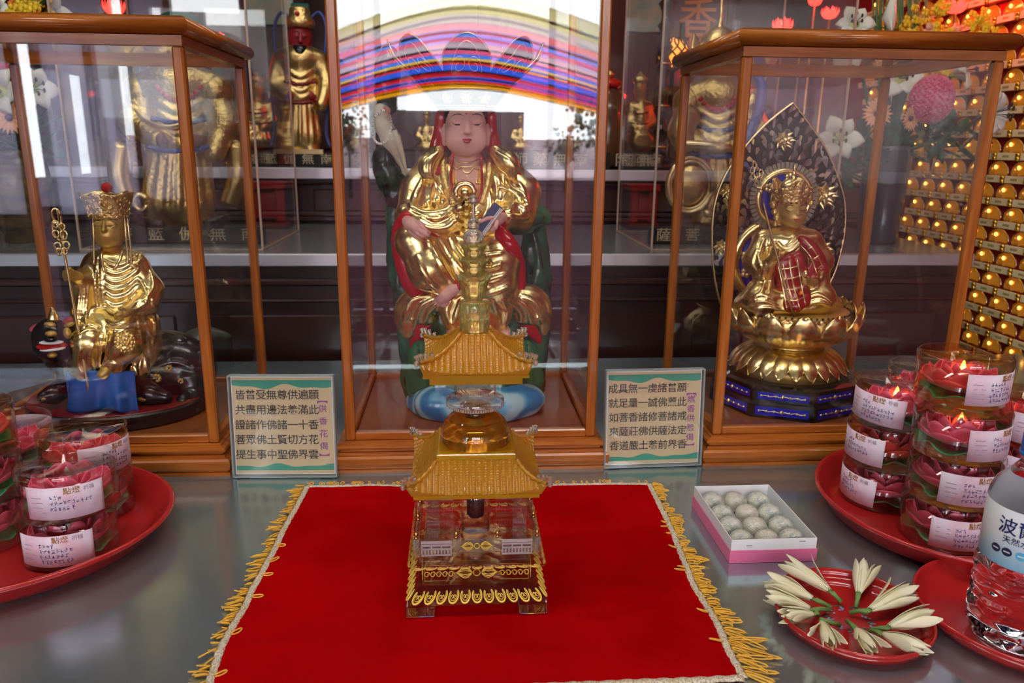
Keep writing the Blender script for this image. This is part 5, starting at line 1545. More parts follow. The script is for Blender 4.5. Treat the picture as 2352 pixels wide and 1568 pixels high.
blob('jewel', 1850, 628, -.060, 6, 6, 8, M['gold_pale'], rf, Yc=Y2)
# crown
cc2 = W(1816, 466, Y2 + .002); s2 = px2m(1, cc2)
def c2(u, v):
    t = -PI + 2 * PI * u; hh = (34 + 22 * max(0, math.cos(2.5 * t)) ** 1.0) * v
    r = 35 + 12 * v ** 1.3 + 2 * math.sin(t * 13) * v
    return cc2 + np.array((math.sin(t) * r, -math.cos(t) * r * .85, hh)) * s2
cr2 = MB().grid(c2, 90, 12, thick=-.0010).build('crown', M['gold_rough'], rf)
b = MB()
for i in range(90):
    u, v = rnd.random(), rnd.uniform(.15, 1); b.sphere(c2(u, v), rnd.uniform(1.4, 3) * s2, 6, 4)
b.build('crown_relief', M['gold_rough'], cr2)
b = MB().sphere(cc2 + np.array((0, 0, 30 * s2)), (32 * s2, 26 * s2, 26 * s2), 16, 8)
for hh, r in ((56, 7), (66, 5), (74, 3.4), (80, 2)): b.sphere(cc2 + np.array((1, 0, hh)) * s2, (r * s2, r * s2, 6 * s2), 10, 6)
b.build('crown_top', M['gold'], cr2)
b = MB()
for i in range(20):
    t = -PI + 2 * PI * i / 20; b.sphere(cc2 + np.array((math.sin(t) * 36, -math.cos(t) * 31, 2)) * s2, 2.6 * s2, 6, 4)
b.build('crown_beads', M['red_dark'], cr2)
# staff
st = pxtube('staff', Y2, [(1745, 432, -.062, 2.6), (1782, 580, -.062, 2.6), (1824, 728, -.064, 2.6)], M['gold_pale'], rf, 3, 8)
b = MB()
for x, y, rx, rz in ((1743, 418, 9, 13), (1738, 396, 7, 12), (1733, 378, 4, 8)): ringpx(b, x, y, rx, rz, 2, -.062, .2, Y2)
b.sphere(W(1748, 440, Y2 - .062), .0022, 8, 6)
b.build('staff_head', M['gold_pale'], st)
for x, y in ((1729, 405), (1752, 412), (1728, 390), (1748, 396)):
    b = MB(); ringpx(b, x, y, 5, 7, 1.5, -.063, 0, Y2); b.build('staff_ring', M['gold_pale'], st)
# ================================================================== crystal pagoda
def glass_mat(name, col, rough=0.0, ior=1.5):
    m = bpy.data.materials.new(name); m.use_nodes = True
    nt = NT(m); nt.n.remove(nt.n['Principled BSDF'])
    g = nt.add('ShaderNodeBsdfGlass'); g.inputs['Color'].default_value = c4(col); g.inputs['Roughness'].default_value = rough; g.inputs['IOR'].default_value = ior
    nt.link(g.outputs[0], nt.n['Material Output'].inputs['Surface'])
    return m
def amber_mat(name, col, trans, rough, k):
    """glowing honey crystal: part clear, part cloudy"""
    m = bpy.data.materials.new(name); m.use_nodes = True
    nt = NT(m); p = nt.n['Principled BSDF']
    p.inputs['Base Color'].default_value = c4(col); p.inputs['Transmission Weight'].default_value = trans
    p.inputs['Roughness'].default_value = rough; p.inputs['IOR'].default_value = 1.5
    p.inputs['Subsurface Weight'].default_value = k; p.inputs['Subsurface Radius'].default_value = (.02, .010, .003); p.inputs['Subsurface Scale'].default_value = .6
    return m
M['crystal'] = glass_mat('clear crystal', (0.99, 0.985, 0.98), 0.0, 1.48)
M['crystal_thin'] = pane_mat('clear crystal wall', (0.96, 0.93, 0.93), 0.12)
M['crystal_pale'] = amber_mat('pale yellow crystal', (0.98, 0.95, 0.78), 0.88, 0.04, .15)
M['amber'] = amber_mat('amber crystal', (0.92, 0.45, 0.03), 0.6, 0.10, .3)
M['amber_slab'] = amber_mat('amber slab', (0.97, 0.46, 0.012), 0.45, 0.10, .7)
M['amber_clear'] = amber_mat('clear amber dome', (0.97, 0.50, 0.05), 0.9, 0.02, .12)
M['yellow_glass'] = amber_mat('yellow crystal', (0.97, 0.86, 0.34), 0.85, 0.03, .4)
M['frosted'] = mat('etched crystal', (0.92, 0.86, 0.88), 0.5, trans=.7)
M['print_gold'] = mat('gold print', (0.86, 0.62, 0.10), 0.4, 0.2)
M['relic'] = mat('dark garnet grains', (0.05, 0.008, 0.008), 0.4, bump=.8, bscale=700)
PX, PY = 0.0116, 0.5462
pg = thing('pagoda', 'clear and amber crystal pagoda on the red cloth', 'pagoda', (PX, PY, 0.003))
Z0 = 0.0032
def sq(h, z): return [(PX - h, PY - h, z), (PX + h, PY - h, z), (PX + h, PY + h, z), (PX - h, PY + h, z)]
def frustum(name, prof, m, par=pg):
    vs = sum([sq(h, z) for h, z in prof], []); n = len(prof)
    fs = [[3, 2, 1, 0], [4 * n - 4, 4 * n - 3, 4 * n - 2, 4 * n - 1]]
    for k_ in range(n - 1):
        for i in range(4): fs.append([k_ * 4 + i, k_ * 4 + (i + 1) % 4, k_ * 4 + 4 + (i + 1) % 4, k_ * 4 + 4 + i])
    return MB()._add(vs, fs, False).build(name, m, par)
for sx in (-1, 1):
    for sy in (-1, 1):
        x, y = PX + sx * .0417, PY + sy * .0417
        MB().box((x - .0105, y - .0105, Z0), (x + .0105, y + .0105, .0112), .0006).build('foot', M['crystal'], pg)
base = frustum('base_slab', [(.0510, .0114), (.0523, .0126), (.0523, .0135), (.0440, .0238), (.0436, .0240)], M['crystal_thin'])
def face_pt(side, s, h0, z0, h1, z1, t, lift=.0002):
    """side 0 front, 1 right, 2 back, 3 left; s across, t up the sloping face"""
    h = h0 + (h1 - h0) * t + lift; z = z0 + (z1 - z0) * t
    p = Vector((s, -h, z)); p.rotate(Matrix.Rotation(side * PI / 2, 3, 'Z').to_euler())
    return Vector((PX + p.x, PY + p.y, p.z))
def arches(name, n, half0, z0, half1, z1, wid, par, r=.00055, sides=(0, 1, 2, 3), t0=.06, t1=.94, m=M['print_gold']):
    for sd in sides:
        b = MB()
        for i in range(n):
            def P(a, t):
                hw = wid + (wid * .86 - wid) * t
                return face_pt(sd, (-1 + (2 * i + 1 + a) / n) * hw, half0, z0, half1, z1, t)
            L1 = [P(.80 * math.cos(q), t0 + (t1 - t0) * .5 * (1 + math.sin(q) * (1 if math.sin(q) < 0 else .9))) for q in np.linspace(PI * .80, PI * 2.25, 26)]
            b.tube(L1, [r * (.7 + .8 * math.sin(PI * k_ / 25)) for k_ in range(26)], 5)
            b.tube([P(.56 * math.cos(q), t0 + .14 + (t1 - t0 - .2) * .5 * (1 + math.sin(q))) for q in np.linspace(PI * .85, PI * 2.2, 20)], r * .5, 4)
            for s_ in (-1, 1):
                b.tube([P(s_ * (.2 + .16 * math.cos(q)), .42 + .12 * math.sin(q) * (1 - q / 14)) for q in np.linspace(0, 5, 12)], r * .6, 4)
        b.build(name, m, par)
arches('gold_print', 11, .0523, .0136, .0440, .0236, .0505, base)
# middle box with printed thunderbolt
mid = frustum('middle_box', [(.0400, .0243), (.0400, .0395)], M['crystal_thin'])
def bolt(side, half, z, w, h, par, r=.00035):
    b = MB()
    Q = lambda s, t: face_pt(side, s * w, half, z, half, z, 0) + Vector((0, 0, t * h))
    b.tube([Q(.16 * math.cos(q), .5 * math.sin(q)) for q in np.linspace(0, 2 * PI, 20)], r, 4)
    for s_ in (-1, 1):
        for k_ in (.35, .65, .95):
            b.tube([Q(s_ * (.2 + .8 * t), k_ * math.sin(PI * min(1, t * 1.05)) * (1 - .35 * t)) for t in np.linspace(0, 1, 14)], r, 4)
            b.tube([Q(s_ * (.2 + .8 * t), -k_ * math.sin(PI * min(1, t * 1.05)) * (1 - .35 * t)) for t in np.linspace(0, 1, 14)], r, 4)
        b.tube([Q(s_ * .38, -.7), Q(s_ * .38, .7)], r, 4); b.tube([Q(s_ * .2, 0), Q(s_ * 1.1, 0)], r, 4)
    b.build('gold_print', M['print_gold'], par)
for sd in (0, 1, 3):
    bolt(sd, .0401, .0320, .0155, .0055, mid)
    for s_ in (-1, 1):
        b = MB()
        for k_ in range(5):
            b.tube([face_pt(sd, s_ * (.019 + .0045 * k_ - .0022 * math.cos(q) * (1 - q / 12)), .0401, .0310 + .0026 * math.sin(q) * (1 - q / 12), .0401, .0310 + .0026 * math.sin(q) * (1 - q / 12), 0) for q in np.linspace(0, 7, 16)], .0004, 4)
        b.tube([face_pt(sd, s_ * x, .0401, z, .0401, z, 0) for x, z in ((.017, .0258), (.0385, .0258), (.0385, .0385), (.017, .0385))], .0003, 4)
        b.build('gold_print', M['print_gold'], mid)
# terrace with rounded printed edge
ter = frustum('terrace', [(.0440, .0397), (.0490, .0405), (.0505, .0425), (.0505, .0445), (.0492, .0466), (.0480, .0470)], M['crystal_thin'])
arches('gold_print', 11, .0492, .0405, .0506, .0440, .0485, ter, .0004)
# balustrade: posts with brass balls, etched panels
hb = .0440; zt_b = .0473
def at_side(side, s, off=0.0):
    p = Vector((s, -hb + off, 0)); p.rotate(Matrix.Rotation(side * PI / 2, 3, 'Z').to_euler()); return Vector((PX + p.x, PY + p.y, 0))
def side_axes(side):
    r_ = Matrix.Rotation(side * PI / 2, 3, 'Z'); return r_ @ Vector((1, 0, 0)), r_ @ Vector((0, 1, 0))
M['brass'] = mat('brass', (0.62, 0.42, 0.12), .22, 1.0)
for sd in range(4):
    ax_, ay_ = side_axes(sd)
    for s in (-.0440, -.0150, .0150):
        c_ = at_side(sd, s)
        po = MB().obox(c_ + Vector((0, 0, .0552)), ax_, ay_, (0, 0, 1), (.0024, .0024, .0078)).build('post', M['crystal_thin'], pg)
        MB().sphere(c_ + Vector((0, 0, .0663)), .0018, 12, 8).lathe(c_ + Vector((0, 0, .0630)), [(.0016, 0), (.0012, .0008), (.0009, .0018), (.0012, .0022)], 10).build('brass_ball', M['brass'], po)
    for a_, b_, et in ((-.0410, -.0178, True), (-.0122, .0122, False), (.0178, .0410, True)):
        c_ = at_side(sd, (a_ + b_) / 2); hw = (b_ - a_) / 2
        if not et:
            pn = MB().obox(c_ + Vector((0, 0, .0562)), ax_, ay_, (0, 0, 1), (hw, .0009, .0058)).build('rail_panel', M['crystal_thin'], pg)
            bolt(sd, hb + .0010, .0565, .0115, .0042, pn, .0003)
        else:
            pn = MB().obox(c_ + Vector((0, 0, .0545)), ax_, ay_, (0, 0, 1), (hw, .0009, .0068)).build('rail_panel', M['crystal_thin'], pg)
            e = MB()
            o_ = -ay_ * .0010
            for z in (.0497, .0545, .0575, .0600): e.obox(c_ + o_ + Vector((0, 0, z)), ax_, ay_, (0, 0, 1), (hw * .96, .0001, .0007 if z < .059 else .0012))
            for k_ in range(10): e.obox(c_ + o_ + ax_ * (hw * .92 * (k_ / 4.5 - 1)) + Vector((0, 0, .0520)), ax_, ay_, (0, 0, 1), (.00045, .0001, .0022))
            for k_ in range(4): e.obox(c_ + o_ + ax_ * (hw * .92 * (k_ / 1.5 - 1)) + Vector((0, 0, .0560)), ax_, ay_, (0, 0, 1), (.00045, .0001, .0012))
            e.build('etching', M['frosted'], pn)
# inner chamber: relic tube between clear corner walls
MB().lathe((PX, PY, 0), [(.0113, .0473), (.0113, .0935)], 40, smooth=True).build('relic_tube', M['crystal_thin'], pg)
MB().lathe((PX, PY, 0), [(.0058, .0580), (.0068, .0590), (.0068, .0850), (.0060, .0880), (.003, .0900)], 32).build('relic_core', M['relic'], pg)
for sx in (-1, 1):
    for sy in (-1, 1):
        x, y = PX + sx * .032, PY + sy * .032
        MB().box((x - .005, y - .0012, .0473), (x + .005, y + .0012, .0935)).build('corner_wall', M['crystal_thin'], pg)

def roof(name, z0, he, z1, ht, lift, ntile, zs, par, fascia):
    """hipped roof: hollow curve, lifted corners, rows of round tiles"""
    def hp(side, u, v, bump=True):
        h = he + (ht - he) * v
        z = z0 + (z1 - z0) * (v ** 1.45) + lift * abs(u) ** 4 * (1 - v) ** 2
        ex = 1 + .05 * abs(u) ** 6 * (1 - v) ** 2
        s = u * h * ex
        if bump:
            z += .0019 * (abs(math.sin(s / (2 * he) * ntile * PI)) ** .7 - .4) * (.55 + .45 * abs(math.sin(v * 15 * PI)) ** .6)
        p = Vector((s, -h * ex, z)); p.rotate(Matrix.Rotation(side * PI / 2, 3, 'Z').to_euler())
        return Vector((PX + p.x, PY + p.y, p.z))
    b = MB()
    NU, NV = ntile * 6 + 1, 91
    for sd in range(4): b.grid(lambda u, v, sd=sd: hp(sd, u * 2 - 1, v), NU, NV)
    # close below and above
    for sd in range(4): b.grid(lambda u, v, sd=sd: hp(sd, u * 2 - 1, 0) * (1 - v) + face_pt(sd, (u * 2 - 1) * he * .96, he * .96, z0 - .0012, he * .96, z0 - .0012, 0, 0) * v, NU, 2)
    b._add(sq(he * .96, z0 - .0012), [[3, 2, 1, 0]], False); b._add(sq(ht, z1), [[0, 1, 2, 3]], False)
    me = b.mesh(name); bm = bmesh.new(); bm.from_mesh(me); bmesh.ops.remove_doubles(bm, verts=bm.verts, dist=1e-5); bmesh.ops.recalc_face_normals(bm, faces=bm.faces); bm.to_mesh(me); bm.free()
    ro = link_mesh(name, me, M['amber'], par)
    for sd in range(4):
        g = MB(); pts = [hp(sd, 1, v, False) + Vector((0, 0, .0009)) for v in np.linspace(0, 1, 24)]
        g.tube(pts, [.0016 - .0004 * math.cos(k_ * 1.6) for k_ in range(24)], 8)
        g.build('hip_ridge', M['amber'], ro)
        out = (pts[0] - Vector((PX, PY, pts[0].z))).normalized()
        for k_, (vv, hh) in enumerate(((0.02, .0064), (.11, .0076), (.21, .0072), (.33, .0052))):
            q = hp(sd, 1, vv, False); d = (out * .45 + Vector((0, 0, 1))).normalized()
            g = MB().lathe(q, [(.0015, 0), (.0011, hh * .5), (.0018, hh * .92), (.0017, hh)], 8, ax=d)
            g.build('finial', M['crystal_pale'], ro)
        q = hp(sd, 1, 0, False)
        MB().sphere(q + out * .0012, .0021, 8, 6).build('finial', M['crystal_pale'], ro)
    for nm, h, za, zb in fascia: frustum(nm, [(h, za), (h, zb)], M['amber_slab'], ro)
    return ro
roof('lower_roof', .0985, .0485, .1165, .0292, .0085, 22, 0, pg, [('fascia', .0452, .0938, .0970)])
frustum('dome_plinth', [(.0290, .1167), (.0288, .1205), (.0280, .1212)], M['amber_slab'])
MB().lathe((PX, PY, .1214), [(.0268, 0), (.0270, .001), (.0266, .006), (.0252, .0115), (.0225, .0165), (.0185, .0205), (.0142, .0230), (.0128, .0234)], 56).build('dome', M['amber_clear'], pg)
MB().lathe((PX, PY, 0), [(.0118, .1350), (.0118, .1495)], 40).build('relic_tube', M['crystal_thin'], pg)
MB().lathe((PX, PY, 0), [(.0060, .1372), (.0080, .1380), (.0090, .1490), (.0085, .1494)], 32).build('relic_core', M['relic'], pg)
dk = MB().lathe((PX, PY, 0), [(.0212, .1497), (.0218, .1502), (.0218, .1548), (.0214, .1553)], 56).build('disc', M['crystal_thin'], pg)
b = MB()
for i in range(72):
    t = 2 * PI * i / 72
    b.obox((PX + .02185 * math.cos(t), PY + .02185 * math.sin(t), .1512), (-math.sin(t), math.cos(t), 0), (math.cos(t), math.sin(t), 0), (0, 0, 1), (.00045, .0001, .0010))
    if i % 6 < 4: b.obox((PX + .02185 * math.cos(t), PY + .02185 * math.sin(t), .1534), (-math.sin(t), math.cos(t), 0), (math.cos(t), math.sin(t), 0), (0, 0, 1), (.0009, .0001, .0005))
b.build('etching', M['frosted'], dk)
MB().lathe((PX, PY, 0), [(.0158, .1556), (.0158, .1755)], 12, smooth=False).build('drum', M['crystal_thin'], pg)
roof('upper_roof', .1852, .0382, .2068, .0105, .0085, 18, 0, pg, [('fascia', .0372, .1816, .1838), ('fascia', .0328, .1758, .1814)])
# fluted shaft, lotus tiers, spire
MB().lathe((PX - .0004, PY, 0), [(.0100, .2071), (.0109, .2080), (.0110, .2290), (.0104, .2298)], 64, fn=lambda t, i, r, h: (r * (1 + .07 * abs(math.cos(4 * t)) - .05), h)).build('fluted_shaft', M['yellow_glass'], pg)
zc_ = .2300
for rr, hh in ((.0128, .0172), (.0106, .0125), (.0096, .0118)):
    MB().lathe((PX - .0008, PY, zc_), [(rr * .45, 0), (rr * .62, hh * .12), (rr * .72, hh * .5), (rr * .80, hh * .72), (rr * 1.0, hh * .90), (rr * .98, hh * .97), (rr * .6, hh * .90), (rr * .3, hh * .88)], 48, fn=lambda t, i, r, h, rr=rr, hh=hh: (r * (1 + .05 * math.cos(8 * t)), h + (hh * .16 * abs(math.cos(4 * t)) if i in (4, 5) else 0))).build('lotus_tier', M['yellow_glass'], pg)
    zc_ += hh * .98
MB().lathe((PX - .001, PY, zc_), [(.003, 0), (.006, .0012), (.0074, .0042), (.0066, .0075), (.0045, .0098), (.0030, .0104)], 32, fn=lambda t, i, r, h: (r * (1 + .04 * math.cos(12 * t)), h)).build('spire_bulb', M['crystal_pale'], pg)
MB().lathe((PX - .001, PY, zc_ + .0106), [(.0026, 0), (.0044, .001), (.0040, .005), (.0030, .0075), (.0022, .008)], 24).build('spire_vase', M['crystal_pale'], pg)
pf = [(.0020, 0)]
for i in range(7): pf += [(.0019 - i * .0001, i * .0014 + .0002), (.0013, i * .0014 + .0012)]
pf += [(.0028, .0105), (.0032, .0128), (.0024, .0150), (.0014, .0160), (.0006, .0164)]
MB().lathe((PX - .001, PY, zc_ + .0188), pf, 20).build('spire_tip', M['crystal_pale'], pg)
# ================================================================== red velvet cloth with braid and looped fringe
M['velvet'] = mat('red velvet', (0.44, 0.0015, 0.003), 0.9, spec=.0, col2=(0.33, 0.001, 0.002), cscale=10)
def gp(pts): return np.array([G(x, y, 0)[:2] for x, y in pts])
Lp = gp([(706, 1122), (680, 1172), (652, 1223), (617, 1295), (580, 1360), (558, 1407), (524, 1463), (501, 1516), (484, 1568), (462, 1630)])
Rp = gp([(1492, 1116), (1515, 1165), (1535, 1205), (1550, 1241), (1574, 1302), (1594, 1350), (1618, 1391), (1645, 1435), (1669, 1490), (1697, 1544), (1708, 1562)])
Ls, Rs = spline(Lp, 8), spline(Rp, 8)
def along(P, t):
    d = np.r_[0, np.cumsum(np.linalg.norm(np.diff(P, axis=0), axis=1))]; d /= d[-1]
    return np.array((np.interp(t, d, P[:, 0]), np.interp(t, d, P[:, 1])))
Lc, Rc = Ls.copy(), Rs.copy()
yb = Rs[-1][1]; k_ = np.argmin(np.abs(Ls[:, 1] - (yb - .004))); Lc = Ls[:k_ + 1]
ct = thing('altar_cloth', 'red velvet cloth with white braid and yellow fringe under the crystal pagoda', 'cloth', (0.012, .575, 0))
def clothz(x, y, u, v):
    w = min(u, 1 - u, v, 1 - v)
    z = .0016 + .0009 * (noise.noise(Vector((x * 22, y * 22, 0))) + .5 * noise.noise(Vector((x * 60, y * 35, 3))))
    z += .0012 * max(0, noise.noise(Vector((x * 16 + 3, y * 50, 5)))) * (1 if abs(x - PX) > .07 or abs(y - PY) > .07 else 0)
    if abs(x - PX) < .062 and abs(y - PY) < .062: z = min(z, .0022)
    return max(z, .0009)
def clf(u, v):
    a, b = along(Lc, v), along(Rc, v)
    p = a * (1 - u) + b * u
    p = p + np.array((0, .0018 * math.sin(u * 9) * (1 - v)))
    return (p[0], p[1], clothz(p[0], p[1], u, v))
MB().grid(clf, 110, 100, thick=-.0008).build('velvet', M['velvet'], ct)
M['braid'] = bpy.data.materials.new('silver braid'); M['braid'].use_nodes = True
nt = NT(M['braid']); p = nt.n['Principled BSDF']; p.inputs['Roughness'].default_value = .45
tc = nt.add('ShaderNodeTexCoord'); vo = nt.add('ShaderNodeTexVoronoi'); vo.inputs['Scale'].default_value = 900
rp = nt.add('ShaderNodeValToRGB'); rp.color_ramp.elements[0].color = (0.80, 0.76, 0.66, 1); rp.color_ramp.elements[1].color = (0.50, 0.36, 0.14, 1); rp.color_ramp.elements[1].position = .8; rp.color_ramp.elements[0].position = .3
bp = nt.add('ShaderNodeBump'); bp.inputs['Strength'].default_value = .8; bp.inputs['Distance'].default_value = .001
nt.link(tc.outputs['Object'], vo.inputs['Vector']); nt.link(vo.outputs['Distance'], rp.inputs['Fac']); nt.link(rp.outputs[0], p.inputs['Base Color']); nt.link(vo.outputs['Distance'], bp.inputs['Height']); nt.link(bp.outputs[0], p.inputs['Normal'])
def edge_pts(kind, n):
    o = []
    for t in np.linspace(0, 1, n):
        q = clf(*{'l': (0, t), 'r': (1, t), 'b': (t, 0), 'f': (t, 1)}[kind]); o.append(Vector(q))
    return o
def braid(kind, n, w):
    P = edge_pts(kind, n)
    def f(u, v):
        i = u * (n - 1); a = P[int(min(i, n - 2))]; b = P[int(min(i, n - 2)) + 1]; q = a.lerp(b, i - int(min(i, n - 2)))
        d = (b - a).normalized(); s = Vector((-d.y, d.x, 0)) * ((v - .5) * w)
        return q + s + Vector((0, 0, .0008 + .0009 * math.sin(PI * v) + .0003 * math.sin(u * n * 3)))
    MB().grid(f, n * 2, 6, thick=-.0008).build('braid', M['braid'], ct)
for kd in 'lrbf': braid(kd, 60, .0060 if kd != 'b' else .0050)
M['fringe'] = mat('yellow cord', (0.80, 0.43, 0.02), .5, sheen=.3)
fr = MB(); r5 = random.Random(5)
def loop(base, out, L_, w, ly=0.0):
    out = Vector(out).normalized(); s = Vector((-out.y, out.x, 0)); pts = []
    b = r5.uniform(-.5, .5)
    for t in np.linspace(0, 2 * PI, 11)[:-1]:
        q = base + out * (L_ * .5 * (1 - math.cos(t))) + s * (w * math.sin(t) * (.5 + .5 * (1 - math.cos(t)) / 2) + b * L_ * .25 * (1 - math.cos(t)) ** 2 * .5)
        pts.append(q + Vector((0, 0, .0010 + ly + .0008 * math.sin(t))))
    fr.tube(pts, .00058, 5, closed=True)
for kd, n, side in (('l', 125, 1), ('r', 140, -1), ('b', 90, 1)):
    P = edge_pts(kd, 200)
    for i in range(n):
        k_ = int(r5.uniform(0, 198)); d = (P[k_ + 1] - P[k_]).normalized()
        o_ = Vector((-d.y, d.x, 0)); t = k_ / 199
        if kd == 'l': o_ = -o_ if o_.x > 0 else o_
        if kd == 'r': o_ = -o_ if o_.x < 0 else o_
        if kd == 'b': o_ = Vector((0, 1, 0))
        L_ = r5.uniform(.004, .011) * (1.0 + .5 * max(0, math.sin(t * 31)))
        if kd == 'r': L_ *= .9 + (2.6 * max(0, t - .7) / .3 if t > .7 else 0) + (.6 if .45 < t < .6 else 0)
        if kd == 'l' and t > .9: L_ *= 1.3
        if kd == 'b': L_ = r5.uniform(.002, .006)
        sgn = 1
        if kd != 'b' and r5.random() < .06: sgn = -1; L_ = min(L_, .009)
        if kd == 'r': dr = o_ + d * r5.uniform(.0, .9) if t > .6 else o_ + d * r5.uniform(-.3, .8)
        else: dr = o_ + d * r5.uniform(-.2, .9)
        loop(P[k_] + o_ * .0022 * sgn, dr * sgn, L_, r5.uniform(.0006, .0012), .0012 if sgn < 0 else r5.uniform(0, .0012))
fo = fr.build('fringe', M['fringe'], ct); fo['kind'] = 'stuff'

# ================================================================== two verse signs in acrylic stands
M['paper'] = mat('cream paper', (0.66, 0.55, 0.33), .6)
M['green_band'] = mat('teal green print', (0.06, 0.36, 0.25), .6)
M['purple'] = mat('purple print', (0.33, 0.10, 0.35), .6)
def sign(label, BL, BR, TL, TR, lean, rows, title, tpos):
    a = G(*BL, .0015); b = G(*BR, .0015)
    ym = (a[1] + b[1]) / 2 + lean
    c_ = W(*TL, a[1] + lean); d_ = W(*TR, b[1] + lean)
    a, b, c_, d_ = map(Vector, (a, b, c_, d_))
    ax = ((b - a) + (d_ - c_)).normalized(); up = ((c_ - a) + (d_ - b)).normalized(); up = (up - ax * up.dot(ax)).normalized(); nn = ax.cross(up)
    w = ((b - a).length + (d_ - c_).length) / 2; h = ((c_ - a).length + (d_ - b).length) / 2
    o = (a + b + c_ + d_) / 4
    t = thing('verse_sign', label, 'sign', ((a + b) / 2).to_tuple()[:2] + (0.0,), 'verse signs in acrylic stands')
    Pt = lambda x, y, z=0.0: o + ax * (x * w / 2) + up * (y * h / 2) + nn * z
    MB().obox(Pt(0, 0, -.0032), ax, up, nn, (w / 2, h / 2, .0012)).build('back_sheet', M['acrylic'], t)
    MB().obox(Pt(0, 0, .0022), ax, up, nn, (w / 2, h / 2, .0012)).build('front_sheet', M['acrylic'], t)
    MB().obox(Pt(-.995, 0, -.0005), ax, up, nn, (.0007, h / 2, .0040)).build('case_edge', M['sign_edge'], t)
    MB().obox(Pt(.995, 0, -.0005), ax, up, nn, (.0007, h / 2, .0040)).build('case_edge', M['sign_edge'], t)
    MB().obox(Pt(0, .995, -.0005), ax, up, nn, (w / 2 - .001, .0006, .0040)).build('case_edge', M['sign_edge'], t)
    MB().obox(Pt(0, -.995, -.0005), ax, up, nn, (w / 2 - .001, .0006, .0040)).build('case_edge', M['sign_edge'], t)
    for sx in (-.8, .8):
        q = Pt(sx, -1); MB().box((q.x - .006, q.y - .006, .0), (q.x + .006, q.y + .009, .0012), .0004).build('stand_foot', M['acrylic'], t)
    pap = MB().obox(Pt(0, 0, -.0012), ax, up, nn, (w / 2 * .965, h / 2 * .965, .0003)).build('paper', M['white'], t)
    MB().obox(Pt(0, 0, -.0010), ax, up, nn, (w / 2 * .945, h / 2 * .95, .0003)).build('print_ground', M['paper'], pap)
    wave = lambda x, k: .035 * math.sin(x * 6.2 + k) + .022 * math.sin(x * 11 + 1.3 * k)
    for y0, y1, kk in ((.90, .775, .9), (-.88, -.785, 2.4)):
        top = [Pt(x, y0, -.0006) for x in np.linspace(-.945, .945, 40)]
        bot = [Pt(x, y1 + wave(x, kk) * (1 if y0 > 0 else .8), -.0006) for x in np.linspace(-.945, .945, 40)]
        MB().prism(top + bot[::-1], nn * .0002).build('green_band', M['green_band'], pap)
    mes = []
    for r, row in enumerate(rows):
        for k, ch in enumerate(row):
            x = (-.80 if tpos > 0 else -.845) + .2005 * k - .012 * r * tpos; y = .605 - .295 * r
            mes.append(lettering('ch', ch, .0114 * w / .110, Pt(x, y, -.0006), ax, up, None, None, .0002, bold=.006))
    link_mesh('verse', join_meshes('verse', mes), M['ink'], pap)
    mes = []
    tl = list(title); n = len(tl)
    for k, ch in enumerate(tl):
        y = .46 - (.46 + .53) * (k + .5) / n
        mes.append(lettering('ch', ch, .0088 * w / .110, Pt(.765, y, -.0006), ax, up, None, None, .0002, width=1.1, bold=.005))
    for y, s in ((.50, 1), (-.60, -1)):
        pts = [Pt(.665, y), Pt(.865, y), Pt(.865, y - .07 * s)] + [Pt(.765 + .1 * math.cos(q), y - .07 * s + .045 * s * math.sin(q)) for q in np.linspace(0, PI, 10)] + [Pt(.665, y - .07 * s)]
        mes.append(MB().prism([p + nn * -.0006 for p in pts], nn * .0002).mesh('b'))
    link_mesh('title', join_meshes('title', mes), M['purple'], pap)
M['sign_edge'] = mat('polished acrylic edge', (0.62, 0.72, 0.70), .15, trans=.6)
sign('left cream verse sign with green bands, beside the plinth of the left case', (528, 1093), (769, 1093), (534, 862), (772, 861), .008,
     ['皆普受無尊供遍願', '共盡用邊法養滿此', '證諸作佛諸一十香', '菩眾佛土賢切方花', '提生事中聖佛界雲'], '供香花偈', 1)
sign('right cream verse sign with green bands, beside the plinth of the right case', (1393, 1072), (1617, 1065), (1386, 851), (1608, 846), .008,
     ['成具無一虔諸普願', '就足量一誠佛薰此', '如菩香諸修菩諸戒', '來薩莊佛供薩法定', '香道嚴土養前界香'], '燃香供養偈', -1)
# ================================================================== red trays and boxed lotus candles
M['petal'] = bpy.data.materials.new('pink wax petals'); M['petal'].use_nodes = True
nt = NT(M['petal']); p = nt.n['Principled BSDF']; p.inputs['Roughness'].default_value = .4
p.inputs['Subsurface Weight'].default_value = .15; p.inputs['Subsurface Radius'].default_value = (.006, .002, .002)
at_ = nt.add('ShaderNodeAttribute', attribute_name='tipness'); rp = nt.add('ShaderNodeValToRGB')
rp.color_ramp.elements[0].color = (0.94, 0.60, 0.60, 1); rp.color_ramp.elements[1].color = (0.84, 0.13, 0.22, 1); rp.color_ramp.elements[0].position = .05; rp.color_ramp.elements[1].position = .75
nt.link(at_.outputs['Fac'], rp.inputs['Fac']); nt.link(rp.outputs[0], p.inputs['Base Color'])
M['wax_leaf'] = mat('green wax leaf', (0.015, 0.42, 0.15), .3, coat=.3)
M['label_paper'] = mat('pink label paper', (0.74, 0.50, 0.60), .6, col2=(0.80, 0.70, 0.80), cscale=60, ramp=(.4, .6))
M['label_gold'] = mat('label gold print', (0.42, 0.20, 0.03), .5)
M['label_grey'] = mat('label grey print', (0.45, 0.36, 0.44), .6)
M['biro'] = mat('blue ballpoint', (0.05, 0.05, 0.22), .6)
M['flame'] = mat('flame bud', (1, .55, .2), .4, emit=(1, .42, .08), emit_s=6)
M['bud'] = mat('cream bud', (0.80, 0.72, 0.62), .4)

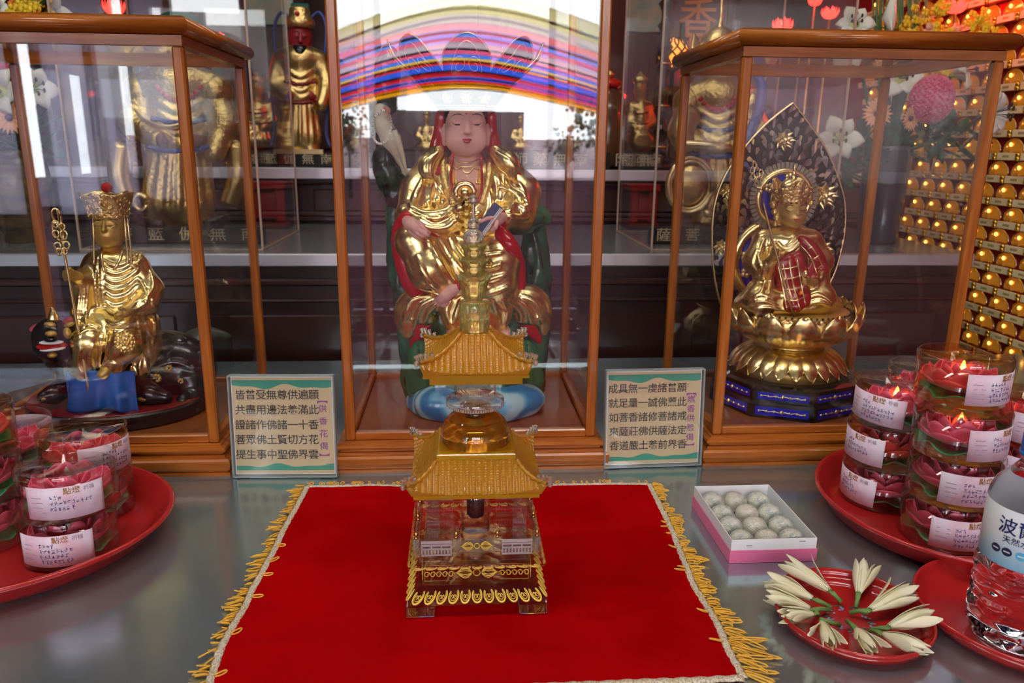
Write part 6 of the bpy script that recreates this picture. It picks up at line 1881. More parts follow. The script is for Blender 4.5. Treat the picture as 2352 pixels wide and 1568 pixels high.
def oval_tray(label, c, a, b, ang, z1, m, name='tray', cat='tray', group=None, lip=.006):
    t = thing(name, label, cat, (c[0], c[1], 0), group)
    ca, sa = math.cos(ang), math.sin(ang)
    prof = [(0, .0006), (.80, .0006), (.85, .0012), (.90, .005), (.955, z1 - .006), (1 - lip / a * .2, z1 - .002), (1.0, z1 - .0005), (1.005, z1 + .0012), (.995, z1 + .0025), (.980, z1 + .0022), (.965, z1 - .001), (.938, z1 - .005), (.890, .0062), (.855, .0032), (.82, .0022), (0, .0022)]
    bld = MB(); n = 72; vs = []; fs = []
    for r, z in prof:
        for k in range(n):
            q = 2 * PI * k / n
            x, y = a * r * math.cos(q), b * r * math.sin(q)
            vs.append((c[0] + x * ca - y * sa, c[1] + x * sa + y * ca, z))
    for i in range(len(prof) - 1):
        for k in range(n):
            q = (k + 1) % n; fs.append([i * n + k, i * n + q, (i + 1) * n + q, (i + 1) * n + k])
    bld._add(vs, fs, True)
    me = bld.mesh('dish'); bm = bmesh.new(); bm.from_mesh(me); bmesh.ops.remove_doubles(bm, verts=bm.verts, dist=1e-6); bm.to_mesh(me); bm.free()
    link_mesh('dish', me, m, t)
    return t
oval_tray('large red tray under the boxed lotus candles at the left of the table', (-.4248, .6253), .1687, .1318, math.radians(.8), .022, M['red_plastic'], group='large red trays of candles')
oval_tray('large red tray under the boxed lotus candles at the right of the table', (.4665, .6300), .131, .124, math.radians(57.6), .022, M['red_plastic'], group='large red trays of candles')

CR, CH = .0375, .0408
def candle(x, y, z, rot, lab, lit=False, seed=0, label=True, warm=False):
    """boxed lotus candle; lab angle (from the front, to the viewer's right) of its paper label"""
    rr = random.Random(seed * 13 + 5)
    t = thing('lotus_candle', lab, 'candle', (x, y, z), 'boxed lotus candles')
    pl = M['plastic_warm'] if warm else M['plastic_clear']
    MB().lathe((0, 0, 0), [(0, .0004), (CR - .0012, .0004), (CR - .0004, .0012), (CR - .0004, CH - .0085), (CR - .0010, CH - .0085), (CR - .0012, .0018), (0, .0012)], 48, caps=False).build('box_body', pl, t, True)
    MB().lathe((0, 0, 0), [(CR, CH - .0090), (CR + .0003, CH - .0080), (CR + .0003, CH - .0012), (CR - .0006, CH - .0002), (CR - .0022, CH - .0002), (CR - .0030, CH - .0012), (0, CH - .0012)], 48, caps=False).build('box_lid', pl, t, True)
    # lotus flower
    b = MB(); tips = []
    for lay, (n, r0, r1, z0, z1, w, cup) in enumerate(((7, .009, .0335, .0085, .0225, .0145, .30), (7, .008, .0265, .0090, .0290, .0130, .7), (6, .006, .0170, .0095, .0320, .0100, 1.0), (4, .004, .0095, .0100, .0325, .0068, 1.2))):
        for i in range(n):
            a = rot + 2 * PI * (i + .5 * lay) / n + rr.uniform(-.06, .06); k0 = len(b.v)
            def pf(u, v, a=a):
                s = (u - .5) * 2
                w_ = w * (0.45 + .55 * math.sin(min(v / .6, 1) * PI / 2)) * (1 if v < .6 else max(.03, math.cos((v - .6) / .4 * PI / 2)) ** .7)
                r = r0 + (r1 - r0) * math.sin(v * PI / 2) ** (1 / (1 + cup * .3)) - .25 * w_ * s * s
                z = z0 + (z1 - z0) * v ** (1.3 + cup * .5) + .10 * w_ * s * s
                return (math.cos(a) * r - math.sin(a) * s * w_, math.sin(a) * r + math.cos(a) * s * w_, z)
            b.grid(pf, 7, 9, thick=.0005)
            tips += [(j % 9) / 8 if lay < 2 else .5 + (j % 9) / 16 for j in range(63)] * 2
    me = b.mesh('lotus_flower'); at = me.attributes.new('tipness', 'FLOAT', 'POINT')
    at.data.foreach_set('value', tips[:len(me.vertices)])
    fl = link_mesh('lotus_flower', me, M['petal'], t, True)
    MB().lathe((0, 0, .016), [(.0024, 0), (.0030, .006), (.0024, .012), (.0011, .0170), (.0002, .0185)], 10).build('flame' if lit else 'candle_bud', M['flame'] if lit else M['bud'], fl, True)
    def lf(u, v):
        a = u * 2 * PI; r = .004 + (.0335 + .0020 * math.sin(5 * a + rot) + .001 * math.sin(11 * a)) * v - .004 * v
        return (math.cos(a) * r, math.sin(a) * r, .0030 + .0055 * v * v + .0028 * math.sin(6 * a + rot * 2) * v * v)
    MB().grid(lf, 72, 8, closed_u=True, thick=.0006).build('leaf', M['wax_leaf'], t, True)
    MB().lathe((0, 0, 0), [(.012, .0020), (.010, .0120), (.004, .0140)], 16).build('wax_core', M['petal_core'], fl, True)
    if label is not None and label is not False:
        la = label; W_, H_ = .050, .0235; zc = .0185
        tilt = rr.uniform(-.05, .05)
        def onto(me, lift):
            co = np.empty(len(me.vertices) * 3); me.vertices.foreach_get('co', co); co = co.reshape(-1, 3) * (1.16, 1.16, 1)
            x = co[:, 0] * math.cos(tilt) - co[:, 1] * math.sin(tilt); y_ = co[:, 0] * math.sin(tilt) + co[:, 1] * math.cos(tilt)
            R_ = CR + .0003 + lift + co[:, 2]; th = la + x / CR
            out = np.stack([R_ * np.sin(th), -R_ * np.cos(th), zc + y_], 1).astype(np.float32)
            me.vertices.foreach_set('co', out.ravel()); me.update(); return me
        pp = MB().grid(lambda u, v: ((u - .5) * W_, (v - .5) * H_, 0), 25, 3, thick=.00012)
        pa = link_mesh('paper_label', onto(pp.mesh('paper_label'), 0), M['label_paper'], t, True)
        g = [lettering('g', '點燈', .0052, (.0045, .0083, 0), (1, 0, 0), (0, 1, 0), None, None, .0001, bold=.006)]
        link_mesh('print', onto(join_meshes('print', g), .0003), M['label_gold'], pa, True)
        g = [lettering('g', '祈福', .0036, (.0150, .0083, 0), (1, 0, 0), (0, 1, 0), None, None, .0001)]
        b = MB()
        for k in range(4): b.box((-.021, .004 - k * .0035, 0), (-.021 + rr.uniform(.006, .009), .0046 - k * .0035, .0001))
        g.append(b.mesh('k'))
        link_mesh('small_print', onto(join_meshes('print', g), .0003), M['label_grey'], pa, True)
        b = MB()                                   # handwriting: short pen strokes, not readable
        for ln in range(rr.choice((3, 4, 4))):
            y0 = .0045 - ln * .0040; x0 = rr.uniform(-.009, -.007); n = rr.randint(3, 5) if ln == 0 else rr.randint(6, 11)
            for k in range(n):
                cx = x0 + k * .0026
                if cx > .0235: break
                for s in range(5):
                    hz = rr.random() < .55
                    px_, py_ = cx + rr.uniform(-.0006, .0006), y0 + rr.uniform(-.0012, .0012)
                    dx, dy = (rr.uniform(.0006, .0011), rr.uniform(-.0001, .0003)) if hz else (rr.uniform(-.0004, .0003), rr.uniform(.0005, .0011))
                    l = math.hypot(dx, dy); nx, ny = -dy / l * .00013, dx / l * .00013
                    b.quad((px_ - dx - nx, py_ - dy - ny, 0), (px_ + dx - nx, py_ + dy - ny, 0), (px_ + dx + nx, py_ + dy + ny, 0), (px_ - dx + nx, py_ - dy + ny, 0))
        link_mesh('handwriting', onto(b.mesh('handwriting'), .0004), M['biro'], pa, True)
    return t
M['petal_core'] = mat('deep pink wax', (0.60, 0.05, 0.09), .5)
M['plastic_warm'] = pane_mat('warm reflection plastic', (0.97, 0.87, 0.72), .06)  # clear plastic; the tint stands in for warm reflections
# left tray: px of the front foot of each stack decides the place
def stack(x, y, n, rows):
    for i, kw in enumerate(rows):
        dx, dy = kw.pop('shift', (0, 0))
        candle(x + dx, y + dy, .0030 + i * (CH + .0004), **kw)
stack(-.330, .6080, 2, [dict(rot=.3, lab='boxed lotus candle below the front one on the left tray, short handwritten label', seed=1, label=.14),
                        dict(rot=1.0, lab='boxed lotus candle at the front of the left tray, topmost, label full of handwriting', seed=2, label=.38, shift=(.0045, 0))])
stack(-.347, .6830, 2, [dict(rot=.8, lab='boxed lotus candle at the right end of the left tray, under another', seed=3, label=None),
                         dict(rot=.1, lab='boxed lotus candle with lid tinted for warm reflections, topmost at the right end of the left tray', seed=4, label=1.08, warm=True)])
stack(-.415, .6300, 3, [dict(rot=.2, lab='lowest boxed lotus candle of the stack cut by the left picture edge', seed=5, label=None),
                        dict(rot=.9, lab='middle boxed lotus candle of the stack cut by the left picture edge', seed=6, label=None),
                        dict(rot=1.2, lab='topmost boxed lotus candle of the stack cut by the left picture edge', seed=7, label=None, warm=True)])
stack(-.428, .7080, 2, [dict(rot=.5, lab='lower boxed lotus candle at the back of the left tray', seed=8, label=None),
                        dict(rot=.7, lab='upper boxed lotus candle at the back of the left tray, label on its far side', seed=9, label=PI - .1)])
# right tray
stack(.4335, .5935, 4, [dict(rot=.4, lab='lowest boxed lotus candle of the tall front stack on the right tray', seed=11, label=-.12),
                        dict(rot=.9, lab='second boxed lotus candle up the tall front stack on the right tray', seed=12, label=-.10, shift=(.001, 0)),
                        dict(rot=.2, lab='third boxed lotus candle up the tall front stack on the right tray, glowing', seed=13, label=.36, lit=True, shift=(-.0005, 0)),
                        dict(rot=1.1, lab='glowing boxed lotus candle on top of the tall front stack, right tray', seed=14, label=.28, lit=True, warm=True, shift=(.008, .020))])
stack(.4170, .6690, 3, [dict(rot=.7, lab='lowest boxed lotus candle of the left stack on the right tray', seed=15, label=-1.45),
                        dict(rot=.1, lab='middle boxed lotus candle of the left stack on the right tray, cream label', seed=16, label=-1.38, warm=True),
                        dict(rot=.5, lab='glowing boxed lotus candle on top of the left stack, right tray', seed=17, label=-1.08, lit=True, shift=(.002, 0))])
stack(.4780, .7150, 3, [dict(rot=.3, lab='lowest boxed lotus candle at the back of the right tray', seed=18, label=None), dict(rot=.8, lab='middle boxed lotus candle at the back of the right tray', seed=19, label=None),
                        dict(rot=.6, lab='topmost boxed lotus candle at the back of the right tray, behind the glowing ones', seed=20, label=None)])
stack(.5180, .6180, 3, [dict(rot=.2, lab='lowest boxed lotus candle behind the water bottle', seed=21, label=-.2), dict(rot=.9, lab='middle boxed lotus candle behind the water bottle, pink label', seed=22, label=-.35),
                        dict(rot=.5, lab='topmost boxed lotus candle behind the water bottle, glowing', seed=23, label=-.3, lit=True, warm=True)])

# ================================================================== box of rice balls
bx = thing('sweets_box', 'white and pink card box holding twelve pale rice balls', 'box', (.2630, .6120, 0))
x0, x1, y0, y1 = .2252, .3008, .5605, .6665
def open_box(lo, hi, th, m, name, fl=True):
    b = MB(); (xa, ya, za), (xb, yb_, zb) = lo, hi
    b.box((xa, ya, za), (xb, yb_, za + th))
    b.box((xa, ya, za + th), (xa + th, yb_, zb)).box((xb - th, ya, za + th), (xb, yb_, zb)).box((xa + th, ya, za + th), (xb - th, ya + th, zb)).box((xa + th, yb_ - th, za + th), (xb - th, yb_, zb))
    return b.build(name, m, bx)
open_box((x0, y0, .0003), (x1, y1, .0118), .0006, M['pink_card'], 'lid_tray')
wt = open_box((x0 + .0009, y0 + .0009, .0012), (x1 - .0009, y1 - .0009, .0215), .0007, M['white'], 'inner_tray')
MB().box((x0 + .014, y0 + .0004, .0158), (x0 + .019, y0 + .0010, .0162)).build('staple', M['steel'], wt)
MB().box((x1 - .016, y0 + .0004, .0188), (x1 - .011, y0 + .0010, .0192)).build('staple', M['steel'], wt)
M['rice_a'] = mat('grey green rice ball', (0.44, 0.50, 0.47), .35, bump=1.0, bscale=900, col2=(0.86, 0.86, 0.70), cscale=200, coat=.5)
M['rice_b'] = mat('cream rice ball', (0.66, 0.62, 0.50), .35, bump=1.0, bscale=900, col2=(0.84, 0.82, 0.68), cscale=260, coat=.5)
rows_ = ('back row', 'second row from the back', 'second row from the front', 'front row'); cols_ = ('left', 'middle', 'right')
for r in range(4):
    for c in range(3):
        cream = (c == 1)
        tint = 'cream' if cream else 'grey-green'
        X = x0 + .0150 + c * .0226 + rnd.uniform(-.0008, .0008) + (.0006 if r % 2 else -.0004); Yp = y1 - .0170 - r * .0240 + rnd.uniform(-.0008, .0008)
        sd = rnd.uniform(0, 50)
        b = MB().sphere((0, 0, 0), (.0108, .0110, .0092), 22, 14, fn=lambda v: v * (1 + .05 * noise.noise(v * 260 + Vector((sd, 0, 0)))))
        b.xform(lambda v: v + Vector((X, Yp, .0020 + .0094)))
        o = b.build('rice_ball', M['rice_b'] if cream else M['rice_a'])
        tag(o, '%s film-wrapped rice ball in the box, %s, %s' % (tint, rows_[r], cols_[c]), 'sweet', 'rice balls in the card box')

# ================================================================== plates, magnolia buds, water bottle
pl1 = oval_tray('small red plate of magnolia buds in front of the card box', (.2865, .4747), .0553, .0553, 0, .0105, M['red_plastic'], 'plate', 'plate', 'red plates', .004)
pl2 = oval_tray('red plate under the water bottle at the right edge', (.4092, .4634), .0715, .0715, 0, .0140, M['red_plastic'], 'plate', 'plate', 'red plates', .004)
b1 = MB(); b2 = MB(); r6 = random.Random(3)
for i in range(9):
    a = 2 * PI * i / 9 + .2; q = Vector((.2865 + .0150 * math.cos(a), .4747 + .0150 * math.sin(a), .0024))
    for k in range(5): b1.sphere(q + Vector((r6.uniform(-.003, .003), r6.uniform(-.002, .002), 0)), (.0013, .0010, .0002), 6, 4)
    b2.tube([q + Vector((-.003, .003, 0)), q + Vector((0, .0042, 0)), q + Vector((.004, .002, 0))], [.0004, .0009, .0002], 5, flat=.3)
b1.build('painted_blossom', mat('blue white glaze', (0.25, 0.32, 0.52), .3), pl1); b2.build('painted_leaf', mat('green glaze', (0.03, 0.16, 0.08), .3), pl1)
M['magnolia'] = mat('cream magnolia petal', (0.78, 0.72, 0.42), .45, sss=.1, col2=(0.84, 0.80, 0.58), cscale=60)
M['stem'] = mat('green stalk', (0.17, 0.30, 0.08), .5)
def magnolia(tip, base, end, width, splay, lab, seed, curl=0.0):
    rr = random.Random(seed)
    A = Vector(G(*base, .012)); T = Vector(G(*tip, .0165)); E_ = Vector(G(*end, .0055))
    t = thing('magnolia_bud', lab, 'flower', A - Vector((0, 0, .006)), 'magnolia buds on the small red plate')
    d = (T - A); L_ = d.length; d.normalize(); s, u_, _ = frame_to(d)
    npet = 7
    for i in range(npet + splay):
        out = i >= npet
        a = 2 * PI * i / npet + rr.uniform(-.2, .2) if not out else rr.uniform(0, 2 * PI)
        if out: a = (.3 if i % 2 else PI - .3) + rr.uniform(-.3, .3)
        rad = width * (.5 if i % 2 else .42); ln = L_ * rr.uniform(.82, 1.02) * (1 if not out else rr.uniform(.75, .95)); sp = rr.uniform(0, .12) if not out else rr.uniform(.22, .42)
        pw = width * (.62 if not out else .36) * rr.uniform(.85, 1.1)
        def pf(uu, v, a=a, rad=rad, ln=ln, sp=sp, pw=pw):
            o = (uu - .5) * 2
            w_ = pw * (.5 + .5 * math.sin(min(v / .55, 1) * PI / 2)) * (1 if v < .55 else max(.05, math.cos((v - .55) / .45 * PI / 2)) ** .8)
            r = rad * (.35 + .65 * math.sin(min(1, v * 1.5) * PI / 2)) * (1 - .55 * v ** 3 * (1 - sp * 2)) + sp * ln * v * v
            ang = a + o * w_ / max(rad, .001) * .55
            q = A + d * (ln * v) + (s * math.cos(ang) + u_ * math.sin(ang)) * r
            q.z = max(q.z + curl * v * v, .0035 + .006 * v)
            return q
        MB().grid(pf, 7, 12, thick=.0003).build('petal', M['magnolia'], t)
    mid_ = (A + E_) / 2 + Vector((0, 0, .0005))
    MB().tube([A + d * .001, A - d * .003, mid_, E_], [.0022, .0020, .0016, .0018], 8).build('stalk', M['stem'], t)
for a in (((1800, 1283), (1905, 1356), (1932, 1382), .0115, 2, 'slim magnolia bud at the back left of the small red plate', 31), ((1752, 1322), (1866, 1374), (1908, 1394), .0120, 2, 'magnolia bud pointing left over the plate rim, long open petals', 32),
          ((1752, 1362), (1860, 1398), (1904, 1400), .0125, 0, 'plump magnolia bud at the left rim, below two slimmer ones', 33), ((1790, 1412), (1868, 1410), (1880, 1400), .0105, 2, 'short half-open magnolia bud at the left front of the small plate', 34),
          ((1912, 1488), (1888, 1428), (1928, 1434), .0100, 3, 'wilted open magnolia bud at the front rim of the small plate', 35), ((1985, 1290), (1972, 1362), (1966, 1396), .0122, 1, 'magnolia bud pointing straight back on the small plate', 36),
          ((2108, 1350), (1998, 1400), (1952, 1407), .0130, 2, 'large magnolia bud pointing right, one petal raised', 37), ((2148, 1405), (2042, 1440), (1996, 1448), .0135, 1, 'broad magnolia bud over the right rim of the small plate', 38),
          ((2140, 1497), (2028, 1456), (1998, 1448), .0118, 1, 'magnolia bud pointing to the front right corner of the small plate', 39), ((2012, 1498), (1968, 1446), (1946, 1426), .0115, 2, 'magnolia bud pointing forward at the front of the small plate', 40)):
    magnolia(*a)

bc_ = Vector((.3912, .4490, .0030)); BR_ = .0330; KB = .90
bt = thing('water_bottle', 'clear plastic water bottle with blue cap and white label on the red plate', 'bottle', bc_)
def ridge(t, i, r, h):
    k = 1 + (.030 * math.sin(6 * t + h * 190) * (1 if .010 < h < .060 else 0)) + (.018 * math.sin(9 * t - h * 150) if .010 < h < .060 else 0)
    if h < .010: k = 1 - .10 * abs(math.cos(5 * t / 2)) * (1 - h / .010)
    return r * k * (KB if h < .125 else 1), h
pr1 = [(.020, 0), (.027, .0005), (.031, .004), (.0325, .010)] + [(.0325 + .0006 * math.sin(k * 1.9), .012 + k * .002) for k in range(25)] + [(.0318, .063), (.0315, .066), (.0315, .104), (.0320, .106), (.0312, .110), (.0285, .117), (.0215, .1245), (.0135, .133), (.0122, .136), (.0122, .146)]
MB().lathe(bc_, pr1, 64, fn=ridge).build('bottle_body', glass_mat('water in clear plastic', (0.985, 0.99, 0.995), 0, 1.33), bt)
cap = MB().lathe(bc_, [(.0148, .1385), (.0152, .139), (.0152, .1405), (.0142, .141), (.0144, .1415), (.0144, .153), (.0135, .1545), (0, .1548)], 60, fn=lambda t, i, r, h: (r * (1 + (.012 * math.cos(30 * t) if .1414 < h < .1535 else 0)), h)).build('cap', mat('blue cap', (0.02, 0.16, 0.55), .35), bt)
def ring_map(me, th0, R_):
    co = np.empty(len(me.vertices) * 3); me.vertices.foreach_get('co', co); co = co.reshape(-1, 3)
    th = th0 + co[:, 0] / R_; rr_ = R_ + co[:, 2]
    o = np.stack([bc_.x + rr_ * np.sin(th), bc_.y - rr_ * np.cos(th), bc_.z + co[:, 1]], 1).astype(np.float32); me.vertices.foreach_set('co', o.ravel()); me.update(); return me
lbm = bpy.data.materials.new('bottle label'); lbm.use_nodes = True
nt = NT(lbm); p = nt.n['Principled BSDF']; p.inputs['Roughness'].default_value = .3
tc = nt.add('ShaderNodeTexCoord'); sx_ = nt.add('ShaderNodeSeparateXYZ'); mr = nt.add('ShaderNodeMapRange'); mr.inputs['From Min'].default_value = .064; mr.inputs['From Max'].default_value = .105
rp = nt.add('ShaderNodeValToRGB'); rp.color_ramp.elements[0].color = (0.25, 0.58, 0.78, 1); rp.color_ramp.elements[1].color = (0.78, 0.82, 0.84, 1); rp.color_ramp.elements[1].position = .55
nt.link(tc.outputs['Object'], sx_.inputs[0]); nt.link(sx_.outputs['Z'], mr.inputs['Value']); nt.link(mr.outputs[0], rp.inputs['Fac']); nt.link(rp.outputs[0], p.inputs['Base Color'])
lbl = MB().lathe(bc_, [(.0318 * KB, .0640), (.0320 * KB, .0642), (.0320 * KB, .1050), (.0318 * KB, .1052)], 64, caps=False).build('label', lbm, bt)
TH = -1.06
M['navy_ink'] = mat('navy print', (0.01, 0.02, 0.12), .5)
link_mesh('brand_name', ring_map(join_meshes('x', [lettering('g', '波爾', .0125, (.003, .0930, 0), (1, 0, 0), (0, 1, 0), None, None, .0002, bold=.004)]), TH, .0321 * KB), M['navy_ink'], lbl)
link_mesh('small_print', ring_map(join_meshes('x', [lettering('g', '天然水', .0055, (.003, .0840, 0), (1, 0, 0), (0, 1, 0), None, None, .0002)]), TH, .0321 * KB), M['navy_ink'], lbl)
for i, (xx, col) in enumerate(((-.0085, (0.02, 0.025, 0.07)), (-.001, (0.02, 0.025, 0.07)), (.0075, (0.10, 0.45, 0.70)))):
    b = MB(); b._add([(0, 0, 0)] + [(.0033 * math.cos(k * PI / 12), .0030 * math.sin(k * PI / 12), 0) for k in range(24)], [[0, 1 + k, 1 + (k + 1) % 24] for k in range(24)])
    b.xform(lambda v: v + Vector((xx, .0755, .0002)))
    link_mesh('round_mark', ring_map(b.mesh('round_mark'), TH, .0321 * KB), mat('round mark', col, .5), lbl)
    b = MB(); b.box((xx - .002, .0752, .0003), (xx + .002, .0759, .0004)); link_mesh('round_mark', ring_map(b.mesh('round_mark'), TH, .0321 * KB), M['white'], lbl)
# ================================================================== lower and upper altar steps: figures, stands, flowers
ZL, ZU = 0.1696, 0.288
M['gold_dull'] = mat('old gold', (0.72, 0.52, 0.20), .34, 1.0, bump=.5, bscale=120)
M['gold_scale'] = mat('scaled gold armour', (0.74, 0.54, 0.20), .3, .9, bump=1.0, bscale=160)
M['green_hat'] = mat('green paint', (0.01, 0.09, 0.07), .4)
M['blue_ribbon'] = mat('blue ribbon paint', (0.05, 0.09, 0.34), .4)
M['face_red'] = mat('dark red face', (0.30, 0.02, 0.03), .4)
M['face_brown'] = mat('brown face', (0.22, 0.10, 0.07), .4)
M['plaque'] = mat('black green plaque', (0.012, 0.016, 0.013), .35)
M['plaque_gold'] = mat('pale gilt letters', (0.52, 0.44, 0.28), .5)
def plaque(parent, name, Yf, px0, px1, py0, py1, text, zlo, n_slots=None, side='r', size=1.0):
    a = W(px0, py1, Yf); b = W(px1, py0, Yf)
    o = MB().box((a[0], Yf, zlo), (b[0], Yf + .012, b[2]), .001).build('name_board', M['plaque'], parent)
    h = (b[2] - zlo); w = b[0] - a[0]; n = n_slots or len(text); mes = []
    for k, ch in enumerate(text):
        x = a[0] + w * (k + .5) / n
        mes.append(lettering('c', ch, h * .82 * size, (x, Yf - .0003, (zlo + b[2]) / 2), (1, 0, 0), (0, 0, 1), None, None, .0004, width=1.15, bold=.006))
    link_mesh('board_lettering', join_meshes('board_lettering', mes), M['plaque_gold'], o)
def figure(name, label, cx_, ytop, ybot, Yc, zbase, face, hat, sit=False, group=None, wid=1.0, seed=0, beard=False, cloak=None, armour=False, h=.0022):
    """gilded altar figure between two picture heights, standing or seated, feet on zbase"""
    rr = random.Random(seed)
    H = ybot - ytop; u = H / 100.0
    t = thing(name, label, 'statue', (W(cx_, ybot, Yc)[0], Yc, zbase), group)
    s1_ = px2m(1, W(cx_, ybot, Yc))
    wd = 34 * u * wid
    lo, hi = lohi(cx_ - wd * 1.3, ytop - 4, cx_ + wd * 1.3, ybot + 6, Yc, wd * s1_ * .9, wd * s1_ * .9)
    c = Clay(lo, hi, h); k = 4 * u * s1_
    Y = lambda p: ytop + p * u; X = lambda p: cx_ + p * u * wid
    if sit:
        c.pxell(Yc, X(0), Y(86), 0, 30 * u * wid, 24 * u, 14 * u, k); c.pxell(Yc, X(0), Y(58), 0, 19 * u * wid, 14 * u, 24 * u, k)
        c.pxchain(Yc, [(X(-17), Y(44), 0, 7 * u), (X(-23), Y(62), -.1 * wd * s1_, 7 * u), (X(-8), Y(72), -.45 * wd * s1_, 5 * u)], k)
        c.pxchain(Yc, [(X(17), Y(44), 0, 7 * u), (X(23), Y(62), -.1 * wd * s1_, 7 * u), (X(8), Y(70), -.45 * wd * s1_, 5 * u)], k)
    else:
        c.pxchain(Yc, [(X(0), Y(36), 0, 15 * u * wid), (X(0), Y(60), 0, 16 * u * wid), (X(0), Y(86), 0, 19 * u * wid)], k)
        c.pxell(Yc, X(0), Y(34), 0, 21 * u * wid, 12 * u, 9 * u, k)
        c.pxchain(Yc, [(X(-19), Y(36), 0, 6.5 * u), (X(-25), Y(52), -.15 * wd * s1_, 6 * u), (X(-12), Y(60), -.5 * wd * s1_, 4.5 * u)], k)
        c.pxchain(Yc, [(X(19), Y(36), 0, 6.5 * u), (X(26), Y(52), -.1 * wd * s1_, 6 * u), (X(20), Y(66), -.4 * wd * s1_, 4.5 * u)], k)
        c.pxchain(Yc, [(X(-9), Y(86), -.1 * wd * s1_, 7 * u), (X(-10), Y(97), -.2 * wd * s1_, 6 * u)], k); c.pxchain(Yc, [(X(9), Y(86), -.1 * wd * s1_, 7 * u), (X(10), Y(97), -.2 * wd * s1_, 6 * u)], k)
    for i in range(7):
        x = -14 + i * 4.6; c.fold([(X(x), Y(66), 1.0 * u), (X(x * 1.2), Y(80), 1.5 * u), (X(x * 1.35), Y(92), 1.2 * u)], k * .3, .2)
    for i in range(4):
        y = 42 + i * 5; c.fold([(X(-12), Y(y), .9 * u), (X(0), Y(y + 5), 1.4 * u), (X(12), Y(y), .9 * u)], k * .3, .2)
    c.cut_below(zbase + .001)
    rb = c.build('robe', M['gold_scale'] if armour else M['gold_dull'], t)
    b = MB()
    for y_, r_ in ((63, 17 if not sit else 20), (50, 15)):
        q = [h_ for h_ in (c.hit(X(x), Y(y_ + 2 - 2 * (x / r_) ** 2)) for x in np.linspace(-r_, r_, 15)) if h_ is not None]
        if len(q) > 3: b.tube(q, 1.3 * u * s1_, 6)
    if b.v: b.build('sash', M['blue_ribbon'] if armour else M['red_dark'], rb)
    # head
    lo, hi = lohi(X(-14), Y(2), X(14), Y(36), Yc, 12 * u * s1_, 12 * u * s1_)
    hd = Clay(lo, hi, h * .55)
    hd.pxell(Yc, X(0), Y(20), 0, 8.2 * u, 8.5 * u, 10.5 * u, k * .4); hd.pxell(Yc, X(0), Y(26), -1 * u * s1_, 6.6 * u, 6.8 * u, 5.5 * u, k * .4)
    hd.pxchain(Yc, [(X(0), Y(17), -8 * u * s1_, 1.0 * u), (X(0), Y(22), -8.8 * u * s1_, 1.6 * u)], k * .2); hd.pxchain(Yc, [(X(0), Y(27), 0, 5.5 * u), (X(0), Y(36), 0, 6 * u)], k * .4)
    for s_ in (-1, 1): hd.pxell(Yc, X(s_ * 3.2), Y(18.5), -7 * u * s1_, 2.2 * u, 1.4 * u, 1.2 * u, k * .2); hd.pxchain(Yc, [(X(s_ * 8.4), Y(19), 1 * u * s1_, 1.2 * u), (X(s_ * 8.4), Y(24), .5 * u * s1_, 1.5 * u)], k * .2)
    hb_ = hd.build('head', face, t)
    b = MB()
    for s_ in (-1, 1):
        q = hd.trace([(X(s_ * 1.4), Y(16.2)), (X(s_ * 3.4), Y(15.0)), (X(s_ * 5.4), Y(15.8))], 0, 4)
        if len(q) > 2: b.tube(q, .35 * u * s1_, 5)
        q = hd.trace([(X(s_ * 1.6), Y(19)), (X(s_ * 3.4), Y(19.6)), (X(s_ * 5.2), Y(18.8))], 0, 4)
        if len(q) > 2: b.tube(q, .3 * u * s1_, 5)
    if b.v: b.build('painted_face', M['line'], hb_)
    if beard:
        c2_ = W(X(0), Y(33), Yc - 7 * u * s1_)
        MB().lathe(c2_ + np.array((0, 0, 7 * u * s1_)), [(.2 * u * s1_, -16 * u * s1_), (3 * u * s1_, -11 * u * s1_), (5 * u * s1_, -5 * u * s1_), (4.5 * u * s1_, 0)], 16, caps=True).build('beard', M['black'], hb_)
    # hat or crown
    hc = W(X(0), Y(13), Yc); us = u * s1_
    if hat == 'helmet':
        ht = MB().lathe(hc, [(9 * us, 0), (10.5 * us, 1 * us), (9.6 * us, 3 * us), (8 * us, 7 * us), (4.5 * us, 10.5 * us), (1.4 * us, 12 * us), (1.0 * us, 16 * us), (.6 * us, 26 * us)], 28).build('helmet', M['gold_dull'], hb_)
        b = MB()
        for s_ in (-1, 1): b.grid(lambda a, v, s_=s_: hc + np.array((s_ * (9 + 5 * v * (1 - a * .4)) * us, (-2 + 4 * a) * us, (1 + 8 * a * (.4 + .6 * v)) * us)), 8, 6, thick=.6 * us)
        b.build('helmet_wing', M['gold_dull'], ht)
        MB().tube([hc + np.array((math.cos(q) * 10 * us, math.sin(q) * 10 * us, 1 * us)) for q in np.linspace(0, 2 * PI, 30, endpoint=False)], .9 * us, 6, closed=True).build('helmet_band', M['gold_scale'], ht)
    elif hat == 'cap':
        ht = MB().lathe(hc, [(9 * us, 0), (10 * us, 2 * us), (9.5 * us, 5 * us), (7 * us, 8 * us), (6.5 * us, 12 * us), (5.5 * us, 13 * us)], 24).build('cap', M['gold_scale'], hb_)
        MB().box(tuple(hc + np.array((-6 * us, 2 * us, 8 * us))), tuple(hc + np.array((6 * us, 5 * us, 16 * us))), us * .6).build('cap_crest', M['green_hat'], ht)
        MB().sphere(hc + np.array((0, -8 * us, 8 * us)), 1.5 * us, 10, 8).build('cap_bead', M['red_lac'], ht)
    elif hat == 'scarf':
        ht = MB().sphere(hc + np.array((0, 1 * us, 3 * us)), (11 * us, 10 * us, 8 * us), 22, 12).build('cap', M['green_hat'], hb_)
        MB().tube([hc + np.array((math.cos(q) * 10.4 * us, math.sin(q) * 9.6 * us, 0)) for q in np.linspace(0, 2 * PI, 30, endpoint=False)], 1.8 * us, 7, closed=True).build('cap_band', M['gold_scale'], ht)
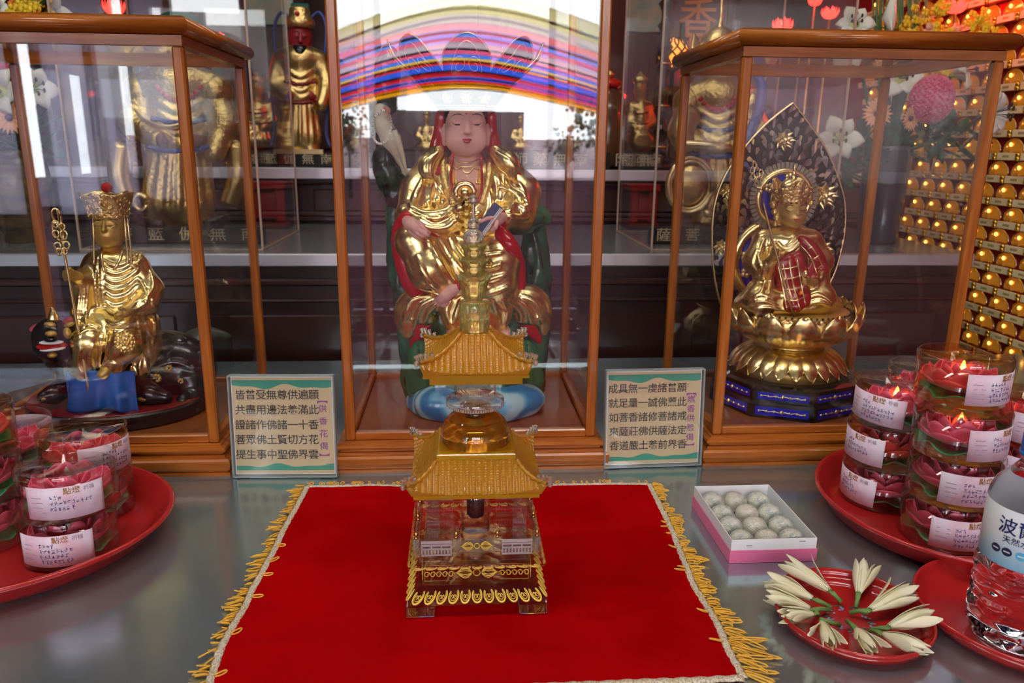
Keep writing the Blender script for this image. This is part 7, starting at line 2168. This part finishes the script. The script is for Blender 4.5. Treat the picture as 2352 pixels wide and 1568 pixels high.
        MB().sphere(hc + np.array((0, -9 * us, 1 * us)), 1.6 * us, 10, 8).build('cap_bead', mat('jade bead', (0.02, 0.20, 0.12), .2), ht)
    else:
        MB().lathe(hc, [(8 * us, -1 * us), (9 * us, 1 * us), (9.5 * us, 4 * us), (6 * us, 7 * us), (3 * us, 9 * us), (1.5 * us, 12 * us), (0, 13 * us)], 20, fn=lambda t_, i, r, h_: (r * (1 + .08 * math.cos(5 * t_)), h_)).build('crown', M['gold_scale'], hb_)
    if armour:
        for s_ in (-1, 1):
            MB().sphere(W(X(s_ * 21), Y(38), Yc), (7 * us, 8 * us, 8 * us), 16, 10).build('shoulder_guard', M['gold_scale'], rb)
        b = MB()
        for i in range(11):
            q = c.hit(X(-12 + 2.4 * i), Y(36 + 6 * (1 - ((i - 5) / 5) ** 2)))
            if q is not None: b.sphere(q, 1.4 * us, 8, 5)
        if b.v: b.build('bead_string', M['red_lac'], rb)
    if cloak is not None:
        for s_ in (-1, 1):
            q = [W(X(s_ * a), Y(b_), Yc + d * us) for a, b_, d in ((8, 8, 8), (18, 2, 9), (25, 12, 8), (24, 35, 7), (27, 60, 5), (25, 85, 3), (29, 96, 0))]
            MB().tube(spline(q, 5), [2.6 * us] * 31, 8, flat=.4).build('ribbon', cloak, rb)
    for s_ in (-1, 1):
        q = c.hit(X(s_ * 10 if not sit else s_ * 6), Y(60 if not sit else 71))
        if q is not None: MB().sphere(q, (2.6 * us, 2.2 * us, 3.2 * us), 10, 7).build('hand', face, t)
    return t, c
# --- lower step: two large guardians
g1, c1_ = figure('guardian_figure', 'large gilded guardian in green cap behind the left case, name board at its feet', 412, 22, 522, 1.42, ZL, M['face_brown'], 'scarf', wid=.82, seed=1, armour=True, h=.0026)
plaque(g1, 'b', 1.345, 252, 606, 520, 556, '菩藍伽無南', ZL + .0005, side='l')
for P in ([(290, 190, .02, 4), (300, 235, -.02, 4), (335, 275, -.05, 4), (390, 290, -.06, 4), (450, 270, -.05, 4)], [(285, 320, -.01, 28), (275, 400, -.02, 26), (300, 470, -.02, 20)], [(540, 320, -.01, 24), (548, 400, -.02, 24), (525, 470, -.02, 20)]):
    pxtube('scarf_band' if P[0][3] < 10 else 'sleeve', 1.42, P, M['gold_pale'] if P[0][3] < 10 else M['gold_dull'], g1, 5, 10)
ringb = MB(); ringpx(ringb, 323, 465, 14, 18, 6, -.06, 0, 1.42); ringb.build('sleeve_scroll', M['gold_pale'], g1)
pxtube('boot', 1.42, [(320, 505, -.06, 14), (350, 512, -.08, 12), (375, 514, -.085, 8)], M['black'], g1, 4, 10); pxtube('boot', 1.42, [(520, 500, -.06, 16), (490, 510, -.08, 14), (468, 514, -.085, 9)], M['black'], g1, 4, 10)
pxtube('cap_ribbon', 1.42, [(455, 60, .02, 10), (480, 90, .02, 12), (500, 160, .02, 12), (520, 240, .02, 14), (555, 300, .01, 14)], M['green_hat'], g1, 5, 10)
g2, c2__ = figure('guardian_figure', 'large gilded guardian in spiked helmet and scale armour behind the right case', 1650, 62, 520, 1.42, ZL, M['gold_soft'], 'helmet', wid=.74, seed=2, armour=True, h=.0026)
plaque(g2, 'b', 1.345, 1490, 1690, 522, 556, '薩菩', ZL + .0005, 3, side='r')
pxtube('sleeve', 1.42, [(1590, 260, -.02, 26), (1565, 300, -.04, 30), (1580, 350, -.05, 22)], M['gold_dull'], g2, 5, 10)
pxtube('club', 1.42, [(1560, 330, -.10, 10), (1640, 335, -.11, 10), (1720, 350, -.10, 8)], M['gold_pale'], g2, 5, 10)
ringb = MB()
for k_, (rx, rz) in enumerate(((52, 62), (46, 54))): ringpx(ringb, 1585, 425, rx, rz, 7 if k_ == 0 else 4, -.05, 0, 1.42)
ringb.build('robe_loop', M['gold_pale'], g2)
MB().sphere(W(1585, 425, 1.42 - .035), (.036, .02, .044), 20, 12).build('robe_panel', M['gold_dull'], g2)
pxtube('blue_collar', 1.42, [(1735, 170, -.03, 8), (1750, 200, -.04, 12), (1742, 260, -.05, 12), (1700, 360, -.06, 14), (1735, 395, -.06, 10)], M['blue_ribbon'], g2, 5, 8)
for y in (455, 480): blob('foot_pad', 1565 if y == 455 else 1625, y + 10, -.06, 10, 8, 9, M['gold_pale'], g2, Yc=1.42)

# --- acrylic cases around the guardians
def acrylic_box(label, x0, x1, y0, y1, z0, z1):
    t = thing('acrylic_case', label, 'display case', ((x0 + x1) / 2, (y0 + y1) / 2, z0), 'acrylic cases on the lower step')
    g = .0015
    for lo, hi in (((x0, y0, z0), (x1, y0 + 2 * g, z1)), ((x0, y1 - 2 * g, z0), (x1, y1, z1)), ((x0, y0, z0), (x0 + 2 * g, y1, z1)), ((x1 - 2 * g, y0, z0), (x1, y1, z1))):
        MB().box(lo, hi).build('acrylic_pane', M['acrylic'], t)
    for x in (x0, x1):
        for y in (y0, y1): MB().box((x - .0015, y - .0015, z0), (x + .0015, y + .0015, z1)).build('cut_edge', M['acrylic_edge'], t)
    for y in (y0, y1): MB().box((x0, y - .0013, z0), (x1, y + .0013, z0 + .0022)).build('cut_edge', M['acrylic_edge'], t)
    for x in (x0, x1): MB().box((x - .0013, y0, z0), (x + .0013, y1, z0 + .0022)).build('cut_edge', M['acrylic_edge'], t)
xa, xb = W(186, 575, 1.262)[0], W(604, 575, 1.262)[0]
acrylic_box('clear acrylic case around the large guardian on the left of the lower step', xa, xb, 1.262, 1.55, ZL + .0003, .78)
xa2, xb2 = W(1496, 573, 1.262)[0], W(1905, 575, 1.262)[0]
acrylic_box('clear acrylic case around the helmeted guardian on the right of the lower step', xa2, xb2, 1.262, 1.55, ZL + .0003, .78)

# --- red stands under the upper step
def red_stand(px0, px1, label):
    Yf = 1.60; a = W(px0, 540, Yf)[0]; b = W(px1, 540, Yf)[0]
    t = thing('red_stand', label, 'stand', ((a + b) / 2, Yf + .03, ZL), 'red lacquer stands')
    zt = .262
    MB().box((a - .004, Yf - .004, zt - .014), (b + .004, 1.68, zt), .002).build('stand_top', M['red_lac'], t)
    for x in (a, b - .016): MB().box((x, Yf, ZL + .012), (x + .016, Yf + .02, zt - .014), .002).build('leg', M['red_lac'], t)
    MB().box((a + .016, Yf + .008, ZL + .02), (b - .016, Yf + .014, zt - .02)).build('stand_panel', M['red_lac'], t)
    MB().box((a - .006, Yf - .006, ZL + .0003), (b + .006, 1.68, ZL + .012), .003).build('foot_board', M['red_dark'], t)
red_stand(572, 656, 'red lacquer stand between the left and middle cases'); red_stand(1447, 1506, 'red lacquer stand between the middle and right cases')

# --- upper step figures
r1, cc_ = figure('general_figure', 'red-faced bearded general with blue ribbons, between the left and middle cases', 690, 22, 352, 1.80, ZU + .0015, M['face_red'], 'cap', wid=.72, seed=5, beard=True, cloak=M['blue_ribbon'], h=.0026)
plaque(r1, 'b', 1.765, 560, 770, 352, 381, ' 尊藍伽無南'[1:], ZU + .0005, 5)
MB().box((W(628, 348, 1.765)[0], 1.764, W(628, 353, 1.765)[2]), (W(742, 342, 1.765)[0], 1.774, W(742, 343, 1.765)[2])).build('gilt_edge', M['gold_pale'], r1)
for (x, yt, yb_, Yq, seat, lab, sd, w_) in ((592, 165, 348, 1.90, True, 'small seated gilded figure beside the red-faced general', 7, .9), (1196, 262, 350, 1.82, True, 'small seated gilded figure right of the pink face in the middle case', 8, 1.0),
      (1470, 165, 350, 1.86, True, 'seated gilded figure behind the clear case edge right of the middle case', 9, .62), (980, 250, 352, 1.9, True, 'small seated gilded figure left of the pink face in the middle case', 10, .9),
      (1318, 235, 352, 1.9, True, 'small seated gilded figure at the right inside edge of the middle case', 11, .8), (820, 240, 352, 1.9, True, 'small seated gilded figure left of the white parrot', 12, .8)):
    ft_, _c = figure('altar_figure', lab, x, yt, yb_, Yq, ZU + .0015, M['gold_soft'], 'crown', sit=seat, group='small gilded figures on the upper step', wid=w_, seed=sd, h=.0028)
    MB().lathe((W(x, yb_, Yq)[0], Yq, ZU + .0006), [(.040 * w_, 0), (.044 * w_, .004), (.034 * w_, .010), (.042 * w_, .018), (.030 * w_, .022)], 28).build('seat_base', M['red_dark'], ft_)
def name_board(x0, x1, text, n, label):
    t = thing('name_board', label, 'sign', (W((x0 + x1) / 2, 375, 1.745)[0], 1.75, ZU), 'name boards on the upper step')
    plaque(t, 'b', 1.745, x0, x1, 350, 380, text, ZU + .0005, n)
name_board(1172, 1402, '師藥無南', 5, 'dark name board with gilt characters right of the pink face')
name_board(800, 985, '佛師藥', 4, 'dark name board with gilt characters behind the white parrot')
name_board(1420, 1512, '陀彌阿無南', 5, 'dark name board with gilt characters left of the right case')

# --- candlestick column, wooden gong, lantern, carved panel
cs = thing('candle_column', 'black turned candle column left of the right case', 'candlestick', (W(1518, 380, 1.78)[0], 1.78, ZU))
pf = [(.030, 0), (.032, .006), (.020, .012), (.012, .02)]
for i in range(9): pf += [(.010, .02 + i * .045), (.016, .035 + i * .045), (.019, .040 + i * .045), (.012, .048 + i * .045)]
MB().lathe((W(1512, 380, 1.78)[0], 1.78, ZU + .0005), pf + [(.008, .44), (0, .45)], 24).build('column', M['black'], cs)
bb = MB()
for z in (.05, .14, .23): bb.tube([(W(1512, 380, 1.78)[0] + .0165 * math.cos(q), 1.78 + .0165 * math.sin(q), ZU + z) for q in np.linspace(0, 2 * PI, 20, endpoint=False)], .0025, 6, closed=True)
bb.build('gilt_ring', M['gold_dull'], cs)
gx_ = W(1402, 360, 1.74)[0]
gg = thing('wooden_gong', 'brown rounded gong with red cushion at the right of the middle case', 'gong', (gx_, 1.80, ZU))
MB().lathe((gx_, 1.80, ZU + .0006), [(.03, 0), (.05, .01), (.052, .06), (.048, .12), (.036, .165), (.02, .18), (0, .183)], 32).build('gong_bowl', mat('brown varnish', (0.10, 0.045, 0.02), .25, coat=.4), gg)
MB().lathe((gx_, 1.80, ZU + .178), [(.02, 0), (.03, .004), (.03, .014), (.02, .02), (0, .021)], 24).build('cushion', M['red_lac'], gg)
MB().sphere((gx_, 1.79, ZU + .207), (.012, .01, .01), 12, 8).build('knob', M['gold_dull'], gg)
lx_ = W(1546, 122, 1.95)
ln = thing('lantern', 'round amber lantern with black lattice above the right case corner', 'lantern', lx_ - np.array((0, 0, .045)))
MB().sphere(lx_, (.036, .036, .036), 24, 16).build('glow_globe', mat('amber lantern glass', (1, .4, .05), .4, emit=(1, .30, .04), emit_s=1.6), ln)
bb = MB()
for i in range(10):
    a = 2 * PI * i / 10
    bb.tube([Vector(lx_) + Vector((math.cos(a + .5 * math.sin(q * 2)) * math.cos(q), math.sin(a + .5 * math.sin(q * 2)) * math.cos(q), math.sin(q))) * .0368 for q in np.linspace(-1.4, 1.4, 16)], .0022, 5)
    bb.tube([Vector(lx_) + Vector((math.cos(a - .5 * math.sin(q * 2)) * math.cos(q), math.sin(a - .5 * math.sin(q * 2)) * math.cos(q), math.sin(q))) * .0368 for q in np.linspace(-1.4, 1.4, 16)], .0022, 5)
bb.build('lattice', M['black'], ln)
MB().lathe(Vector(lx_), [(.012, -.26), (.02, -.255), (.006, -.25), (.006, -.045), (.02, -.034)], 16).build('lantern_stem', M['black'], ln)
ch = thing('carved_panel', 'dark wooden panel with a gilt character on the back wall', 'panel', (W(1600, 90, 2.33)[0], 2.34, .36))
xa, xb = W(1530, 60, 2.33)[0], W(1672, 60, 2.33)[0]
MB().box((xa, 2.335, .36), (xb, 2.357, 1.05), .003).build('board', M['wood_brown'], ch)
for c_h, y in (('香', 50), ('爐', 118)):
    p_ = W(1601, y, 2.333); lettering('gilt_character', c_h, .115 if y < 60 else .08, (p_[0], 2.334, p_[2]), (1, 0, 0), (0, 0, 1), mat('orange gilt', (0.50, 0.20, 0.03), .4, .4), ch, .006, bold=.008)
for i, (x0_, x1_) in enumerate(((-200, 90), (300, 560), (700, 1100), (1150, 1500), (1700, 1960), (2000, 2330))):
    a, b = W(x0_, 60, 2.33)[0], W(x1_, 60, 2.33)[0]
    bb = MB().box((a, 2.345, .32), (b, 2.358, 1.3), .004)
    o = bb.build('trim_%d' % (i + 10), M['wood_brown'] if i % 2 else M['wood_brown2']); o['kind'] = 'structure'
# painted scroll with teal clouds hanging behind
for i, (x0_, x1_, lab) in enumerate(((560, 672, 'teal and gold painted hanging between the left and middle cases'), (1440, 1522, 'teal and gold painted hanging between the middle and right cases'))):
    a, b = W(x0_, 0, 2.1)[0], W(x1_, 0, 2.1)[0]; z0_ = W(600, 58, 2.1)[2]
    t = thing('painted_hanging', lab, 'hanging', ((a + b) / 2, 2.1, z0_), 'painted hangings')
    MB().box((a, 2.1, z0_), (b, 2.106, .98)).build('cloth', mat('teal cloud painting', (0.22, 0.42, 0.36), .6, col2=(0.55, 0.52, 0.34), cscale=22), t)
    MB().tube([(a, 2.103, z0_), (b, 2.103, z0_)], .006, 8).build('rod', M['wood_dark'], t)

# --- red glowing lotus lamps
M['lamp_red'] = mat('red lamp glass', (0.9, 0.03, 0.03), .25, emit=(1, .03, .02), emit_s=5)
M['lamp_hot'] = mat('lamp bulb', (1, .5, .3), .3, emit=(1, .35, .18), emit_s=30)
def lotus_lamp(px, py, Yq, r, lab):
    c = Vector(W(px, py, Yq)); t = thing('lotus_lamp', lab, 'lamp', c - Vector((0, 0, r)), 'red lotus lamps')
    b = MB()
    for lay, n, k_ in ((0, 8, 1.0), (1, 6, .7)):
        for i in range(n):
            a = 2 * PI * i / n + lay * .4
            b.grid(lambda u, v, a=a, k_=k_: c + Vector((math.cos(a + (u - .5) * 1.0 * math.sin(PI * min(1, .15 + v * .85))) * r * (.25 + .75 * math.sin(v * PI / 2)) * k_, math.sin(a + (u - .5) * 1.0 * math.sin(PI * min(1, .15 + v * .85))) * r * (.25 + .75 * math.sin(v * PI / 2)) * k_, r * (-.4 + 1.1 * v * v + lay * .2))), 6, 7, thick=r * .04)
    b.build('petals', M['lamp_red'], t)
    MB().sphere(c + Vector((0, 0, r * .1)), r * .30, 10, 8).build('bulb', M['lamp_hot'], t)
    zz = ZU + .0006 - c.z
    MB().lathe(c, [(.012, zz), (.012, zz + .004), (.0022, zz + .008), (.0022, -r * .6), (r * .3, -r * .35)], 14).build('stem', M['gold_dull'], t)
    if 'memorial' in lab:
        li = bpy.data.lights.new('lamp_glow', 'POINT'); li.color = (1, .04, .02); li.energy = 1.0; li.shadow_soft_size = .012
        lo_ = bpy.data.objects.new('lamp_glow', li); COL.objects.link(lo_); lo_.parent = t; lo_.location = (0, 0, r + .035)
for px, py, Yq, r, lab in ((262, 22, 1.75, .022, 'red lotus lamp above the left case, nearest its middle'), (48, 46, 1.72, .012, 'small red lamp among the flowers above the left case'), (1797, 64, 1.75, .022, 'red lotus lamp low above the right case'),
                           (1906, 34, 1.70, .018, 'red lotus lamp beside the white lily above the right case'), (1760, 148, 1.85, .020, 'red lotus lamp seen through the top of the right case'), (1836, 132, 1.9, .018, 'second red lotus lamp through the top of the right case'),
                           (666, 186, 1.85, .012, 'red lamp at the elbow of the red-faced general'), (668, 224, 1.85, .012, 'red lamp at the waist of the red-faced general'), (1424, 226, 1.93, .014, 'red lamp glowing on the brown gong'), (1872, 6, 1.75, .015, 'red lotus lamp at the top edge above the right case'), (500, 88, 1.85, .014, 'red lamp beside the right corner of the left case'), (2196, 20, 1.44, .018, 'red lamp shining on the memorial lamps at the top right')):
    lotus_lamp(px, py, Yq, r, lab)

# --- flower vases
M['vase_grey'] = mat('dark grey glaze', (0.035, 0.036, 0.05), .2, coat=.5)
M['lily'] = mat('white lily petal', (0.80, 0.80, 0.66), .5, sss=.1); M['lily_in'] = mat('lily throat', (0.55, 0.60, 0.12), .5)
M['gerb'] = mat('peach gerbera', (0.85, 0.42, 0.22), .5); M['pink_ball'] = mat('pink flower head', (0.62, 0.04, 0.16), .6, bump=1.0, bscale=150, col2=(0.80, 0.22, 0.34), cscale=160)
M['orchid'] = mat('yellow orchid', (0.85, 0.58, 0.02), .5); M['green'] = mat('flower leaves', (0.02, 0.09, 0.02), .45); M['grass_g'] = mat('long green blades', (0.10, 0.20, 0.07), .5)
def fdir(px, py, Yq, dx, dy, dz): return Vector(W(px, py, Yq)), Vector((dx, dy, dz)).normalized()
def vase(label, px, ytop, ybot, Yq, rad, zb, m, prof):
    x = W(px, ybot, Yq)[0]; zt = W(px, ytop, Yq)[2]; t = thing('flower_vase', label, 'vase', (x, Yq, zb), 'flower vases beside the cases')
    MB().lathe((x, Yq, zb), [(r * rad, h * (zt - zb)) for r, h in prof], 40).build('vase_body', m, t); return t, Vector((x, Yq, zt))
def lily(par, px, py, Yq, r_px, d, m=None):
    c, dr = fdir(px, py, Yq, *d); r = px2m(r_px, c); s, u_, _ = frame_to(dr)
    fl = thing('lily', None, None, c - wloc(par)); fl.parent = par
    b = MB()
    for i in range(6):
        a = PI * i / 3 + (0.1 if i % 2 else 0); k_ = 1.0 if i % 2 else .9
        def pf(uu, v, a=a, k_=k_):
            o = (uu - .5) * 2; w_ = .40 * (math.sin(PI * min(1, .08 + v * .92)) ** .8) * (1 if i % 2 else .8)
            rad = (.08 + 1.0 * v ** 1.1) * k_
            return c + (s * (math.cos(a) * rad - math.sin(a) * o * w_) + u_ * (math.sin(a) * rad + math.cos(a) * o * w_) + dr * (.55 * math.sin(v * 2.4) - .10 * o * o * v)) * r * .85
        b.grid(pf, 7, 10, thick=r * .015)
    b.build('petals', m or M['lily'], fl)
    MB().lathe(c + dr * r * .05, [(.02 * r, -.3 * r), (.12 * r, 0), (.22 * r, .18 * r), (0, .16 * r)], 12, ax=dr).build('throat', M['lily_in'], fl)
    b = MB()
    for i in range(6):
        a = PI * i / 3 + .5; tp = c + (s * math.cos(a) * .25 + u_ * math.sin(a) * .25 + dr * .75) * r
        b.tube([c + dr * r * .1, c + (s * math.cos(a) * .12 + u_ * math.sin(a) * .12 + dr * .5) * r, tp], r * .014, 5); b.sphere(tp, (r * .05, r * .05, r * .09), 7, 5)
    b.build('stamens', M['line'], fl)
    return fl
def stem_to(par, c, top): MB().tube([c, (Vector(c) + Vector(top)) / 2 + Vector((0, .01, -.02)), Vector(top) - Vector((0, 0, .02))], .003, 6).build('stalk', M['green'], par)
def gerbera(par, px, py, Yq, r_px, d, top):
    c, dr = fdir(px, py, Yq, *d); r = px2m(r_px, c); s, u_, _ = frame_to(dr); fl = thing('gerbera', None, None, c - wloc(par)); fl.parent = par; b = MB()
    for i in range(22):
        a = 2 * PI * i / 22; k_ = .9 + .1 * (i % 2)
        b.grid(lambda uu, v, a=a, k_=k_: c + (s * (math.cos(a) * (.2 + .8 * v) * k_ - math.sin(a) * (uu - .5) * .22 * math.sin(PI * (.15 + .8 * v))) + u_ * (math.sin(a) * (.2 + .8 * v) * k_ + math.cos(a) * (uu - .5) * .22 * math.sin(PI * (.15 + .8 * v))) + dr * (.12 * math.sin(v * 2) + .02 * (i % 2))) * r, 3, 5, thick=r * .02)
    b.build('petals', M['gerb'], fl); MB().sphere(c + dr * r * .08, r * .2, 12, 8).build('disc', mat('purple disc', (0.10, 0.03, 0.08), .7), fl); stem_to(par, c, top)
def leaves(par, P, Yq, m, n_, size, seed):
    rr = random.Random(seed); b = MB()
    for _ in range(n_):
        px, py = rr.choice(P); px += rr.gauss(0, 14); py += rr.gauss(0, 14)
        c = Vector(W(px, py, Yq + rr.uniform(-.03, .05))); d = Vector((rr.uniform(-1, 1), rr.uniform(-.8, .2), rr.uniform(-.6, .8))).normalized(); s, u_, _ = frame_to(d); L_ = size * rr.uniform(.6, 1.2)
        b.grid(lambda uu, v: c + d * L_ * v + s * ((uu - .5) * L_ * .42 * math.sin(PI * min(1, .05 + v * .95))) + u_ * (L_ * .12 * (v * v + (2 * (uu - .5)) ** 2 * .4)), 4, 6, thick=.0006)
    b.build('foliage', m, par)
def sprays(par, P, Yq, m, n_, size, seed):
    rr = random.Random(seed); b = MB()
    for _ in range(n_):
        px, py = rr.choice(P); px += rr.gauss(0, 13); py += rr.gauss(0, 13); c = Vector(W(px, py, Yq + rr.uniform(-.03, .03)))
        for k_ in range(4):
            a = k_ * PI / 2 + rr.uniform(0, 1); b.sphere(c + Vector((math.cos(a), rr.uniform(-.4, .2), math.sin(a))) * size * .55, (size * .55, size * .2, size * .55), 7, 4)
    b.build('orchid_blossoms', m, par)
YV = 1.38
vR, top = vase('dark grey vase of lilies and gerberas behind the right case', 2012, 335, 562, YV, .042, ZL + .0005, M['vase_grey'], [(.0, 0), (.80, 0), (.82, .02), (.92, .5), (1.0, .97), (1.02, 1.0), (.92, 1.0), (.88, .9), (0, .88)])
for a in ((2060, 185, YV, 62, (-.1, -1, .35)), (1925, 320, YV - .02, 60, (-.4, -1, .1)), (1960, 62, YV + .02, 50, (-.3, -1, .4)), (2268, 262, YV - .15, 64, (.7, -1, .1)), (2190, 170, YV + .03, 60, (.6, -.5, .3))): lily(vR, *a); stem_to(vR, W(a[0], a[1], a[2] + .01), top)
gerbera(vR, 2013, 262, YV - .05, 36, (-.1, -1, .15), top); gerbera(vR, 2090, 272, YV - .05, 30, (.4, -1, .0), top)
pb = MB().sphere(W(2140, 228, YV - .05), (.034, .034, .039), 26, 18); rp_ = random.Random(4)
for i in range(420):
    zf_ = 1 - 2 * (i + .5) / 420; a = i * 2.39996; rr_ = math.sqrt(1 - zf_ * zf_)
    pb.sphere(Vector(W(2140, 228, YV - .05)) + Vector((.0345 * rr_ * math.cos(a), .0345 * rr_ * math.sin(a), .0395 * zf_)), (.0028, .0028, .0022), 6, 4)
pb.build('pink_bloom', M['pink_ball'], vR); stem_to(vR, W(2140, 250, YV - .04), top)
MB().sphere(W(2045, 150, YV + .04), (.036, .036, .030), 26, 18).build('pink_bloom', M['pink_ball'], vR)
leaves(vR, [(2080, 330), (2130, 320), (2170, 300), (2050, 340), (2000, 320), (1990, 360), (2190, 330), (2210, 300), (1960, 370), (2140, 370), (1940, 400)], YV, M['green'], 95, .055, 3)
sprays(vR, [(2150, 60), (2100, 45), (2190, 90), (2240, 60), (2258, 45), (2085, 80), (2160, 30), (2150, 155), (2120, 165), (2250, 85), (2170, 90)], YV + .02, M['orchid'], 130, .0075, 4)
sprays(vR, [(2210, 85), (2140, 85), (2170, 185)], YV + .02, M['gerb'], 14, .012, 14)
b = MB(); rr = random.Random(9)
for _ in range(34):
    x = rr.uniform(2010, 2150); a = W(x, 120, YV + .03); q = W(x + rr.uniform(-16, 22), -60, YV + .03)
    b.tube([top - Vector((0, 0, .03)), Vector(a) * .9 + top * .1, a, q], [.002, .0035, .0035, .001], 5, flat=.4)
b.build('grass_blades', M['grass_g'], vR)
MB().tube([W(2050, 85, YV), W(2042, 40, YV), W(2054, -10, YV)], [.004, .012, .004], 10).build('lily_bud', M['lily'], vR)
vL, top = vase('dark banded vase of lilies and gerberas behind the left case', 62, 345, 562, YV, .052, ZL + .0005, mat('black gold vase', (0.03, 0.025, 0.02), .25, col2=(0.16, 0.11, 0.04), cscale=14, cstretch=(1, 1, 4)), [(0, 0), (.6, 0), (.62, .1), (.85, .25), (1.0, .6), (.9, .9), (.75, .97), (.8, 1.0), (.7, 1.0), (0, .9)])
for a in ((15, 215, YV - .04, 70, (-.2, -1, .2)), (70, 205, YV - .02, 62, (.8, -.8, .1)), (115, 30, YV, 55, (.4, -1, -.1)), (8, 40, YV, 60, (-.4, -.8, .5)), (40, 110, YV + .03, 55, (.1, -1, .3))): lily(vL, *a); stem_to(vL, W(a[0], a[1], a[2] + .01), top)
gerbera(vL, 22, 270, YV - .06, 40, (.1, -1, .1), top)
sprays(vL, [(40, 20), (70, 10), (85, 30), (55, 40), (30, 45), (95, 15)], YV - .02, M['orchid'], 60, .008, 6); sprays(vL, [(60, 12), (35, 45), (90, 45), (70, 40)], YV - .02, mat('orange orchid', (0.85, 0.25, 0.02), .5), 26, .008, 7)
leaves(vL, [(40, 320), (80, 300), (20, 330), (60, 340), (90, 330), (85, 25), (70, 60), (30, 80)], YV, M['green'], 60, .055, 8)
MB().sphere(W(8, 150, YV), .035, 20, 14).build('pink_bloom', M['pink_ball'], vL)

# --- wall of memorial lamps
M['niche_amber'] = mat('amber arch glass', (0.72, 0.26, 0.02), .18, .35, emit=(1, .40, .04), emit_s=.13, coat=.5)
M['niche_glow'] = mat('niche bulb', (1, .6, .2), .3, emit=(1, .50, .08), emit_s=4)
M['niche_plate'] = mat('cream name plate', (0.88, 0.70, 0.36), .4)
M['niche_gold'] = mat('gilt clasp', (0.75, 0.48, 0.06), .3, .9)
XN = 1.0; PYN, PZN = .0600, .0402
bk = MB().box((XN + .0002, .95, -.30), (XN + .010, 2.2, .95)).build('lamp_board', mat('red lamp board', (0.30, 0.006, 0.008), .5)); tag(bk, 'red board behind the rows of memorial lamps on the right wall', 'board')
sh = MB()
first = None; cnt = 0
for r in range(22):
    z = -.19 + r * PZN
    if z > .80: break
    for c in range(17):
        y = 1.02 + c * PYN + (r % 2) * .5 * PYN
        qx, qy = proj((XN, y, z))
        if qx > 2410 or qy < -60 or qx < 1990: continue
        if y > 1.66 and z < .30: continue
        if qy > 575 and qx < 2150: continue
        if qy > 900: continue
        if first is None:
            first = thing('memorial_lamp', 'small amber arched memorial lamp with a name plate, in rows on the right wall', 'lamp', (0, 0, 0), 'memorial lamps on the right wall')
            hw = .0262
            pts = [(hw * math.cos(q), .0018 + .0258 * max(0, math.sin(q)) ** .85) for q in np.linspace(0, PI, 17)]
            def dome(u, v):
                q = PI * u; k_ = 1 - v
                return (-.007 * math.sin(v * PI / 2) * (max(0, math.sin(q)) ** .3), hw * math.cos(q) * k_, .0018 + .0258 * max(0, math.sin(q)) ** .85 * k_)
            MB().grid(dome, 17, 7).build('arch_glass', M['niche_amber'], first, True)
            MB().tube([(-.0008, a_, b_) for a_, b_ in pts], .0013, 6).build('arch_rim', M['gold_pale'], first, True)
            MB().sphere((-.0062, .002, .0165), (.0022, .0030, .0036), 10, 8).build('bulb', M['niche_glow'], first, True)
            MB().box((-.0140, -.0235, -.0110), (-.0115, .0235, .0018), .0006).build('name_plate', M['niche_plate'], first, True)
            b = MB()
            for k_ in range(4): b.box((-.0143, -.008 + k_ * .0042, -.0065), (-.0140, -.0052 + k_ * .0042, -.0025))
            b.build('name_lines', mat('faint lettering', (0.30, 0.20, 0.08), .6), first.children[-1] if first.children[-1].name.startswith('name_plate') else [o for o in first.children if o.name.startswith('name_plate')][0], True)
            MB().sphere((-.0135, -.030, -.0012), (.004, .0050, .0040), 10, 7).sphere((-.0135, -.030, -.0078), (.004, .0050, .0040), 10, 7).build('clasp', M['niche_gold'], first, True)
            MB().box((-.0110, -.030, -.0125), (.0, .030, -.0112)).build('ledge', M['red_dark'], first, True)
            o = first
        else:
            o = copy_tree(first)
        o.location = (XN, y, z); cnt += 1
print('memorial lamps', cnt)
